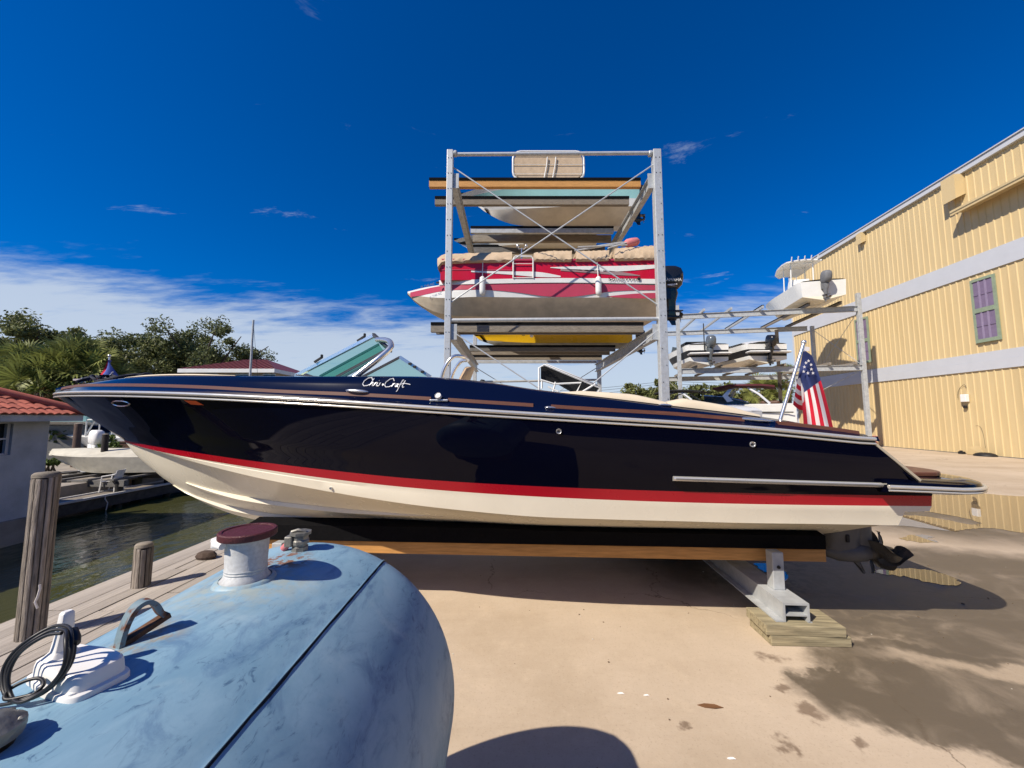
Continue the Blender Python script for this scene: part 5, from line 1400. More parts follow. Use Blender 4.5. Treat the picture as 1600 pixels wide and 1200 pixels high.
# ------------------------------------------------------------------ outboard engine
def outboard(parent, p, yaw, sc=1.0, cowl=M_OUTB, leg=M_OUTB, tilt=0.0, letters=None):
    M = Matrix.Translation(Vector(p)) @ Matrix.Rotation(yaw, 4, 'Z') @ Matrix.Rotation(tilt, 4, 'Y') @ Matrix.Scale(sc, 4)
    def se(cx, cy, hx, hy, z, e=.6, n=20):
        return [Vector((cx + hx * math.copysign(abs(math.cos(a)) ** e, math.cos(a)), cy + hy * math.copysign(abs(math.sin(a)) ** e, math.sin(a)), z)) for a in [2 * PI * k / n for k in range(n)]]
    def put(b, name, m, par, sm_=45):
        b.v = [M @ v for v in b.v]; return b.build(name, m, par, smooth=sm_)
    # x points aft; z up; origin at the transom top
    b = MB(); b.loft([se(.30, 0, .22, .15, .05), se(.31, 0, .30, .20, .14), se(.32, 0, .33, .215, .30), se(.33, 0, .33, .21, .50), se(.32, 0, .29, .18, .64), se(.29, 0, .20, .12, .71)]); cw = put(b, 'cowling', cowl, parent)
    b = MB(); b.loft([se(.28, 0, .17, .13, .06), se(.30, 0, .20, .12, -.10), se(.30, 0, .13, .08, -.35), se(.30, 0, .12, .06, -.62), se(.30, 0, .14, .045, -.85), se(.30, 0, .14, .03, -.90)]); lg = put(b, 'midsection', leg, parent)
    b = MB(); b.box((.12, 0, -.12), (.26, .26, .34)); put(b, 'clamp_bracket', leg, lg, None)
    b = MB(); b.box((.36, 0, -.62), (.50, .20, .022)); put(b, 'cavitation_plate', leg, lg, None)
    b = MB(); b.lathe([(.01, .02), (.05, .08), (.065, .22), (.06, .42), (.045, .50)], (0, 0, -.80), 14, (1, 0, 0)); put(b, 'gear_case', leg, lg)
    b = MB(); b.prism([(.18, -.008, -.84), (.40, -.008, -.84), (.42, -.008, -1.04), (.30, -.008, -1.04)], (0, .016, 0)); put(b, 'skeg', leg, lg, None)
    b = MB(); b.lathe([(.04, .50), (.045, .55), (.02, .62)], (0, 0, -.80), 12, (1, 0, 0))
    for k in range(3):
        a = 2 * PI * k / 3 + .4; c = Vector((0, math.cos(a), math.sin(a))); t = Vector((0, -math.sin(a), math.cos(a)))
        b.prism([Vector((.53, 0, -.80)) + c * .04 - t * .03, Vector((.51, 0, -.80)) + c * .13 - t * .07, Vector((.55, 0, -.80)) + c * .17, Vector((.58, 0, -.80)) + c * .13 + t * .06, Vector((.57, 0, -.80)) + c * .04 + t * .03], (.012, 0, 0))
    put(b, 'propeller', M_PROP, lg, None)
    return cw, M

# ------------------------------------------------------------------ generic lofted boat hull (local: x = length with bow at 0, y = beam, z up from keel)
def small_hull(parent, L, B, H, colors, bands=(0.45, 0.75), flare=0.12, stem=0.16, dead=0.22, sheer_rise=0.12, deck_m=None, name='hull', cockpit=None, xf=None):
    NSs = 30
    def st(f): return f ** 1.2
    def sec(f):
        hb = B / 2 * (1 - (1 - min(f / .62, 1)) ** 2.4) * (1 - .06 * max(0, f - .6)) * (1 - .10 * max(0, (f - .93) / .07) ** 2)
        hc = B / 2 * .84 * (1 - (1 - min(max(f - .05, 0) / .6, 1)) ** 2.2)
        zk = H * (.55 * (1 - min(f / .30, 1)) ** 2.0); zs = H * (1 + sheer_rise * (1 - f) ** 2); zc = H * (dead + .40 * (1 - min(f / .5, 1)) ** 2)
        x0 = stem * L
        xk = lerp(x0, L, f); xc = lerp(x0 * .9, L, f); xs = lerp(0, L, f)
        pts = [Vector((xk, 0, zk)), Vector((lerp(xk, xc, .5), hc * .5, lerp(zk, zc, .5))), Vector((xc, hc, zc))]
        for u in (.15, bands[0], bands[1], .90, 1.0):
            p = pts[2].lerp(Vector((xs, hb, zs)), u); p.y -= flare * B * .35 * math.sin(PI * u) * (1 - min(f / .5, 1)); p.y = max(p.y, 0); pts.append(p)
        return pts
    b = MB(); mids = [2, 2, 3, 3 if False else 0, 1, 0, 0]
    for sg in (-1, 1):
        G = [[Vector((p.x, sg * p.y, p.z)) for p in sec(st(i / (NSs - 1)))] for i in range(NSs)]
        for k in range(7):
            b.cur = (2, 2, 0, 0, 1, 0, 0)[k]; b.grid([[g_[k] for g_ in G], [g_[k + 1] for g_ in G]])
        if sg < 0: e0 = G[-1]
        else: e1 = G[-1]
    for k in range(7):
        b.cur = (2, 2, 0, 0, 1, 0, 0)[k]; b.add([e0[k], e0[k + 1], e1[k + 1], e1[k]], [(0, 1, 2, 3)])
    if xf: b.v = [xf @ v for v in b.v]
    me = b.mesh(name, colors)
    bm = bmesh.new(); bm.from_mesh(me); bmesh.ops.remove_doubles(bm, verts=bm.verts, dist=.002); bmesh.ops.dissolve_degenerate(bm, edges=bm.edges, dist=.001); bmesh.ops.recalc_face_normals(bm, faces=bm.faces); bm.to_mesh(me); bm.free()
    me.polygons.foreach_set('use_smooth', [True] * len(me.polygons)); me.set_sharp_from_angle(angle=R(30))
    o = bpy.data.objects.new(name, me); COL.objects.link(o); o.parent = parent
    # deck with optional cockpit well
    b = MB()
    for sg in (-1, 1):
        rows_ = [[], [], [], []]
        fs = sorted([i / 29 for i in range(30)] + ([cockpit[0] - .004, cockpit[0] + .004, cockpit[1] - .004, cockpit[1] + .004] if cockpit else []))
        for f in fs:
            p = sec(f)[-1]; op = cockpit and cockpit[0] < f < cockpit[1]
            rows_[0].append(Vector((p.x, sg * p.y, p.z))); rows_[1].append(Vector((p.x, sg * max(p.y - .16, 0), p.z + .05)))
            zf = p.z - H * .42 if op else p.z + .10
            rows_[2].append(Vector((p.x, sg * max(p.y - .18, 0) * (1 if op else .5), zf if op else p.z + .08))); rows_[3].append(Vector((p.x, 0, zf)))
        for k in range(3): b.grid([rows_[k], rows_[k + 1]])
    if xf: b.v = [xf @ v for v in b.v]
    b.build('deck', deck_m or colors[0], parent, smooth=40)
    return o, sec

# ------------------------------------------------------------------ main galvanised boat rack
RK = 10.0
PLX, PRX = atY(701, 430, RK).x, atY(1031.5, 430, RK).x
RTOP = atY(1028, 236, RK).z
RBK = 17.4
rack = thing('boat_rack', 'tall galvanised steel boat storage rack standing behind the navy boat', 'rack', ((PLX + PRX) / 2, RK, 0))
def rb(name, m, fn, **k):
    b = MB(); fn(b); return b.build(name, m, rack, world=True, **k)
def channel(b, p, q, w, h, t=.02):
    # C-section lying along p-q, open to one side
    p, q = Vector(p), Vector(q); d = (q - p).normalized(); up = Vector((0, 0, 1)) if abs(d.z) < .9 else Vector((0, 1, 0)); sd = d.cross(up).normalized(); up = sd.cross(d)
    b.bar(p, q, t, h, up); b.bar(p + up * (h / 2 - t / 2) + sd * (w / 2), q + up * (h / 2 - t / 2) + sd * (w / 2), w - t, t, up); b.bar(p - up * (h / 2 - t / 2) + sd * (w / 2), q - up * (h / 2 - t / 2) + sd * (w / 2), w - t, t, up)
def post(x, y, z1, w=.175):
    b = MB(); b.box((x, y, z1 / 2), (w, w * .95, z1)); o = b.build('post', M_GALVB, rack, world=True, bevel=.012)
    b = MB(); b.box((x, y, .02), (w + .16, w + .16, .04)); b.build('base_plate', M_GALV, o, world=True)
    return o
for x, w in ((PLX, .165), (PRX, .215)):
    o = post(x, RK, RTOP, w)
    b = MB()
    for k in range(17):
        for dx in (-.3, .3):
            if rnd.random() < .75: b.lathe([(.013, 0), (.011, .010), (.001, .011)], (x + dx * w * .8, RK - w * .475 - .001, RTOP - .25 - k * .44), 6, (0, -1, 0))
    b.build('bolt_holes', M_BLACK, o, world=True)['kind'] = 'stuff'
    for zz_ in (4.0, 8.2):
        b = MB(); b.box((x + (.16 if x < 1 else -.17), RK, zz_), (.16, .02, .42)); b.build('gusset_plate', M_GALV, o, world=True)
    post(x, RBK, 4.35 if False else RTOP - .4, .17)
Z2, Z3 = 4.15, 8.38       # beam tops of the two loaded levels
for z in (Z2, Z3):
    for x in (PLX + .10, PRX - .12):
        rb('side_beam', M_GALV, lambda b: (b.bar((x, RK + .1, z - .17), (x, RBK, z - .17), .03, .30), b.bar((x, RK + .1, z - .012), (x, RBK, z - .012), .16, .024), b.bar((x, RK + .1, z - .325), (x, RBK, z - .325), .16, .022)))
rb('top_rail', M_GALVB, lambda b: b.tube([(PLX + .08, RK, RTOP - .10), (PRX - .1, RK, RTOP - .06)], .050, 12), smooth=50)
for x in (PLX + .13, PRX - .17): rb('rail_flange', M_GALV, lambda b: b.lathe([(.07, 0), (.085, .02), (.085, .07), (.07, .09)], (x - .04, RK, RTOP - .08), 12, (1, 0, 0)))
rb('mid_rail', M_GALVB, lambda b: b.tube([(PLX + .08, RK, 4.31), (PRX - .1, RK, 4.35)], .055, 12), smooth=50)
rb('rear_rail', M_GALV, lambda b: b.tube([(PLX, RBK, 3.35), (PRX, RBK, 3.45)], .05, 8), smooth=50)
for a, c in (((PLX + .06, RK + .02, RTOP - .45), (PRX - .1, RK + .02, 4.75)), ((PRX - .1, RK - .03, RTOP - .42), (PLX + .06, RK - .03, 4.78)), ((PLX + .06, RK, 4.05), (PLX + 3.3, RK, 1.9)), ((PRX - .1, RK, 4.05), (PRX - 3.0, RK, 1.7)),
             ((PLX + .06, RBK, 4.0), (PRX - .1, RBK, 0.6)), ((PRX - .1, RBK, 4.0), (PLX + .06, RBK, .6))):
    rb('brace_rod', M_GALVB, lambda b: b.tube([a, c], .018, 6), smooth=60)
def timber(y, z, x0, x1, m=M_GREYW, h=.20, cap=True, lab='weathered'):
    b = MB(); b.box(((x0 + x1) / 2, y, z + h / 2 + .005), (x1 - x0, .13, h)); o = b.build('bunk_timber', m, rack, world=True)
    if cap:
        b = MB(); b.box(((x0 + x1) / 2, y, z + h + .045), (x1 - x0, .17, .075)); b.build('carpet_cap', M_CARPET, o, world=True)
    return o
timber(10.62, Z3, atY(671, 300, 10.62).x, PRX - .25, M_PINE, .19)
timber(11.55, Z3, atY(680, 320, 11.55).x, PRX - .3, M_GREYW, .19)
timber(13.4, Z3, PLX + .2, PRX - .3, M_GALV, .17); timber(14.1, Z3, PLX + .2, PRX - .2, M_GREYW, .26, False); timber(15.1, Z3, PLX + .1, PRX - .2, M_GREYPL, .26); timber(16.5, Z3, PLX + .1, PRX - .2, M_GREYPL, .26)
timber(10.75, Z2, atY(674, 500, 10.75).x, PRX - .25, M_GREYW, .20); timber(11.05, Z2 + .01, atY(682, 520, 11.05).x, PRX - .2, M_GREYPL, .12)
timber(13.9, Z2, PLX + .15, PRX - .2, M_GREYPL, .14); timber(14.7, Z2, PLX - .1, PRX - .2, M_GREYW, .12, False); timber(16.0, Z2, PLX - .1, PRX - .2, M_GREYW, .12); timber(17.0, Z2, PLX - .1, PRX - .2, M_GALV, .12, False)

# ---- red and white deck boat on the middle level
dkb = thing('deck_boat', 'red and white striped deck boat with tan cover on the middle rack level', 'boat', (PLX, 11.0, Z2 + .28))
YN = 10.62            # near face of the fence panels
Yf = YN + 2.45
def D(px, py, y=YN): return atY(px, py, y)
def db(name, m, fn, par=None, **k):
    b = MB(); fn(b); return b.build(name, m, par or dkb, world=True, **k)
# lower hull: lofted from measured near-side profile
topl = smooth_tab([(636, 456), (660, 450), (690, 445), (740, 441), (800, 440), (900, 440), (1040, 440)])
botl = smooth_tab([(636, 458), (645, 468), (665, 482), (690, 491), (740, 494), (900, 497), (1025, 494), (1040, 493)])
xs_px = list(np.linspace(637, 1040, 44))
b = MB(); P_near = []
for i, px in enumerate(xs_px):
    f = (px - 637) / 403.0
    taper = 1.18 * (1 - (1 - min(f / .30, 1)) ** 2.2)      # half beam
    yc = YN + 1.20
    tz, bz = D(px, interp(px, topl), yc - taper).z, D(px, interp(px, botl), yc - taper * .55).z
    X = D(px, 450, yc - taper).x
    zch = lerp(tz, bz, .50)
    P_near.append((X, taper, tz, zch, bz, yc))
for sg in (-1, 1):
    R0 = [[], [], [], [], [], [], []]
    for X, tp_, tz, zch, bz, yc in P_near:
        for k, (w, z) in enumerate(((1.0, tz), (1.0, lerp(tz, zch, .22)), (1.0, lerp(tz, zch, .60)), (.985, zch), (.80, lerp(zch, bz, .45)), (.55, bz), (.0, bz - .03))):
            R0[k].append(Vector((X, yc + sg * tp_ * w, z)))
    for k in range(6):
        b.cur = (0, 0, 0, 1, 1, 1)[k]; b.grid([R0[k], R0[k + 1]])
    if sg < 0: t_n = R0
    else: t_f = R0
b.cur = 0
b.grid([t_n[0], t_f[0]]); b.add([r[-1] for r in t_n] + [r[-1] for r in reversed(t_f)], [tuple(range(14))])
hl = b.build('hull', [M_WHITE, mat('bottom_cream', (0.64, 0.54, 0.40), 0.5, var=.25, scale=3)], dkb, world=True, smooth=35)
def stripe(name, m, top, bot, y0=YN, off=.012, n=26, par=None, curved=True):
    # painted band with its own slight thickness, following the hull side
    x0, x1 = top[0][0], top[-1][0]; tt, tb = smooth_tab(top) if len(top) > 2 else top, smooth_tab(bot) if len(bot) > 2 else bot
    b = MB(); rings = []
    for px in np.linspace(x0, x1, n):
        if curved:
            f = (px - 637) / 403.0; tp_ = 1.18 * (1 - (1 - min(max(f, 0) / .30, 1)) ** 2.2); y = YN + 1.20 - tp_ - off
        else: y = y0 - off
        a, c = D(px, interp(px, tt), y), D(px, max(interp(px, tb), interp(px, tt) + .3), y)
        rings.append([a, c, c + Vector((0, off * .8, 0)), a + Vector((0, off * .8, 0))])
    b.loft(rings); return b.build(name, m, par or hl, world=True)
stripe('hull_stripe', M_ROSE, [(641, 457), (690, 446.5), (740, 444), (860, 443), (960, 444), (1038, 446)], [(648, 464), (690, 455), (760, 453), (800, 456), (860, 463.5), (885, 464), (960, 455), (1038, 453)])
stripe('hull_stripe', M_ROSE, [(948, 463), (990, 459), (1038, 457)], [(948, 463.5), (990, 466), (1038, 466)])
stripe('hull_pinstripe', M_GREYD, [(690, 443.6), (860, 442.2), (1038, 444.6)], [(690, 444.6), (860, 443.2), (1038, 445.6)])
stripe('sheer_trim', M_WHITE, [(686, 438), (860, 434.5), (1038, 436)], [(686, 445), (860, 441.5), (1038, 443.5)], off=.03)
# fence panels above the deck
fx0, fx1 = D(688, 420).x, D(1027, 420).x; fz0, fz1 = D(800, 437).z, D(800, 407).z
fn_ = db('fence_panel', M_REDP, lambda b: b.box(((fx0 + fx1) / 2, YN + .05, (fz0 + fz1) / 2), (fx1 - fx0, .06, fz1 - fz0)))
db('fence_panel', M_REDP, lambda b: b.box(((fx0 + fx1) / 2, YN + 2.3, (fz0 + fz1) / 2), (fx1 - fx0, .06, fz1 - fz0)))
db('fence_panel', M_REDP, lambda b: b.box((fx0 + .03, YN + 1.17, (fz0 + fz1) / 2), (.06, 2.18, fz1 - fz0)))
F_ = dict(curved=False, y0=YN + .02, par=fn_)
stripe('fence_stripe', M_WHITE, [(860, 417.5), (900, 416), (960, 415.5), (1026, 413.5)], [(860, 418.4), (920, 423.5), (965, 424), (1026, 419)], **F_)
stripe('fence_stripe', M_WHITE, [(736, 423), (790, 424), (850, 426), (876, 431)], [(736, 425), (790, 428.5), (850, 433), (876, 433)], **F_)
stripe('fence_stripe', M_ROSE, [(690, 421), (740, 420.5), (800, 421)], [(690, 422.4), (740, 422), (800, 422.8)], **F_)
stripe('fence_stripe', mat('faded_pink_grey', (0.30, 0.20, 0.20), .5), [(876, 420), (930, 422), (968, 424.5), (1000, 430)], [(876, 423), (930, 427), (968, 430), (1000, 431)], **F_)
db('top_trim', M_ROSE, lambda b: b.box(((fx0 + fx1) / 2, YN + .03, fz1 + .02), (fx1 - fx0, .09, .05)))
for px in (754, 934):
    x = D(px, 430, YN - .05).x; zt = D(px, 433, YN - .05).z; zb = D(px, 463, YN - .05).z
    b = MB(); b.lathe([(.02, 0), (.075, .05), (.085, .12), (.085, zt - zb - .10), (.07, zt - zb - .04), (.03, zt - zb)], (x, YN - .11, zb), 14); fo = b.build('fender', M_WHITE, dkb, world=True, smooth=50)
    b = MB(); b.tube([(x, YN - .08, zt - .02), (x, YN - .01, D(px, 410).z)], .012, 6); b.build('fender_line', M_WHITEC, fo, world=True)
# gate frame of white tube
gx0, gx1, gz0, gz1 = D(802, 420).x, D(833, 420).x, D(817, 435).z, D(817, 401).z
b = MB(); b.tube([(gx0, YN - .02, gz0), (gx0, YN - .02, gz1 - .08), (gx0 + .05, YN - .02, gz1), (gx1 - .05, YN - .02, gz1), (gx1, YN - .02, gz1 - .08), (gx1, YN - .02, gz0)], .022, 8); b.tube([(gx0, YN - .02, (gz0 + gz1) / 2 + .1), (gx1, YN - .02, (gz0 + gz1) / 2 + .1)], .012, 6); b.tube([(gx0, YN - .02, gz0 + .01), (gx1, YN - .02, gz0 + .01)], .015, 6)
b.build('gate_frame', M_WHITE, dkb, world=True, smooth=60)
# tan cover draped over the rails, in lengths between the stanchions
def cover(px0, px1, pt, pb, seed):
    r0 = random.Random(seed); b = MB(); rings = []; n = 22
    for i in range(n):
        f = i / (n - 1); px = lerp(px0, px1, f); t = interp(px, pt); bo = interp(px, pb)
        a = D(px, t, YN + .25); c = D(px, bo, YN - .04); w = .03 * math.sin(i * 1.9 + seed) + r0.uniform(-.02, .02)
        pts = [c + Vector((0, .02, 0)), c + Vector((0, -.03 + w, .05)), c.lerp(a, .4) + Vector((0, -.07 - w, .03)), c.lerp(a, .75) + Vector((0, -.06 + w * .7, .05)), a + Vector((0, .02, .0 + w * .4)), a + Vector((0, .5, .04)), a + Vector((0, 1.4, .05 + w)), a + Vector((0, 1.9, 0)), c + Vector((0, 2.42, .1)), c + Vector((0, 2.4, 0))]
        rings.append(pts)
    b.loft(rings); return b.build('mooring_cover', M_CANVAS, dkb, world=True, smooth=50)
cover(684, 800, [(684, 404), (692, 398), (740, 396), (800, 394)], [(684, 420), (690, 412), (740, 410), (800, 409)], 1)
cover(834, 893, [(834, 396), (860, 392), (893, 392)], [(834, 408), (893, 408.5)], 2)
cover(900, 951, [(900, 393), (951, 391)], [(900, 408), (951, 407)], 3)
cover(960, 1026, [(960, 388), (985, 386), (1026, 383)], [(960, 407), (1026, 406)], 4)
# folded bimini frame and its pink boot
b = MB()
for a, c in (((898, 392, 10.9), (976, 379, 11.0)), ((899, 390, 11.4), (992, 375, 11.4)), ((903, 386, 10.9), (980, 383, 10.9)), ((950, 388, 10.8), (990, 376, 11.0)), ((965, 392, 10.9), (982, 378, 11.0))):
    b.tube([D(a[0], a[1], a[2]), D(c[0], c[1], c[2])], .022, 6)
b.build('bimini_tube', M_GALVB, dkb, world=True, smooth=60)
b = MB(); p, q = D(976, 381, 11.0), D(998, 377, 11.1); b.tube([p, p.lerp(q, .15), p.lerp(q, .5), p.lerp(q, .85), q], [.06, .12, .13, .12, .06], 10); b.build('bimini_boot', M_PINK, dkb, world=True, smooth=60)
b = MB(); p = D(815, 388, 11.2); b.tube([p + Vector((-.12, 0, .06)), p + Vector((-.08, 0, -.02)), p + Vector((.08, 0, -.02)), p + Vector((.14, 0, .06))], .02, 6); b.ball(p + Vector((-.12, 0, .07)), .05, 5); b.ball(p + Vector((.14, 0, .07)), .05, 5); b.tube([p, p + Vector((0, 0, -.5))], .02, 6); b.build('mooring_light_bar', M_CHROME, dkb, world=True, smooth=60)
# lettering along the sheer and registration marks at the bow
text_part('SouthWind', 'hull_lettering', M_BLACK, dkb, dkb.matrix_basis.inverted() @ D(976, 436, YN - .04), (R(90), 0, 0), .135, .001, sx=1.5)
b = MB(); c = D(998, 435.5, YN - .045); b.lathe([(.045, 0), (.045, .004)], c, 14, (0, -1, 0)); b.build('hull_emblem', M_BLACK, dkb, world=True)
text_part('FL 7146 NC', 'registration_marks', M_GREYD, dkb, dkb.matrix_basis.inverted() @ D(668, 446.4, 10.93), (R(90), R(-4), R(-27)), .10, .001)
b = MB(); c = D(684, 441.5, 10.83); b.box(c, (.09, .02, .05)); b.build('registration_sticker', M_BLACK, dkb, world=True)
tr = D(1040, 440, YN + 1.2)
cw, M_ = outboard(dkb, dkb.matrix_basis.inverted() @ (D(1032, 455, YN + 1.0) + Vector((.0, 0, .02))), 0.0, 1.05)
b = MB(); 
text_part('YAMAHA', 'cowl_lettering', M_WHITEP, dkb, dkb.matrix_basis.inverted() @ (D(1051, 437, YN + .77)), (R(90), 0, 0), .135, .001)
b = MB(); q = [D(1043, 444, YN + .76), D(1058, 443, YN + .76), D(1058, 444.5, YN + .76), D(1048, 445.2, YN + .76), D(1057, 447.5, YN + .76), D(1043, 445.5, YN + .76)]; b.prism(q, (0, -.004, 0)); b.build('cowl_swoosh', M_WHITEP, dkb, world=True)

# ---- boat on the top level, seen from below
tb = thing('centre_console_boat', 'white and aqua boat with upright tan canvas top on the highest rack level', 'boat', atY(716, 320, 13.3), 0.0)
tb.location.z = Z3 + .24
Lb = atY(992, 320, 12.9).x - atY(716, 320, 13.3).x
o, sec = small_hull(tb, Lb, 2.1, 1.10, [M_WHITE, M_AQUA, mat('bottom_grey_cream', (0.66, 0.61, 0.53), .5, var=.2, scale=2)], bands=(.30, .80), deck_m=M_WHITE, stem=.14, sheer_rise=.06)
b = MB(); ring = []
PCx, PCz = atY(857, 258, 12.9), 0
c0 = tb.matrix_basis.inverted() @ atY(857, 258, 12.9)
hw = (atY(913, 258, 12.9).x - atY(802, 258, 12.9).x) / 2; hh = (atY(857, 236, 12.9).z - atY(857, 280, 12.9).z) / 2
def rr(hw, hh, r, y):
    pts = []
    for cx_, cz_, a0 in ((hw - r, hh - r, 0), (-hw + r, hh - r, 90), (-hw + r, -hh + r, 180), (hw - r, -hh + r, 270)):
        for k in range(5): a = R(a0 + 22.5 * k); pts.append(c0 + Vector((cx_ + r * math.cos(a), y, cz_ + r * math.sin(a))))
    return pts
b.loft([rr(hw - .06, hh - .06, .26, 0), rr(hw - .03, hh - .04, .26, .10), rr(hw - .10, hh - .10, .2, .22)]); cv = b.build('canvas_top', M_CANVAS, tb)
b = MB(); b.tube(rr(hw, hh, .28, .02), .034, 8, closed=True)
for dx in (-.12, .18): b.tube([c0 + Vector((dx - .1, -.04, -hh - .3)), c0 + Vector((dx + .05, -.05, -hh * .1)), c0 + Vector((dx + .08, -.05, hh * .5))], .022, 6)
for dz in (-.35, 0, .35): b.tube([c0 + Vector((-hw, -.03, dz)), c0 + Vector((hw, -.03, dz))], .010, 5)
b.build('top_frame', M_WHITE, cv, smooth=60)
outboard(tb, (Lb - .04, 0, .92), 0.0, .85, leg=M_OUTB)

# ---- boat behind it on the same level, only its bow and underside showing
bb = thing('stored_boat', 'boat deep in the top rack level, only its pale bow showing at left', 'boat', (PLX - .75, 15.6, Z3 + .10))
small_hull(bb, 5.8, 2.2, .62, [M_WHITE, M_BLACK, M_WHITE], stem=.10)
# ---- yellow boat lower down behind the deck boat
yb = thing('yellow_boat', 'low yellow boat lying behind the striped deck boat on the rack', 'boat', (atY(735, 525, 14.3).x, 14.6, Z2 + .22))
Ly = atY(985, 520, 14.3).x - atY(735, 525, 14.3).x
small_hull(yb, Ly, 1.2, .62, [M_YELLOWB, M_YELLOWB, mat('grey_scuffed_bottom', (.30, .29, .24), .7, var=.4, scale=3)], bands=(.4, .5), stem=.05, deck_m=M_YELLOWB, sheer_rise=.05)
b = MB(); b.ball((Ly * .38, -.62, .38), .07, 6); b.build('white_float', M_WHITE, yb, smooth=60)
b = MB(); b.box((Ly * .33, -.605, .40), (.12, .03, .02)); b.build('hull_mark', M_BLACK, yb)
outboard(yb, (Ly + .3, 0, .35), 0.0, .55)

# ------------------------------------------------------------------ second rack by the yellow building
Z_T = 8.12; Z_M = 4.72
A_ = atY(1058, 480, 23.4); B_ = atY(1341, 470, 21.6)
ru = Vector((B_.x - A_.x, B_.y - A_.y, 0)); RL = ru.length; ru.normalize(); rv = Vector((-ru.y, ru.x, 0)); RANG = math.atan2(ru.y, ru.x)
rk2 = thing('boat_rack', 'lower galvanised boat rack between the tall rack and the yellow building', 'rack', (A_.x, A_.y, 0), RANG)
DEP = 5.0
def r2(name, m, fn, **k):
    b = MB(); fn(b); return b.build(name, m, rk2, **k)
for x, y, h in ((0, 0, Z_T + .55), (RL, 0, Z_T + .75), (0.1, DEP, Z_T), (RL + .2, DEP, Z_T)):
    r2('post', M_GALV, lambda b: b.box((x, y, h / 2), (.20, .20, h)), bevel=.01)
for z in (Z_T, Z_M):
    for y in (0, DEP):
        r2('long_beam', M_GALV, lambda b: (b.bar((.11, y, z - .16), (RL - .11, y, z - .16), .03, .27), b.bar((.11, y, z - .014), (RL - .11, y, z - .014), .17, .024), b.bar((.11, y, z - .306), (RL - .11, y, z - .306), .17, .022)))
for i, x in enumerate((1.4, 2.9, 4.6, 7.0, 8.6, 9.9)):
    if x > RL - .3: continue
    r2('bunk_beam', M_GALV if i < 3 else M_GREYW, lambda b: b.bar((x, -.55, Z_T + .075), (x, DEP + .5, Z_T + .075), .10, .14))
    if i > 1: r2('carpet_cap', M_CARPET, lambda b: b.bar((x, -.55, Z_T + .17), (x, DEP + .5, Z_T + .17), .13, .045))
for x in (.9, 2.3, 4.2, 5.7, 8.0, 9.3):
    if x > RL - .2: continue
    r2('bunk_beam', M_GREYW, lambda b: b.bar((x, -.3, Z_M + .075), (x, DEP + .3, Z_M + .075), .10, .14))
for a, c in (((RL - .1, 0, Z_M - .3), (RL - 5, DEP, .6)), ((.1, DEP, Z_M), (4, DEP, .5)), ((RL, .1, Z_T - .3), (RL + .2, DEP - .1, Z_M)), ((RL, .1, Z_M), (RL + .2, DEP - .1, Z_T - .3))):
    r2('brace_rod', M_GALV, lambda b: b.tube([a, c], .016, 5))
r2('rear_post', mat('dark_brown_post', (.05, .04, .035), .8), lambda b: b.box((RL - 2.1, DEP - .1, (Z_T - .2) / 2), (.17, .17, Z_T - .2)))
def stern_boat(label, px, py_keel, Y, L, B, H, cols, z, cowl, leg=M_OUTB, yaw=0.0, tilt=0.15, **k):
    p = atY(px, py_keel, Y)
    t = thing('stored_boat', label, 'boat', (p.x, p.y, z), R(-90) + yaw, None)
    # local x runs bow -> stern; turn so the stern faces the yard
    xf = Matrix.Translation(Vector((-L, 0, 0)))
    small_hull(t, L, B, H, cols, xf=xf, deck_m=M_WHITE, **k)
    outboard(t, (-.02, 0, H * .82), 0, H / 1.15, cowl, leg, tilt)
    return t
sb1 = stern_boat('white and black runabout with a silver outboard, on the far rack lower level', 1108, 565, 22.6, 7.0, 2.6, 1.22, [M_WHITE, M_BLACK, M_WHITE], Z_M + .12, M_OUTS, M_OUTS, yaw=R(-6), bands=(.22, .66))
b = MB(); b.tube([(-1.5, -.9, 1.2), (-1.4, -.6, 1.42), (-1.4, .6, 1.42), (-1.5, .9, 1.2)], .03, 6); b.box((-2.0, 0, 1.30), (.7, 1.5, .16)); b.build('folded_canvas', M_BLKCAN, sb1, smooth=50)
b = MB(); b.tube([(.05, -.25, .9), (.05, -.25, 2.5)], .03, 6); b.build('stern_light_pole', M_BLACK, sb1)
sb2 = stern_boat('white and black runabout with a black outboard, on the far rack lower level', 1200, 562, 22.0, 7.0, 2.6, 1.15, [M_WHITE, M_BLACK, M_CREAM], Z_M + .12, M_OUTB, M_OUTB, yaw=R(0), bands=(.22, .66))
for q_ in (sb1, sb2):
    b = MB(); b.loft([[Vector((x + .06 * (1 - y * y), y * w * 1.25, z)) for y in (-1, -.8, -.4, 0, .4, .8, 1)] + [Vector((x - .7, w * 1.2, z)), Vector((x - .7, -w * 1.2, z))] for x, z, w in ((.28, .60, .92), (.32, .66, .96), (.28, .72, .92))]); b.build('swim_platform', M_WHITE, q_, smooth=40)
    b = MB(); b.loft([[Vector((x, y * w, z + .16 * (1 - y * y))) for y in (-1, -.8, -.4, 0, .4, .8, 1)] for x, z, w in ((-.1, 1.16, 1.05), (-.6, 1.30, 1.15), (-2.6, 1.34, 1.2), (-3.6, 1.30, 1.15))], cap=False, close=False); b.build('engine_hatch', M_WHITE, q_, smooth=50)
    b = MB(); b.loft([[Vector((x + .5 * (1 - y * y) * -1, y * 1.0, z)) for y in (-1, -.8, -.4, 0, .4, .8, 1)] for x, z in ((-3.9, 1.3), (-3.5, 1.75))], cap=False, close=False); b.build('windscreen', M_GLASSD, q_, smooth=50)
b = MB(); b.box((-2.2, 0, 1.55), (1.6, 1.7, .30)); b.build('folded_cover', M_BLKCAN, sb1, bevel=.1)
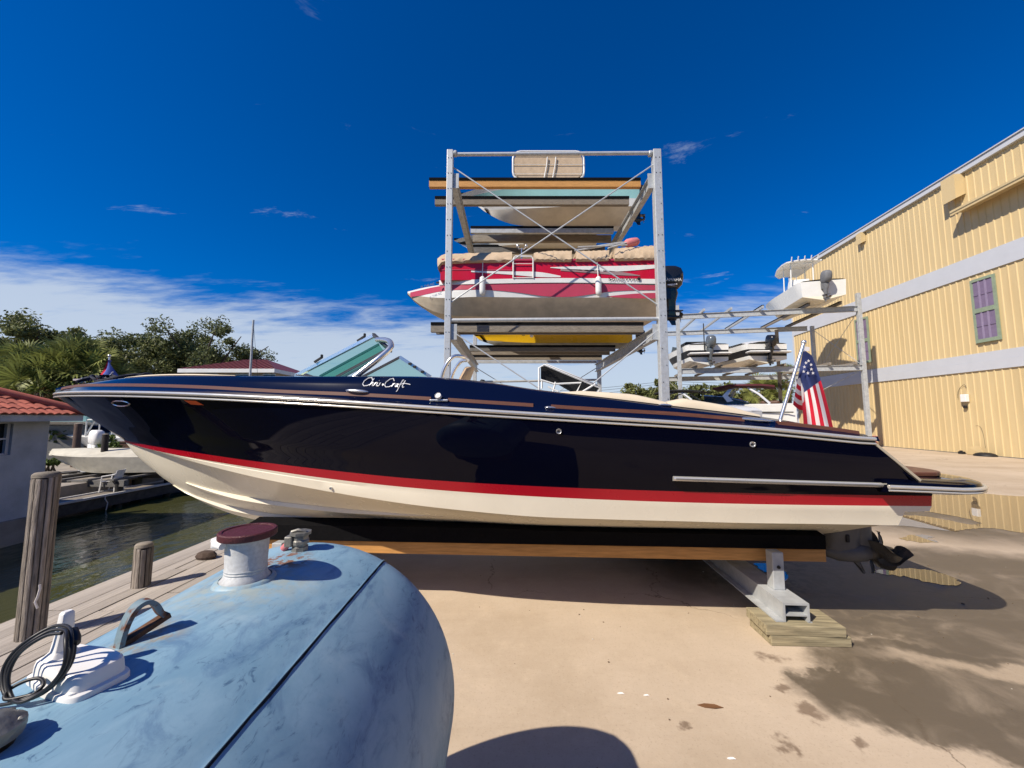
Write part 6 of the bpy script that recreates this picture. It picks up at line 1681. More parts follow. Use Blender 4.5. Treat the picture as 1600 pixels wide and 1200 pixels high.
sb3 = stern_boat('white hard top fishing boat with grey covered outboard on top of the far rack', 1288, 470, 21.0, 7.4, 2.5, 1.12, [M_WHITE, M_WHITE, M_CREAM], Z_T + .16, M_OUTG, M_OUTG, yaw=R(-14), sheer_rise=.30)
ht = MB(); rings = []
for x, z, w in ((-4.2, 2.85, .5), (-4.0, 3.0, .8), (-3.3, 3.12, .95), (-2.5, 3.14, .98), (-1.9, 3.08, .95)):
    rings.append([Vector((x, y * w, z - .10 * y * y + d)) for d in (0, .07) for y in ((-1, -.5, 0, .5, 1) if d == 0 else (1, .5, 0, -.5, -1))])
ht.loft(rings); hto = ht.build('hard_top', M_WHITE, sb3, smooth=40)
b = MB()
for x in (-3.3, -2.3):
    for y in (-.6, .6): b.tube([(x, y, 1.3), (x + .1, y, 3.05)], .035, 6)
for x in (-3.3, -2.3): b.tube([(x + .1, -.6, 3.0), (x + .1, .6, 3.0)], .03, 6)
b.build('top_pipework', M_WHITE, hto, smooth=60)
b = MB(); b.loft([[Vector((x + s_ * w, y, z)) for s_, y in ((-.35, -.5), (.35, -.5), (.35, .5), (-.35, .5))] for x, z, w in ((-2.8, 1.2, 1), (-2.75, 1.8, .9), (-2.7, 2.1, .6))]); b.build('console', M_WHITE, sb3, bevel=.05)
for x in (-1.85, ):
    for k in range(5): b = MB(); b.tube([(x, -.7 + .35 * k, 3.05), (x + .12, -.7 + .35 * k, 3.30)], .03, 6); b.build('rod_holder', M_WHITE, hto)
b = MB(); b.lathe([(.03, 0), (.03, .012), (.012, .10), (.012, .45)], (-.9, -.9, 1.35), 8); b.build('stern_rail', M_CHROME, sb3)

# ---- runabouts parked on the ground beyond
def ground_boat(label, px, py, Y, L, yaw, cols, z, tower, canopy, cover=False):
    p = atY(px, py, Y); t = thing('parked_boat', label, 'boat', (p.x, p.y, z), R(-90) + yaw)
    xf = Matrix.Translation(Vector((-L, 0, 0)))
    small_hull(t, L, 2.5, 1.3, cols, xf=xf, deck_m=cols[0], cockpit=(.42, .92))
    b = MB()
    b.loft([[Vector((x + .45 * (1 - abs(y)), y * 1.02, z_)) for y in (-1, -.6, 0, .6, 1)] for x, z_ in ((-3.3, 1.4), (-2.9, 1.85))], cap=False, close=False); b.build('windscreen', M_GLASSD, t)
    if tower:
        for sg in (-1, 1):
            b = MB(); b.loft([[Vector((x + s_ * w, sg * y + d, z_)) for s_, d in ((-1, -.05), (1, -.05), (1, .05), (-1, .05))] for x, y, z_, w in ((-2.3, 1.08, 1.35, .15), (-2.6, 1.0, 1.75, .11), (-2.4, .85, 2.05, .08), (-2.1, .7, 2.13, .08))]); b.build('tower_leg', tower, t, smooth=50)
        b = MB(); b.loft([[Vector((x, y * 1.02, z_ + d)) for d in (0, .08) for y in ((-1, -.5, 0, .5, 1) if d == 0 else (1, .5, 0, -.5, -1))] for x, z_ in ((-3.1, 2.06), (-2.4, 2.20), (-1.2, 2.16), (-.7, 2.08))]); b.build('canopy', canopy, t, smooth=40)
    for sg in (-1, 1):
        b = MB(); b.loft([[Vector((x, sg * (y + d), z_)) for z_, d in ((1.36, 0), (1.36 + h, -.12), (1.36 + h, -.10), (1.36, .02))] for x, y, h in ((-3.5, 1.0, .42), (-2.6, 1.12, .34), (-1.7, 1.15, .06))]); b.build('side_window', M_GLASSD, t)
        b = MB(); b.tube([(-3.5, sg * .9, 1.80), (-2.6, sg * 1.02, 1.71), (-1.7, sg * 1.05, 1.44)], .025, 6); b.build('window_rail', M_CHROME, t, smooth=60)
        b = MB(); b.tube([(-.9, sg * 1.05, 1.36), (-1.3, sg * 1.0, 1.8), (-1.7, sg * .8, 2.1)], .05, 6); b.build('tower_strut', M_GREYTRIM, t, smooth=60)
        b = MB(); b.bar((-5.2, sg * 1.10, 1.02), (-.1, sg * 1.25, .98), .012, .05); b.build('hull_pinstripe', M_BLACK, t)
    b = MB(); b.box((-.9, 0, 1.25), (.7, 1.9, .5)); b.box((-2.2, -.5, 1.3), (.5, .5, .7)); b.build('seat', cols[3], t, bevel=.08)
    return t
gb1 = ground_boat('white tow boat with a dark red canopy parked on the ground beyond the flag', 1244, 655, 17.0, 7.0, R(55), [M_WHITE, M_WHITE, M_MAROON, M_BROWNW], .98, M_WHITE, mat('dark_red_canopy', (.085, .012, .018), .8, var=.2, scale=5))
gb2 = ground_boat('dark boat with black canopy parked behind the foot of the tall rack', 1128, 655, 20.0, 6.6, R(52), [M_BLACK, M_BLACK, M_BLACK, M_BLKCAN], .95, M_GREYTRIM, M_BLKCAN)
# ---- boat just beyond the navy runabout: only its tipped-up canopy shows over the gunwale
bm_ = thing('tipped_canopy_boat', 'white boat behind the navy one with tipped up black canopy on white tubes', 'boat', (1.9, 6.4, .62), R(-8))
small_hull(bm_, 4.6, 1.9, 1.22, [M_WHITE, M_WHITE, M_WHITE], xf=Matrix.Translation(Vector((-2.9, 0, 0))), deck_m=M_WHITE)
invb = bm_.matrix_basis.inverted()
YB = 6.0
q = [atY(845, 574, YB), atY(851, 571, YB), atY(937, 605, YB + .25), atY(925, 622, YB + .25), atY(905, 620, YB + .2), atY(872, 601, YB + .1), atY(845, 592, YB)]
b = MB(); b.prism([invb @ v for v in q], invb.to_3x3() @ Vector((.1, .65, .1))); cnp = b.build('canopy', M_BLKCAN, bm_)
b = MB()
for pts in ([(842, 612), (842, 575), (850, 570), (938, 606), (930, 620)], [(846, 594), (866, 600), (908, 598), (900, 615)], [(864, 612), (868, 597)], [(905, 615), (930, 600)], [(856, 604), (872, 612)]):
    Q = [invb @ atY(x, y, YB - .04) for x, y in pts]; b.tube(Q, .016, 6)
    if len(pts) > 3: b.tube([v + invb.to_3x3() @ Vector((.1, .68, .1)) for v in Q], .016, 6)
b.build('canopy_frame', M_WHITE, cnp, smooth=60)
# ------------------------------------------------------------------ foliage
def leaf_mat(name, c, v=0.5, trans=0.25):
    m = bpy.data.materials.new(name); m.use_nodes = True; t = m.node_tree; n = t.nodes; L = t.links.new
    b = n['Principled BSDF']; b.inputs['Roughness'].default_value = 0.55; b.inputs['Specular IOR Level'].default_value = 0.35
    g = n.new('ShaderNodeNewGeometry')
    mx = n.new('ShaderNodeMix'); mx.data_type = 'RGBA'; mx.inputs[6].default_value = (*[x * (1 - v) for x in c], 1); mx.inputs[7].default_value = (*[min(x * (1 + v), 1) for x in c], 1)
    L(g.outputs['Random Per Island'], mx.inputs[0]); L(mx.outputs[2], b.inputs['Base Color'])
    tr = n.new('ShaderNodeBsdfTranslucent'); L(mx.outputs[2], tr.inputs[0])
    ms = n.new('ShaderNodeMixShader'); ms.inputs[0].default_value = trans; L(b.outputs[0], ms.inputs[1]); L(tr.outputs[0], ms.inputs[2]); L(ms.outputs[0], n['Material Output'].inputs[0])
    return m
M_OAK = leaf_mat('oak_leaf', (0.15, 0.165, 0.055), .5)
M_OAK2 = leaf_mat('dark_oak_leaf', (0.12, 0.14, 0.05), .5)
M_PALM = leaf_mat('palm_leaf', (0.19, 0.21, 0.055), .5)
M_DRYP = leaf_mat('dry_palm_leaf', (0.22, 0.14, 0.06), .4)
M_SHRUB = leaf_mat('shrub_leaf', (0.035, 0.055, 0.015), .6)
M_BARK = mat('grey_bark', (0.11, 0.09, 0.07), 0.9, var=.5, scale=6, bump=.5, bscale=12)
M_PALMT = mat('palm_trunk_bark', (0.15, 0.115, 0.085), 0.9, var=.5, scale=5, stretch=(1, 1, 4), bump=.5, bscale=10)

def leaf_cloud(r, clumps, per, size, flat=.75):
    # numpy-built scatter of small folded leaves in clumps
    V = []; F = []
    V = np.zeros((len(clumps) * per * 4, 3)); k = 0
    rs = np.random.default_rng(r)
    for (c, rad) in clumps:
        n = per
        d = rs.normal(size=(n, 3)); d /= np.linalg.norm(d, axis=1)[:, None]
        rr_ = rad * (0.35 + 0.65 * rs.random(n) ** .55) * (1 + .25 * np.sin(d[:, 0] * 5 + d[:, 2] * 7))
        p = np.array(c) + d * rr_[:, None] * np.array([1, 1, flat])
        a = rs.normal(size=(n, 3)); a /= np.linalg.norm(a, axis=1)[:, None]
        u = np.cross(a, rs.normal(size=(n, 3))); u /= np.linalg.norm(u, axis=1)[:, None]
        s = size * (0.6 + .8 * rs.random(n))[:, None]
        V[k:k + n * 4] = np.stack([p - a * s, p + u * s * .5, p + a * s, p - u * s * .5], 1).reshape(-1, 3); k += n * 4
    return V
def mesh_np(name, V, m, parent):
    me = bpy.data.meshes.new(name); nq = len(V) // 4
    me.vertices.add(len(V)); me.vertices.foreach_set('co', V.astype(np.float32).ravel())
    me.loops.add(nq * 4); me.loops.foreach_set('vertex_index', np.arange(nq * 4, dtype=np.int32))
    me.polygons.add(nq); me.polygons.foreach_set('loop_start', np.arange(0, nq * 4, 4, dtype=np.int32)); me.polygons.foreach_set('loop_total', np.full(nq, 4, dtype=np.int32))
    me.materials.append(m); me.update(calc_edges=True); me.validate()
    o = bpy.data.objects.new(name, me); COL.objects.link(o); o.parent = parent; return o
def tree(label, p, H, spread, seed, m=M_OAK, base_f=.38, nl=9, per=260, size=.16, name='oak_tree', group='trees across the canal', sub=6, cr=1.0):
    t = thing(name, label, 'tree', p, 0, group); r0 = random.Random(seed)
    b = MB(); fork = Vector((r0.uniform(-.4, .4), r0.uniform(-.3, .3), H * base_f)); b.tube(sm([Vector((0, 0, -.2)), Vector((.1, 0, H * base_f * .5)), fork], 4), [.30 * H / 9] * 4 + [.25 * H / 9] * 4 + [.22 * H / 9], 9)
    b.build('trunk', M_BARK, t, smooth=60)
    clumps = []
    for i in range(nl):
        a = 2 * PI * (i + r0.random() * .7) / nl; e = r0.uniform(.15, 1.0)
        tip = Vector((math.cos(a) * spread * r0.uniform(.5, 1.0), math.sin(a) * spread * .8 * r0.uniform(.5, 1.0), lerp(H * (base_f + .18), H * .93, e)))
        if i == 0: tip = Vector((0, 0, H * .95))
        mid = fork.lerp(tip, .5) + Vector((r0.uniform(-.5, .5), r0.uniform(-.5, .5), r0.uniform(-.1, .6)))
        q = sm([fork, mid, tip], 5); b = MB(); b.tube(q, [lerp(.13, .03, j / (len(q) - 1)) * H / 9 for j in range(len(q))], 6); b.build('limb', M_BARK, t, smooth=60)
        for j in range(sub):
            f = r0.uniform(.45, 1.1); c = q[min(int(f * (len(q) - 1)), len(q) - 1)] + Vector((r0.gauss(0, .8), r0.gauss(0, .8), r0.gauss(.15, .4))) * H / 9 * cr
            clumps.append((c, r0.uniform(.35, .95) * H / 9 * cr))
    mesh_np('crown', leaf_cloud(seed, clumps, per, size), m, t)
    return t
def frond_np(rs, base, out, up, ln, nlf, width, V, droop):
    pass
def palm(label, p, H, seed, n=44, fl=1.45, group='palms across the canal', dry=True, tr=.17):
    t = thing('palm_tree', label, 'palm', p, 0, group); r0 = random.Random(seed); rs = np.random.default_rng(seed)
    b = MB(); q = sm([Vector((0, 0, -.2)), Vector((r0.uniform(-.15, .15), 0, H * .5)), Vector((0, 0, H))], 6); b.tube(q, [tr * (1.25 - .35 * i / (len(q) - 1)) for i in range(len(q))], 10); b.build('trunk', M_PALMT, t, smooth=40)
    def fans(cnt, elr, lens, m, nm):
        V = []; st = MB()
        for i in range(cnt):
            az = 2 * PI * (i * .618 + r0.random() * .2); el = r0.uniform(*elr); ln = r0.uniform(*lens)
            d = Vector((math.cos(az) * math.cos(el), math.sin(az) * math.cos(el), math.sin(el)))
            o = Vector((0, 0, H + .05)) + d * .15; c = o + d * ln + Vector((0, 0, -.10 * ln * ln * math.cos(el)))
            st.tube([o, o.lerp(c, .5) + Vector((0, 0, .05)), c], .018, 4)
            sd = d.cross(Vector((0, 0, 1))); sd = sd.normalized() if sd.length > .05 else Vector((1, 0, 0)); nn = sd.cross(d).normalized(); ro = Matrix.Rotation(r0.uniform(-1.2, 1.2), 3, d); sd = ro @ sd; nn = ro @ nn
            L_ = fl * r0.uniform(.7, 1.05); NL = 22
            for k in range(NL):
                a = lerp(-1.9, 1.9, k / (NL - 1)) + r0.uniform(-.05, .05); l = L_ * (.62 + .38 * math.cos(a * .7)) * r0.uniform(.85, 1.05)
                dv = d * math.cos(a) + sd * math.sin(a) + nn * (.18 + .25 * abs(math.sin(a)))
                dv.normalize(); tip = c + dv * l + Vector((0, 0, -.22 * l * l)); mid = c + dv * l * .55 + Vector((0, 0, -.04 * l)); w = (dv.cross(nn)).normalized() * .042
                V += [c, mid + w, tip, mid - w]
        mesh_np(nm, np.array([tuple(v) for v in V]), m, t)
        st.build('leaf_stalk', m, t)
    fans(n, (-.55, 1.45), (.55, 1.15), M_PALM, 'crown')
    if dry: fans(12, (-1.35, -.7), (.4, .8), M_DRYP, 'dead_fronds')
    return t
def shrub(label, p, H, W, seed, m=M_SHRUB, n=14, per=240, size=.10, group=None):
    t = thing('shrub', label, 'shrub', p, 0, group); r0 = random.Random(seed)
    b = MB()
    for k in range(5): b.tube([Vector((r0.uniform(-.2, .2), r0.uniform(-.2, .2), -.1)), Vector((r0.uniform(-.5, .5) * W, r0.uniform(-.3, .3) * W, H * .6))], [.04, .015], 5)
    b.build('stems', M_BARK, t)
    cl = [((r0.uniform(-.5, .5) * W, r0.uniform(-.35, .35) * W, r0.uniform(.2, .85) * H), r0.uniform(.22, .4) * max(H, W * .5) * .6) for _ in range(n)]
    mesh_np('foliage', leaf_cloud(seed, cl, per, size), m, t)
    return t
# palms left of the bow
for px, py, Y, seed, n, lab in ((38, 585, 21.0, 1, 46, 'tallest fan palm at the left edge, behind the red tile roof'), (118, 582, 19.0, 2, 50, 'broad fan palm just left of the bow pennant'),
                                (62, 612, 18.0, 3, 40, 'low fan palm whose fronds hang just above the red tile roof'), (150, 600, 20.5, 4, 40, 'fan palm directly behind the bow pennant'), (5, 600, 20.0, 5, 40, 'fan palm cut by the left edge of the picture')):
    p = atY(px, py, Y); palm(lab, (p.x, p.y, -.1), p.z + .1, seed, n)
# spreading oaks
for px, ptop, Y, sp, seed, lab in ((228, 516, 41, 5.8, 11, 'broad oak standing right of the palms, left of the ship mast'), (322, 508, 42, 6.4, 12, 'spreading oak just left of the bare mast, over the maroon roof'), (60, 504, 33, 4.5, 13, 'oak rising behind the palms at the left'), (-20, 510, 33, 4.5, 14, 'oak cut by the left edge behind the palms'), (140, 530, 34, 4.0, 15, 'oak partly hidden between the palms and the pennant')):
    p = atY(px, ptop, Y); tree(lab, (p.x, p.y, -.1), p.z, sp, seed, M_OAK if seed % 2 else M_OAK2, nl=14, per=300, size=.125, sub=7)
for i, (px, Y, H, W) in enumerate(((10, 17, 2.6, 4), (75, 17.5, 2.4, 4), (135, 18.5, 2.6, 4.5), (190, 20, 3.0, 5), (250, 22, 3.3, 5), (310, 24, 3.2, 5))):
    p = atY(px, 650, Y); shrub(('dark bush below the leftmost palms', 'dark bush behind the moored boats below the palms', 'bush below the bow pennant across the canal', 'bush right of the palms below the oak', 'bush beneath the broad oak', 'bush left of the maroon roofed house')[i], (p.x, p.y, -.2), H, W, 30 + i, n=18, per=260, size=.12, group='bushes across the canal')
# trees beyond the yard
for px, ptop, Y, sp, seed, lab in ((1015, 600, 44, 2.6, 21, 'green tree just left of the tall rack foot'), (1098, 606, 46, 3.0, 22, 'tree behind the black boat canopy in the yard'), (1138, 612, 48, 3.6, 23, 'tree between the dark canopy and the white tow boat'), (1170, 610, 47, 3.0, 24, 'tree behind the white tower leg of the tow boat')):
    p = atY(px, ptop, Y); tree(lab, (p.x, p.y, 0), p.z, sp, seed, M_OAK, base_f=.25, nl=8, per=200, size=.2, group='trees beyond the yard', sub=5, cr=1.7)
for px, pt, Y, seed, lab in ((1187, 612, 40, 6, 'distant palm seen under the dark red canopy, left one'), (1208, 612, 40, 7, 'distant palm seen under the dark red canopy, right one'), (1231, 596, 40, 8, 'distant palm just left of the stern flag')):
    p = atY(px, pt, Y); palm(lab, (p.x, p.y, 0), p.z, seed, 30, 1.3, 'palms beyond the yard', False, .3)
# ------------------------------------------------------------------ far bank: houses, boats, posts
b = MB(); b.box((-35, -10, -1.0), (49.6, 37.5, 1.3)); tag(b.build('quay', M_CONC), kind='structure')
hs_ = thing('canal_house', 'low grey house with a red clay tile roof at the left edge across the canal', 'house', (-10.3, 5, -.35))
def hb(name, m, fn, par=None, **k):
    b = MB(); fn(b); return b.build(name, m, par or hs_, world=True, **k)
wy0, wy1, wz0, wz1 = 6.75, 7.98, .98, 1.62
for nm, y0, y1, z0, z1 in (('a', -2, wy0, -.35, 1.78), ('b', wy1, 8.6, -.35, 1.78), ('c', wy0, wy1, -.35, wz0), ('d', wy0, wy1, wz1, 1.78)):
    hb('wall', M_STUCCO, lambda b: b.box((-10.4, (y0 + y1) / 2, (z0 + z1) / 2), (.2, y1 - y0, z1 - z0)))
hb('wall', M_STUCCO, lambda b: b.box((-13.4, 8.5, .715), (5.8, .2, 2.13)))
w = hb('window', M_DARKWIN, lambda b: b.box((-10.44, (wy0 + wy1) / 2, (wz0 + wz1) / 2), (.03, wy1 - wy0, wz1 - wz0)))
hb('window_frame', M_GREYTRIM, lambda b: (b.box((-10.38, (wy0 + wy1) / 2, 1.31), (.05, wy1 - wy0 - .1, .035)), b.box((-10.38, wy1 - .03, 1.3), (.06, .05, .63)), b.box((-10.38, wy0 + .03, 1.3), (.06, .05, .63)), b.box((-10.38, (wy0 + wy1) / 2, wz0 + .02), (.06, wy1 - wy0 - .1, .035))), w)
hb('fascia', M_STUCCO, lambda b: b.box((-9.98, 3.5, 1.74), (.05, 10.9, .15)))
hb('soffit', M_STUCCO, lambda b: b.box((-10.16, 3.5, 1.80), (.36, 10.9, .02)))
SLP = .46
hb('roof_deck', M_TILE, lambda b: (b.add([(-9.93, -2, 1.80), (-9.93, 8.97, 1.80), (-13.4, 5.5, 1.80 + 3.47 * SLP), (-13.4, -2, 1.8 + 3.47 * SLP)], [(0, 1, 2, 3)]), b.add([(-9.93, 8.97, 1.80), (-16.9, 8.97, 1.80), (-13.4, 5.5, 1.80 + 3.47 * SLP)], [(0, 1, 2)])))
tb_ = MB(); rings = []
for f in (0, 1):
    rings.append([Vector((.125 - f * .27, y, .03 * math.sin(PI * (.5 + y / .14)) * (1.05 - .1 * f) + .014 - f * .014)) for y in np.linspace(-.072, .072, 7)] + [Vector((.125 - f * .27, y, .03 * math.sin(PI * (.5 + y / .14)) - .008 - f * .008)) for y in np.linspace(.072, -.072, 7)])
tb_.loft(rings); tme = tb_.mesh('roof_tile', M_TILE, smooth=50)
for r in range(9):
    for c in range(32):
        k = .02 + r * .235; y = 8.86 - c * .150
        if y > 8.93 - k - .07 or y < 4.2: continue
        o = place(tme, 'roof_tile', hs_, (-9.93 - k - .07 + 10.3, y - 5, 1.82 + (k + .07) * SLP + .35 + rnd.uniform(-.006, .006)), (0, math.atan(SLP), rnd.uniform(-.02, .02)))
cap = MB(); cap.tube([(-9.90, 9.0, 1.86), (-13.4, 5.5, 1.9 + 3.47 * SLP)], .09, 8); cap.build('hip_cap', M_TILE, hs_, world=True, smooth=50)
# maroon roofed house
A = atY(303, 583, 32); Bc = atY(447, 583, 32); top = atY(380, 562, 34).z; ez = A.z
h2 = thing('far_house', 'pale house with a maroon hipped metal roof beyond the bow of the navy boat', 'house', ((A.x + Bc.x) / 2, 34.0, 0))
w2 = Bc.x - A.x
b = MB(); b.box((0, 0, ez / 2), (w2 - .8, 6.2, ez)); b.build('wall', mat('pale_tan_wall', (.45, .38, .30), .9, var=.2, scale=2), h2)
b = MB(); b.box((0, 0, ez + .02), (w2, 7.2, .30)); b.build('fascia', M_WHITE, h2)
b = MB(); z0 = ez + .17; z1 = top
v = [(-w2 / 2, -3.6, z0), (w2 / 2, -3.6, z0), (w2 / 2, 3.6, z0), (-w2 / 2, 3.6, z0), (-w2 * .12, 0, z1), (w2 * .12, 0, z1)]
b.add(v, [(0, 1, 5, 4), (1, 2, 5), (2, 3, 4, 5), (3, 0, 4), (0, 3, 2, 1)]); rf = b.build('roof', M_MAROON, h2)
b = MB()
for x in np.linspace(-w2 / 2 + .3, w2 / 2 - .3, 18):
    f = min(1, (w2 / 2 - abs(x)) / (w2 * .38)); b.bar((x, -3.6, z0 + .03), (x, lerp(-3.6, 0, f), lerp(z0, z1, f) + .03), .04, .05)
b.build('roof_seams', M_MAROON, rf)['kind'] = 'stuff'
for px in (330, 378, 420):
    x = atY(px, 587, 30.8).x - h2.location.x; b = MB(); b.box((x, -3.12, ez - .65), (.9, .06, .8)); wn_ = b.build('window', M_DARKWIN, h2)
    b = MB(); b.box((x, -3.15, ez - .22), (1.05, .08, .08)); b.build('lintel', M_WHITE, wn_)
# bare mast
p0 = atY(390.5, 592, 27); b = MB(); b.tube([Vector((p0.x, 27, -1)), Vector((p0.x, 27, atY(390.5, 500, 27).z))], [.085, .07], 8); ms_ = thing('mast', 'bare grey sailing mast standing in front of the maroon roofed house', 'mast', (p0.x, 27, -1))
b.build('spar', M_GALV, ms_, world=True, smooth=50)
b = MB(); b.tube([Vector((p0.x, 27, atY(390, 503, 27).z)), Vector((p0.x + .55, 27, atY(397, 590, 27).z))], .012, 4); b.build('stay', M_CABLE, ms_, world=True)
# leaning thin pole by the oaks
# boats on the far side
def far_boat(label, px, py, Y, L, B, H, yaw, cols, z=-.6, **k):
    p = atY(px, py, Y); t = thing('moored_boat', label, 'boat', (p.x, p.y, z), yaw); small_hull(t, L, B, H, cols, **k); return t
fb = far_boat('small boat under a taut beige cover on a lift across the canal', 75, 715, 12.6, 3.6, 1.6, .55, R(8), [M_CANVASC, M_CANVASC, M_CANVASC], z=-.05, deck_m=M_CANVASC, dead=.1)
b = MB(); b.loft([[Vector((x, y * w, z_)) for y, z_ in ((-1, h0), (-.6, h0 + .12), (0, h0 + .2), (.6, h0 + .12), (1, h0))] for x, w, h0 in ((.1, .1, .58), (1.0, .6, .6), (2.2, .72, .58), (3.6, .7, .55))], cap=False, close=False); b.build('boat_cover', M_CANVASC, fb, smooth=50)
for x in (.9, 2.7):
    b = MB(); b.box((x, 0, -.12), (.2, 1.9, .16)); b.build('lift_beam', M_GREYD, fb)
fb2 = far_boat('white skiff with a red bottom and grab rails on the far side of the canal', 96, 690, 16.5, 5.0, 1.9, .75, R(4), [M_WHITE, M_WHITE, M_MAROON], z=.15, bands=(.3, .6))
b = MB()
for y in (-.7, .7):
    b.tube([(1.6, y, .8), (1.6, y, 1.5), (3.6, y, 1.5), (3.6, y, .8)], .03, 6)
    for x in (2.1, 2.6, 3.1): b.tube([(x, y, .8), (x, y, 1.5)], .025, 5)
b.build('grab_rail', M_WHITE, fb2, smooth=50)
b = MB(); b.box((2.6, 0, 1.2), (.7, .7, .9)); b.build('console', M_GREYTRIM, fb2, bevel=.05)
b = MB(); b.tube([(1.4, -.5, .8), (2.2, -.55, 2.35)], .03, 6); b.tube([(3.4, -.5, .8), (2.7, -.55, 2.35)], .03, 6); b.tube([(1.4, .5, .8), (2.2, .55, 2.35)], .03, 6); b.tube([(3.4, .5, .8), (2.7, .55, 2.35)], .03, 6); b.build('top_frame', M_WHITE, fb2, smooth=50)
b = MB(); b.box((2.45, 0, 2.42), (2.5, 1.6, .10)); b.build('hard_top', M_WHITE, fb2, bevel=.03)
p = atY(156, 696, 13.4); eng = thing('outboard_motor', 'white outboard motor standing tilted between two pilings across the canal', 'outboard', (p.x, p.y, .80)); outboard(eng, (-.3, 0, 0), R(-15), .72, M_WHITEP, M_WHITEP)
b = MB(); b.box((-.2, 0, -.55), (.4, .5, .9)); b.build('bracket', M_GREYTRIM, eng)
fb3 = far_boat('cabin boat under a dark blue cover behind the tile roofed house', 68, 690, 18.5, 5.5, 2.2, 1.2, R(3), [M_BLUECOV, M_WHITE, M_WHITE], z=.1, deck_m=M_BLUECOV, cockpit=None)
b = MB(); b.loft([[Vector((x, y * w, z_ + h0)) for y, z_ in ((-1, 0), (-.7, .45), (0, .6), (.7, .45), (1, 0))] for x, w, h0 in ((.8, .5, 1.2), (2.0, 1.0, 1.25), (3.8, 1.0, 1.2), (5.2, .9, 1.1))], cap=False, close=False); b.build('boat_cover', M_BLUECOV, fb3, smooth=50)
fb4 = far_boat('white cabin cruiser with a brown cabin side below the navy bow', 128, 690, 20.0, 6.0, 2.4, 1.3, R(2), [M_WHITE, M_WHITE, M_WHITE], z=.1)
b = MB(); b.box((2.6, 0, 1.75), (2.6, 1.8, .9)); b.build('cabin', M_BROWNW, fb4, bevel=.1)
b = MB(); b.box((2.6, 0, 2.26), (3.0, 2.0, .09)); b.build('cabin_top', M_WHITE, fb4, bevel=.03)
fb5 = far_boat('boat in a pale blue cover lying behind the palms at the left edge', 4, 632, 16, 3.6, 1.8, .8, R(10), [M_AQUA, M_AQUA, M_WHITE], z=1.4, deck_m=M_AQUA)
b = MB(); b.box((1.8, 0, -.8), (2.6, .2, 1.6)); b.build('stand', M_GREYD, fb5)
p = atY(152, 690, 15); b = MB(); b.lathe([(.16, 0), (.2, .34), (.21, .36)], (0, 0, 0), 14); bk = b.build('bucket', mat('teal_plastic', (.02, .22, .30), .4), None, smooth=40); bk.location = (p.x, p.y, .55); tag(bk, 'small teal bucket standing right of the white outboard motor', 'bucket')
b = MB(); b.box((0, 0, -.22), (1.3, 1.0, .44)); o = b.build('work_bench', M_GREYW); o.location = (p.x, p.y, .55); tag(o, 'grey timber platform under the teal bucket across the canal', 'platform')
for i, (px, py, Y, H, lab) in enumerate(((172, 700, 13.5, 1.1, 'bright green plant right of the teal bucket'), (80, 705, 13.2, .7, 'small yellow green plant beside the corner of the tile roofed house'))):
    p = atY(px, py, Y); shrub(lab, (p.x, p.y, -.1 if i else .1), H, .9, 60 + i, leaf_mat('bright_plant_leaf_%s' % 'ab'[i], (.10, .15, .03), .5), n=8, per=120, size=.07, group=None)
# tan storage bin and crates on the bank under the bow
for px, py, Y, d, m, lab in ((214, 748, 14.0, (.45, .5, .5), mat('tan_box', (.30, .22, .15), .8, var=.3), 'tan box on the bank right of the white plastic chair'), (246, 742, 14.4, (1.5, .8, .9), M_GREYW, 'grey timber box on the bank under the navy bow'), (205, 712, 14.6, (.9, .4, .5), M_BROWNW, 'brown crate high on the bank under the bow tip'), (185, 728, 14.2, (.35, .35, .4), M_WHITEP, 'white pail on the bank behind the plastic chair')):
    p = atY(px, py, Y); b = MB(); b.box((0, 0, d[2] / 2), d); b.box((0, 0, d[2] + .02), (d[0] + .06, d[1] + .06, .04)); o = b.build('storage_box' if m is not M_WHITEP else 'pail', m, None, bevel=.015); o.location = (p.x, p.y, max(p.z, -.35)); o.rotation_euler = (0, 0, R(12)); tag(o, lab, 'box')
b = MB(); b.box((-25.4, 14.5, -.5), (26, 8.5, .7)); tag(b.build('quay', M_CONC), kind='structure')
# ------------------------------------------------------------------ overhead wires far behind the racks
pl = thing('power_line', 'far utility pole hidden behind the tall rack foot carrying wires across the yard', 'utility pole', (atY(1040, 600, 55).x, 55, 0))
b = MB(); b.tube([(0, 0, 0), (0, 0, 7.2)], [.16, .11], 8); b.build('pole', M_BARK, pl, smooth=50)
b = MB(); b.box((0, 0, 6.9), (2.2, .12, .14)); b.build('cross_arm', M_BARK, pl)
for k, (dz, x1) in enumerate(((7.0, 34), (6.6, 34), (6.1, 34), (5.7, 34))):
    for sg in (-1, 1):
        pts = []
        for i in range(13):
            f = i / 12; pts.append(Vector((sg * (f * 34 + .6 * (k - 1)), -f * 3 * sg, dz - 2.6 * f * (1 - f) - (1.6 * f if sg < 0 else -.2 * f))))
        b = MB(); b.tube(pts, .022, 4); b.build('wire', M_CABLE, pl)
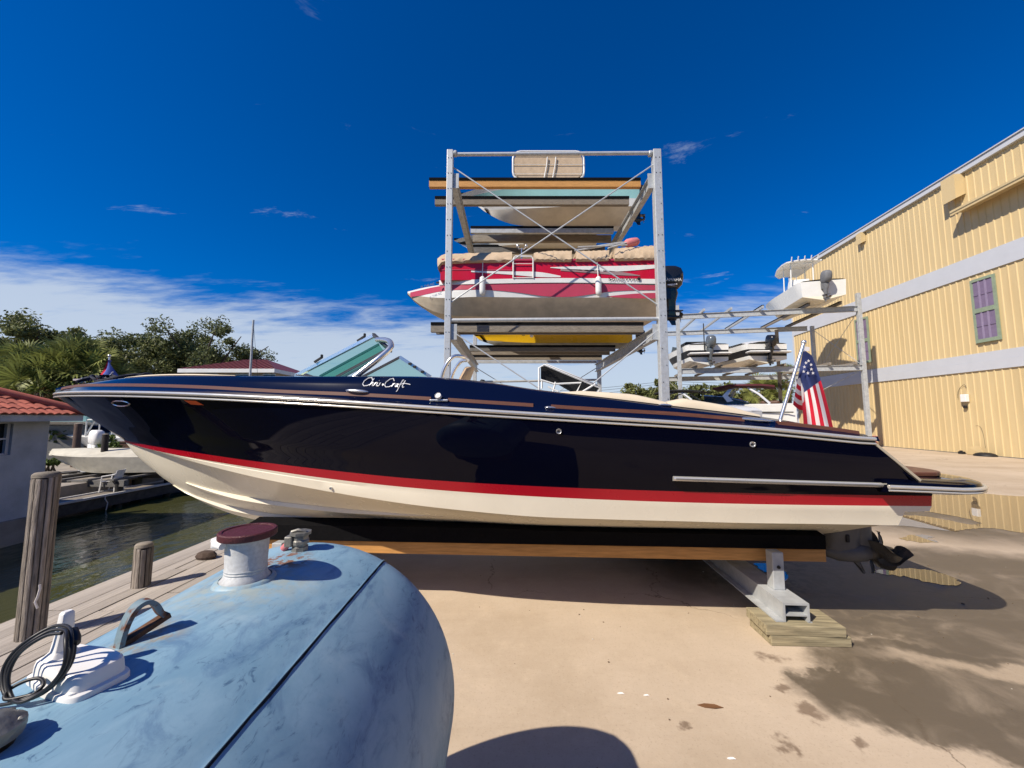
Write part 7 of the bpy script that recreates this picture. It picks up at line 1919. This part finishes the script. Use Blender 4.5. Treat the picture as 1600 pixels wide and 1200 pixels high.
# ------------------------------------------------------------------ unseen dark building behind the viewer, added to darken what the topsides mirror
wk = thing('added_dark_building', 'added unseen dark building behind the viewer that darkens the hull reflections', 'building', (1.0, -7.0, 0))
M_DKT = mat('added_dark_boards', (0.035, 0.030, 0.027), 0.9, var=.4, scale=3, stretch=(6, 6, .6), bump=.3)
bd = MB(); bd.box((0, 0, 1.6), (.28, .04, 3.2)); bme = bd.mesh('wall_board', M_DKT)
x = -15.0
while x < 15.0:
    if not (-3.2 < x < -.4 or 5 < x < 8): place(bme, 'wall_board', wk, (x + .14, rnd.uniform(-.01, .01), 0))
    x += .30
b = MB(); b.box((0, -3.1, 1.62), (30.4, 6.0, 3.24)); b.build('wall_core', M_DKT, wk)
b = MB(); b.prism([(-15.6, .5, 3.2), (-15.6, -6.5, 3.2), (-15.6, -3, 4.4)], (31.2, 0, 0)); b.build('roof', M_GREYD, wk)
for x in (-1.8, 6.5):
    b = MB(); b.box((x, -.03, 1.35), (2.6, .06, 2.7)); b.build('door', M_GREYD, wk)

# boat lift under the covered boat and bits of gear on the bank
lf = thing('boat_lift', 'dark timber boat lift frame under the beige covered boat across the canal', 'boat lift', (atY(110, 720, 12.2).x, 12.2, -.4))
for dx in (-.9, .9, 2.3):
    for dy in (-.7, .9):
        b = MB(); b.lathe([(.10, -.8), (.09, .28)], (dx, dy, 0), 10); b.build('lift_post', M_BLACK, lf, smooth=40)
for dy in (-.7, .9):
    b = MB(); b.box((.7, dy, .22), (3.6, .14, .18)); b.build('lift_beam', M_GREYPL, lf)
for k in range(5):
    b = MB(); b.box((-.8 + k * .75, .1, .33), (.14, 1.9, .05)); b.build('cross_slat', M_GREYPL, lf)
for i, (px, py, Y, r, h, m, lab) in enumerate(((132, 752, 13.4, .12, .34, M_WHITEP, 'white drum under the beige covered boat'), (143, 748, 13.8, .10, .26, M_GREYTRIM, 'grey drum right of the white drum under the covered boat'), (192, 738, 14.0, .09, .5, M_WHITEP, 'upright white post end behind the plastic chair'), (178, 712, 14.4, .16, .3, M_BLACK, 'black tub on the bank above the plastic chair'))):
    p = atY(px, py, Y); b = MB(); b.lathe([(r, 0), (r * 1.05, h * .5), (r, h), (r * .8, h + .01), (.001, h)], (0, 0, 0), 14); o = b.build('drum', m, None, smooth=40); o.location = (p.x, p.y, p.z - h / 2); tag(o, lab, 'drum')
# ------------------------------------------------------------------ trailers that carry the boats parked in the yard
def trailer(label, boat_, L, z, x0):
    t = thing('boat_trailer', label, 'trailer', (boat_.location.x, boat_.location.y, 0), boat_.rotation_euler.z)
    for sg in (-1, 1):
        b = MB(); b.bar((x0, sg * .55, z - .12), (x0 - L, sg * .55, z - .12), .08, .12); b.build('side_rail', M_GALV, t)
        b = MB(); b.bar((x0 - .3, sg * .45, z + .06), (x0 - L + 1.0, sg * .45, z + .06), .10, .22); b.build('carpet_bunk', M_CARPET, t)
        w = MB(); w.lathe([(.20, -.10), (.31, -.09), (.33, -.04), (.33, .04), (.31, .09), (.20, .10)], (x0 - 1.6, sg * 1.0, .33), 20, (0, 1, 0)); wh = w.build('wheel', M_BLACK, t, smooth=40)
        w = MB(); w.lathe([(.19, -.06), (.19, .08), (.05, .10)], (x0 - 1.6, sg * 1.0, .33), 16, (0, sg, 0)); w.build('rim', M_GALVB, wh, smooth=40)
    for x in (x0 - .2, x0 - 1.6, x0 - L + .4):
        b = MB(); b.box((x, 0, z - .20), (.09, 1.5, .08)); b.build('cross_member', M_GALV, t)
    b = MB(); b.box((x0 - 1.6, 0, lerp(.33, z - .2, .5)), (.08, 1.9, max(z - .45, .08))); b.build('axle', M_GALV, t)
    b = MB(); b.tube([(x0 - L, 0, z - .15), (x0 - L, 0, .02)], .04, 8); b.build('jack', M_GALV, t)
    return t
trailer('galvanised trailer under the white tow boat with the dark red canopy', gb1, 6.2, .98, -.1)
trailer('galvanised trailer under the dark boat with the black canopy', gb2, 5.8, .95, -.1)
trailer('galvanised trailer under the boat with the tipped up black canopy', bm_, 4.0, .62, 1.6)
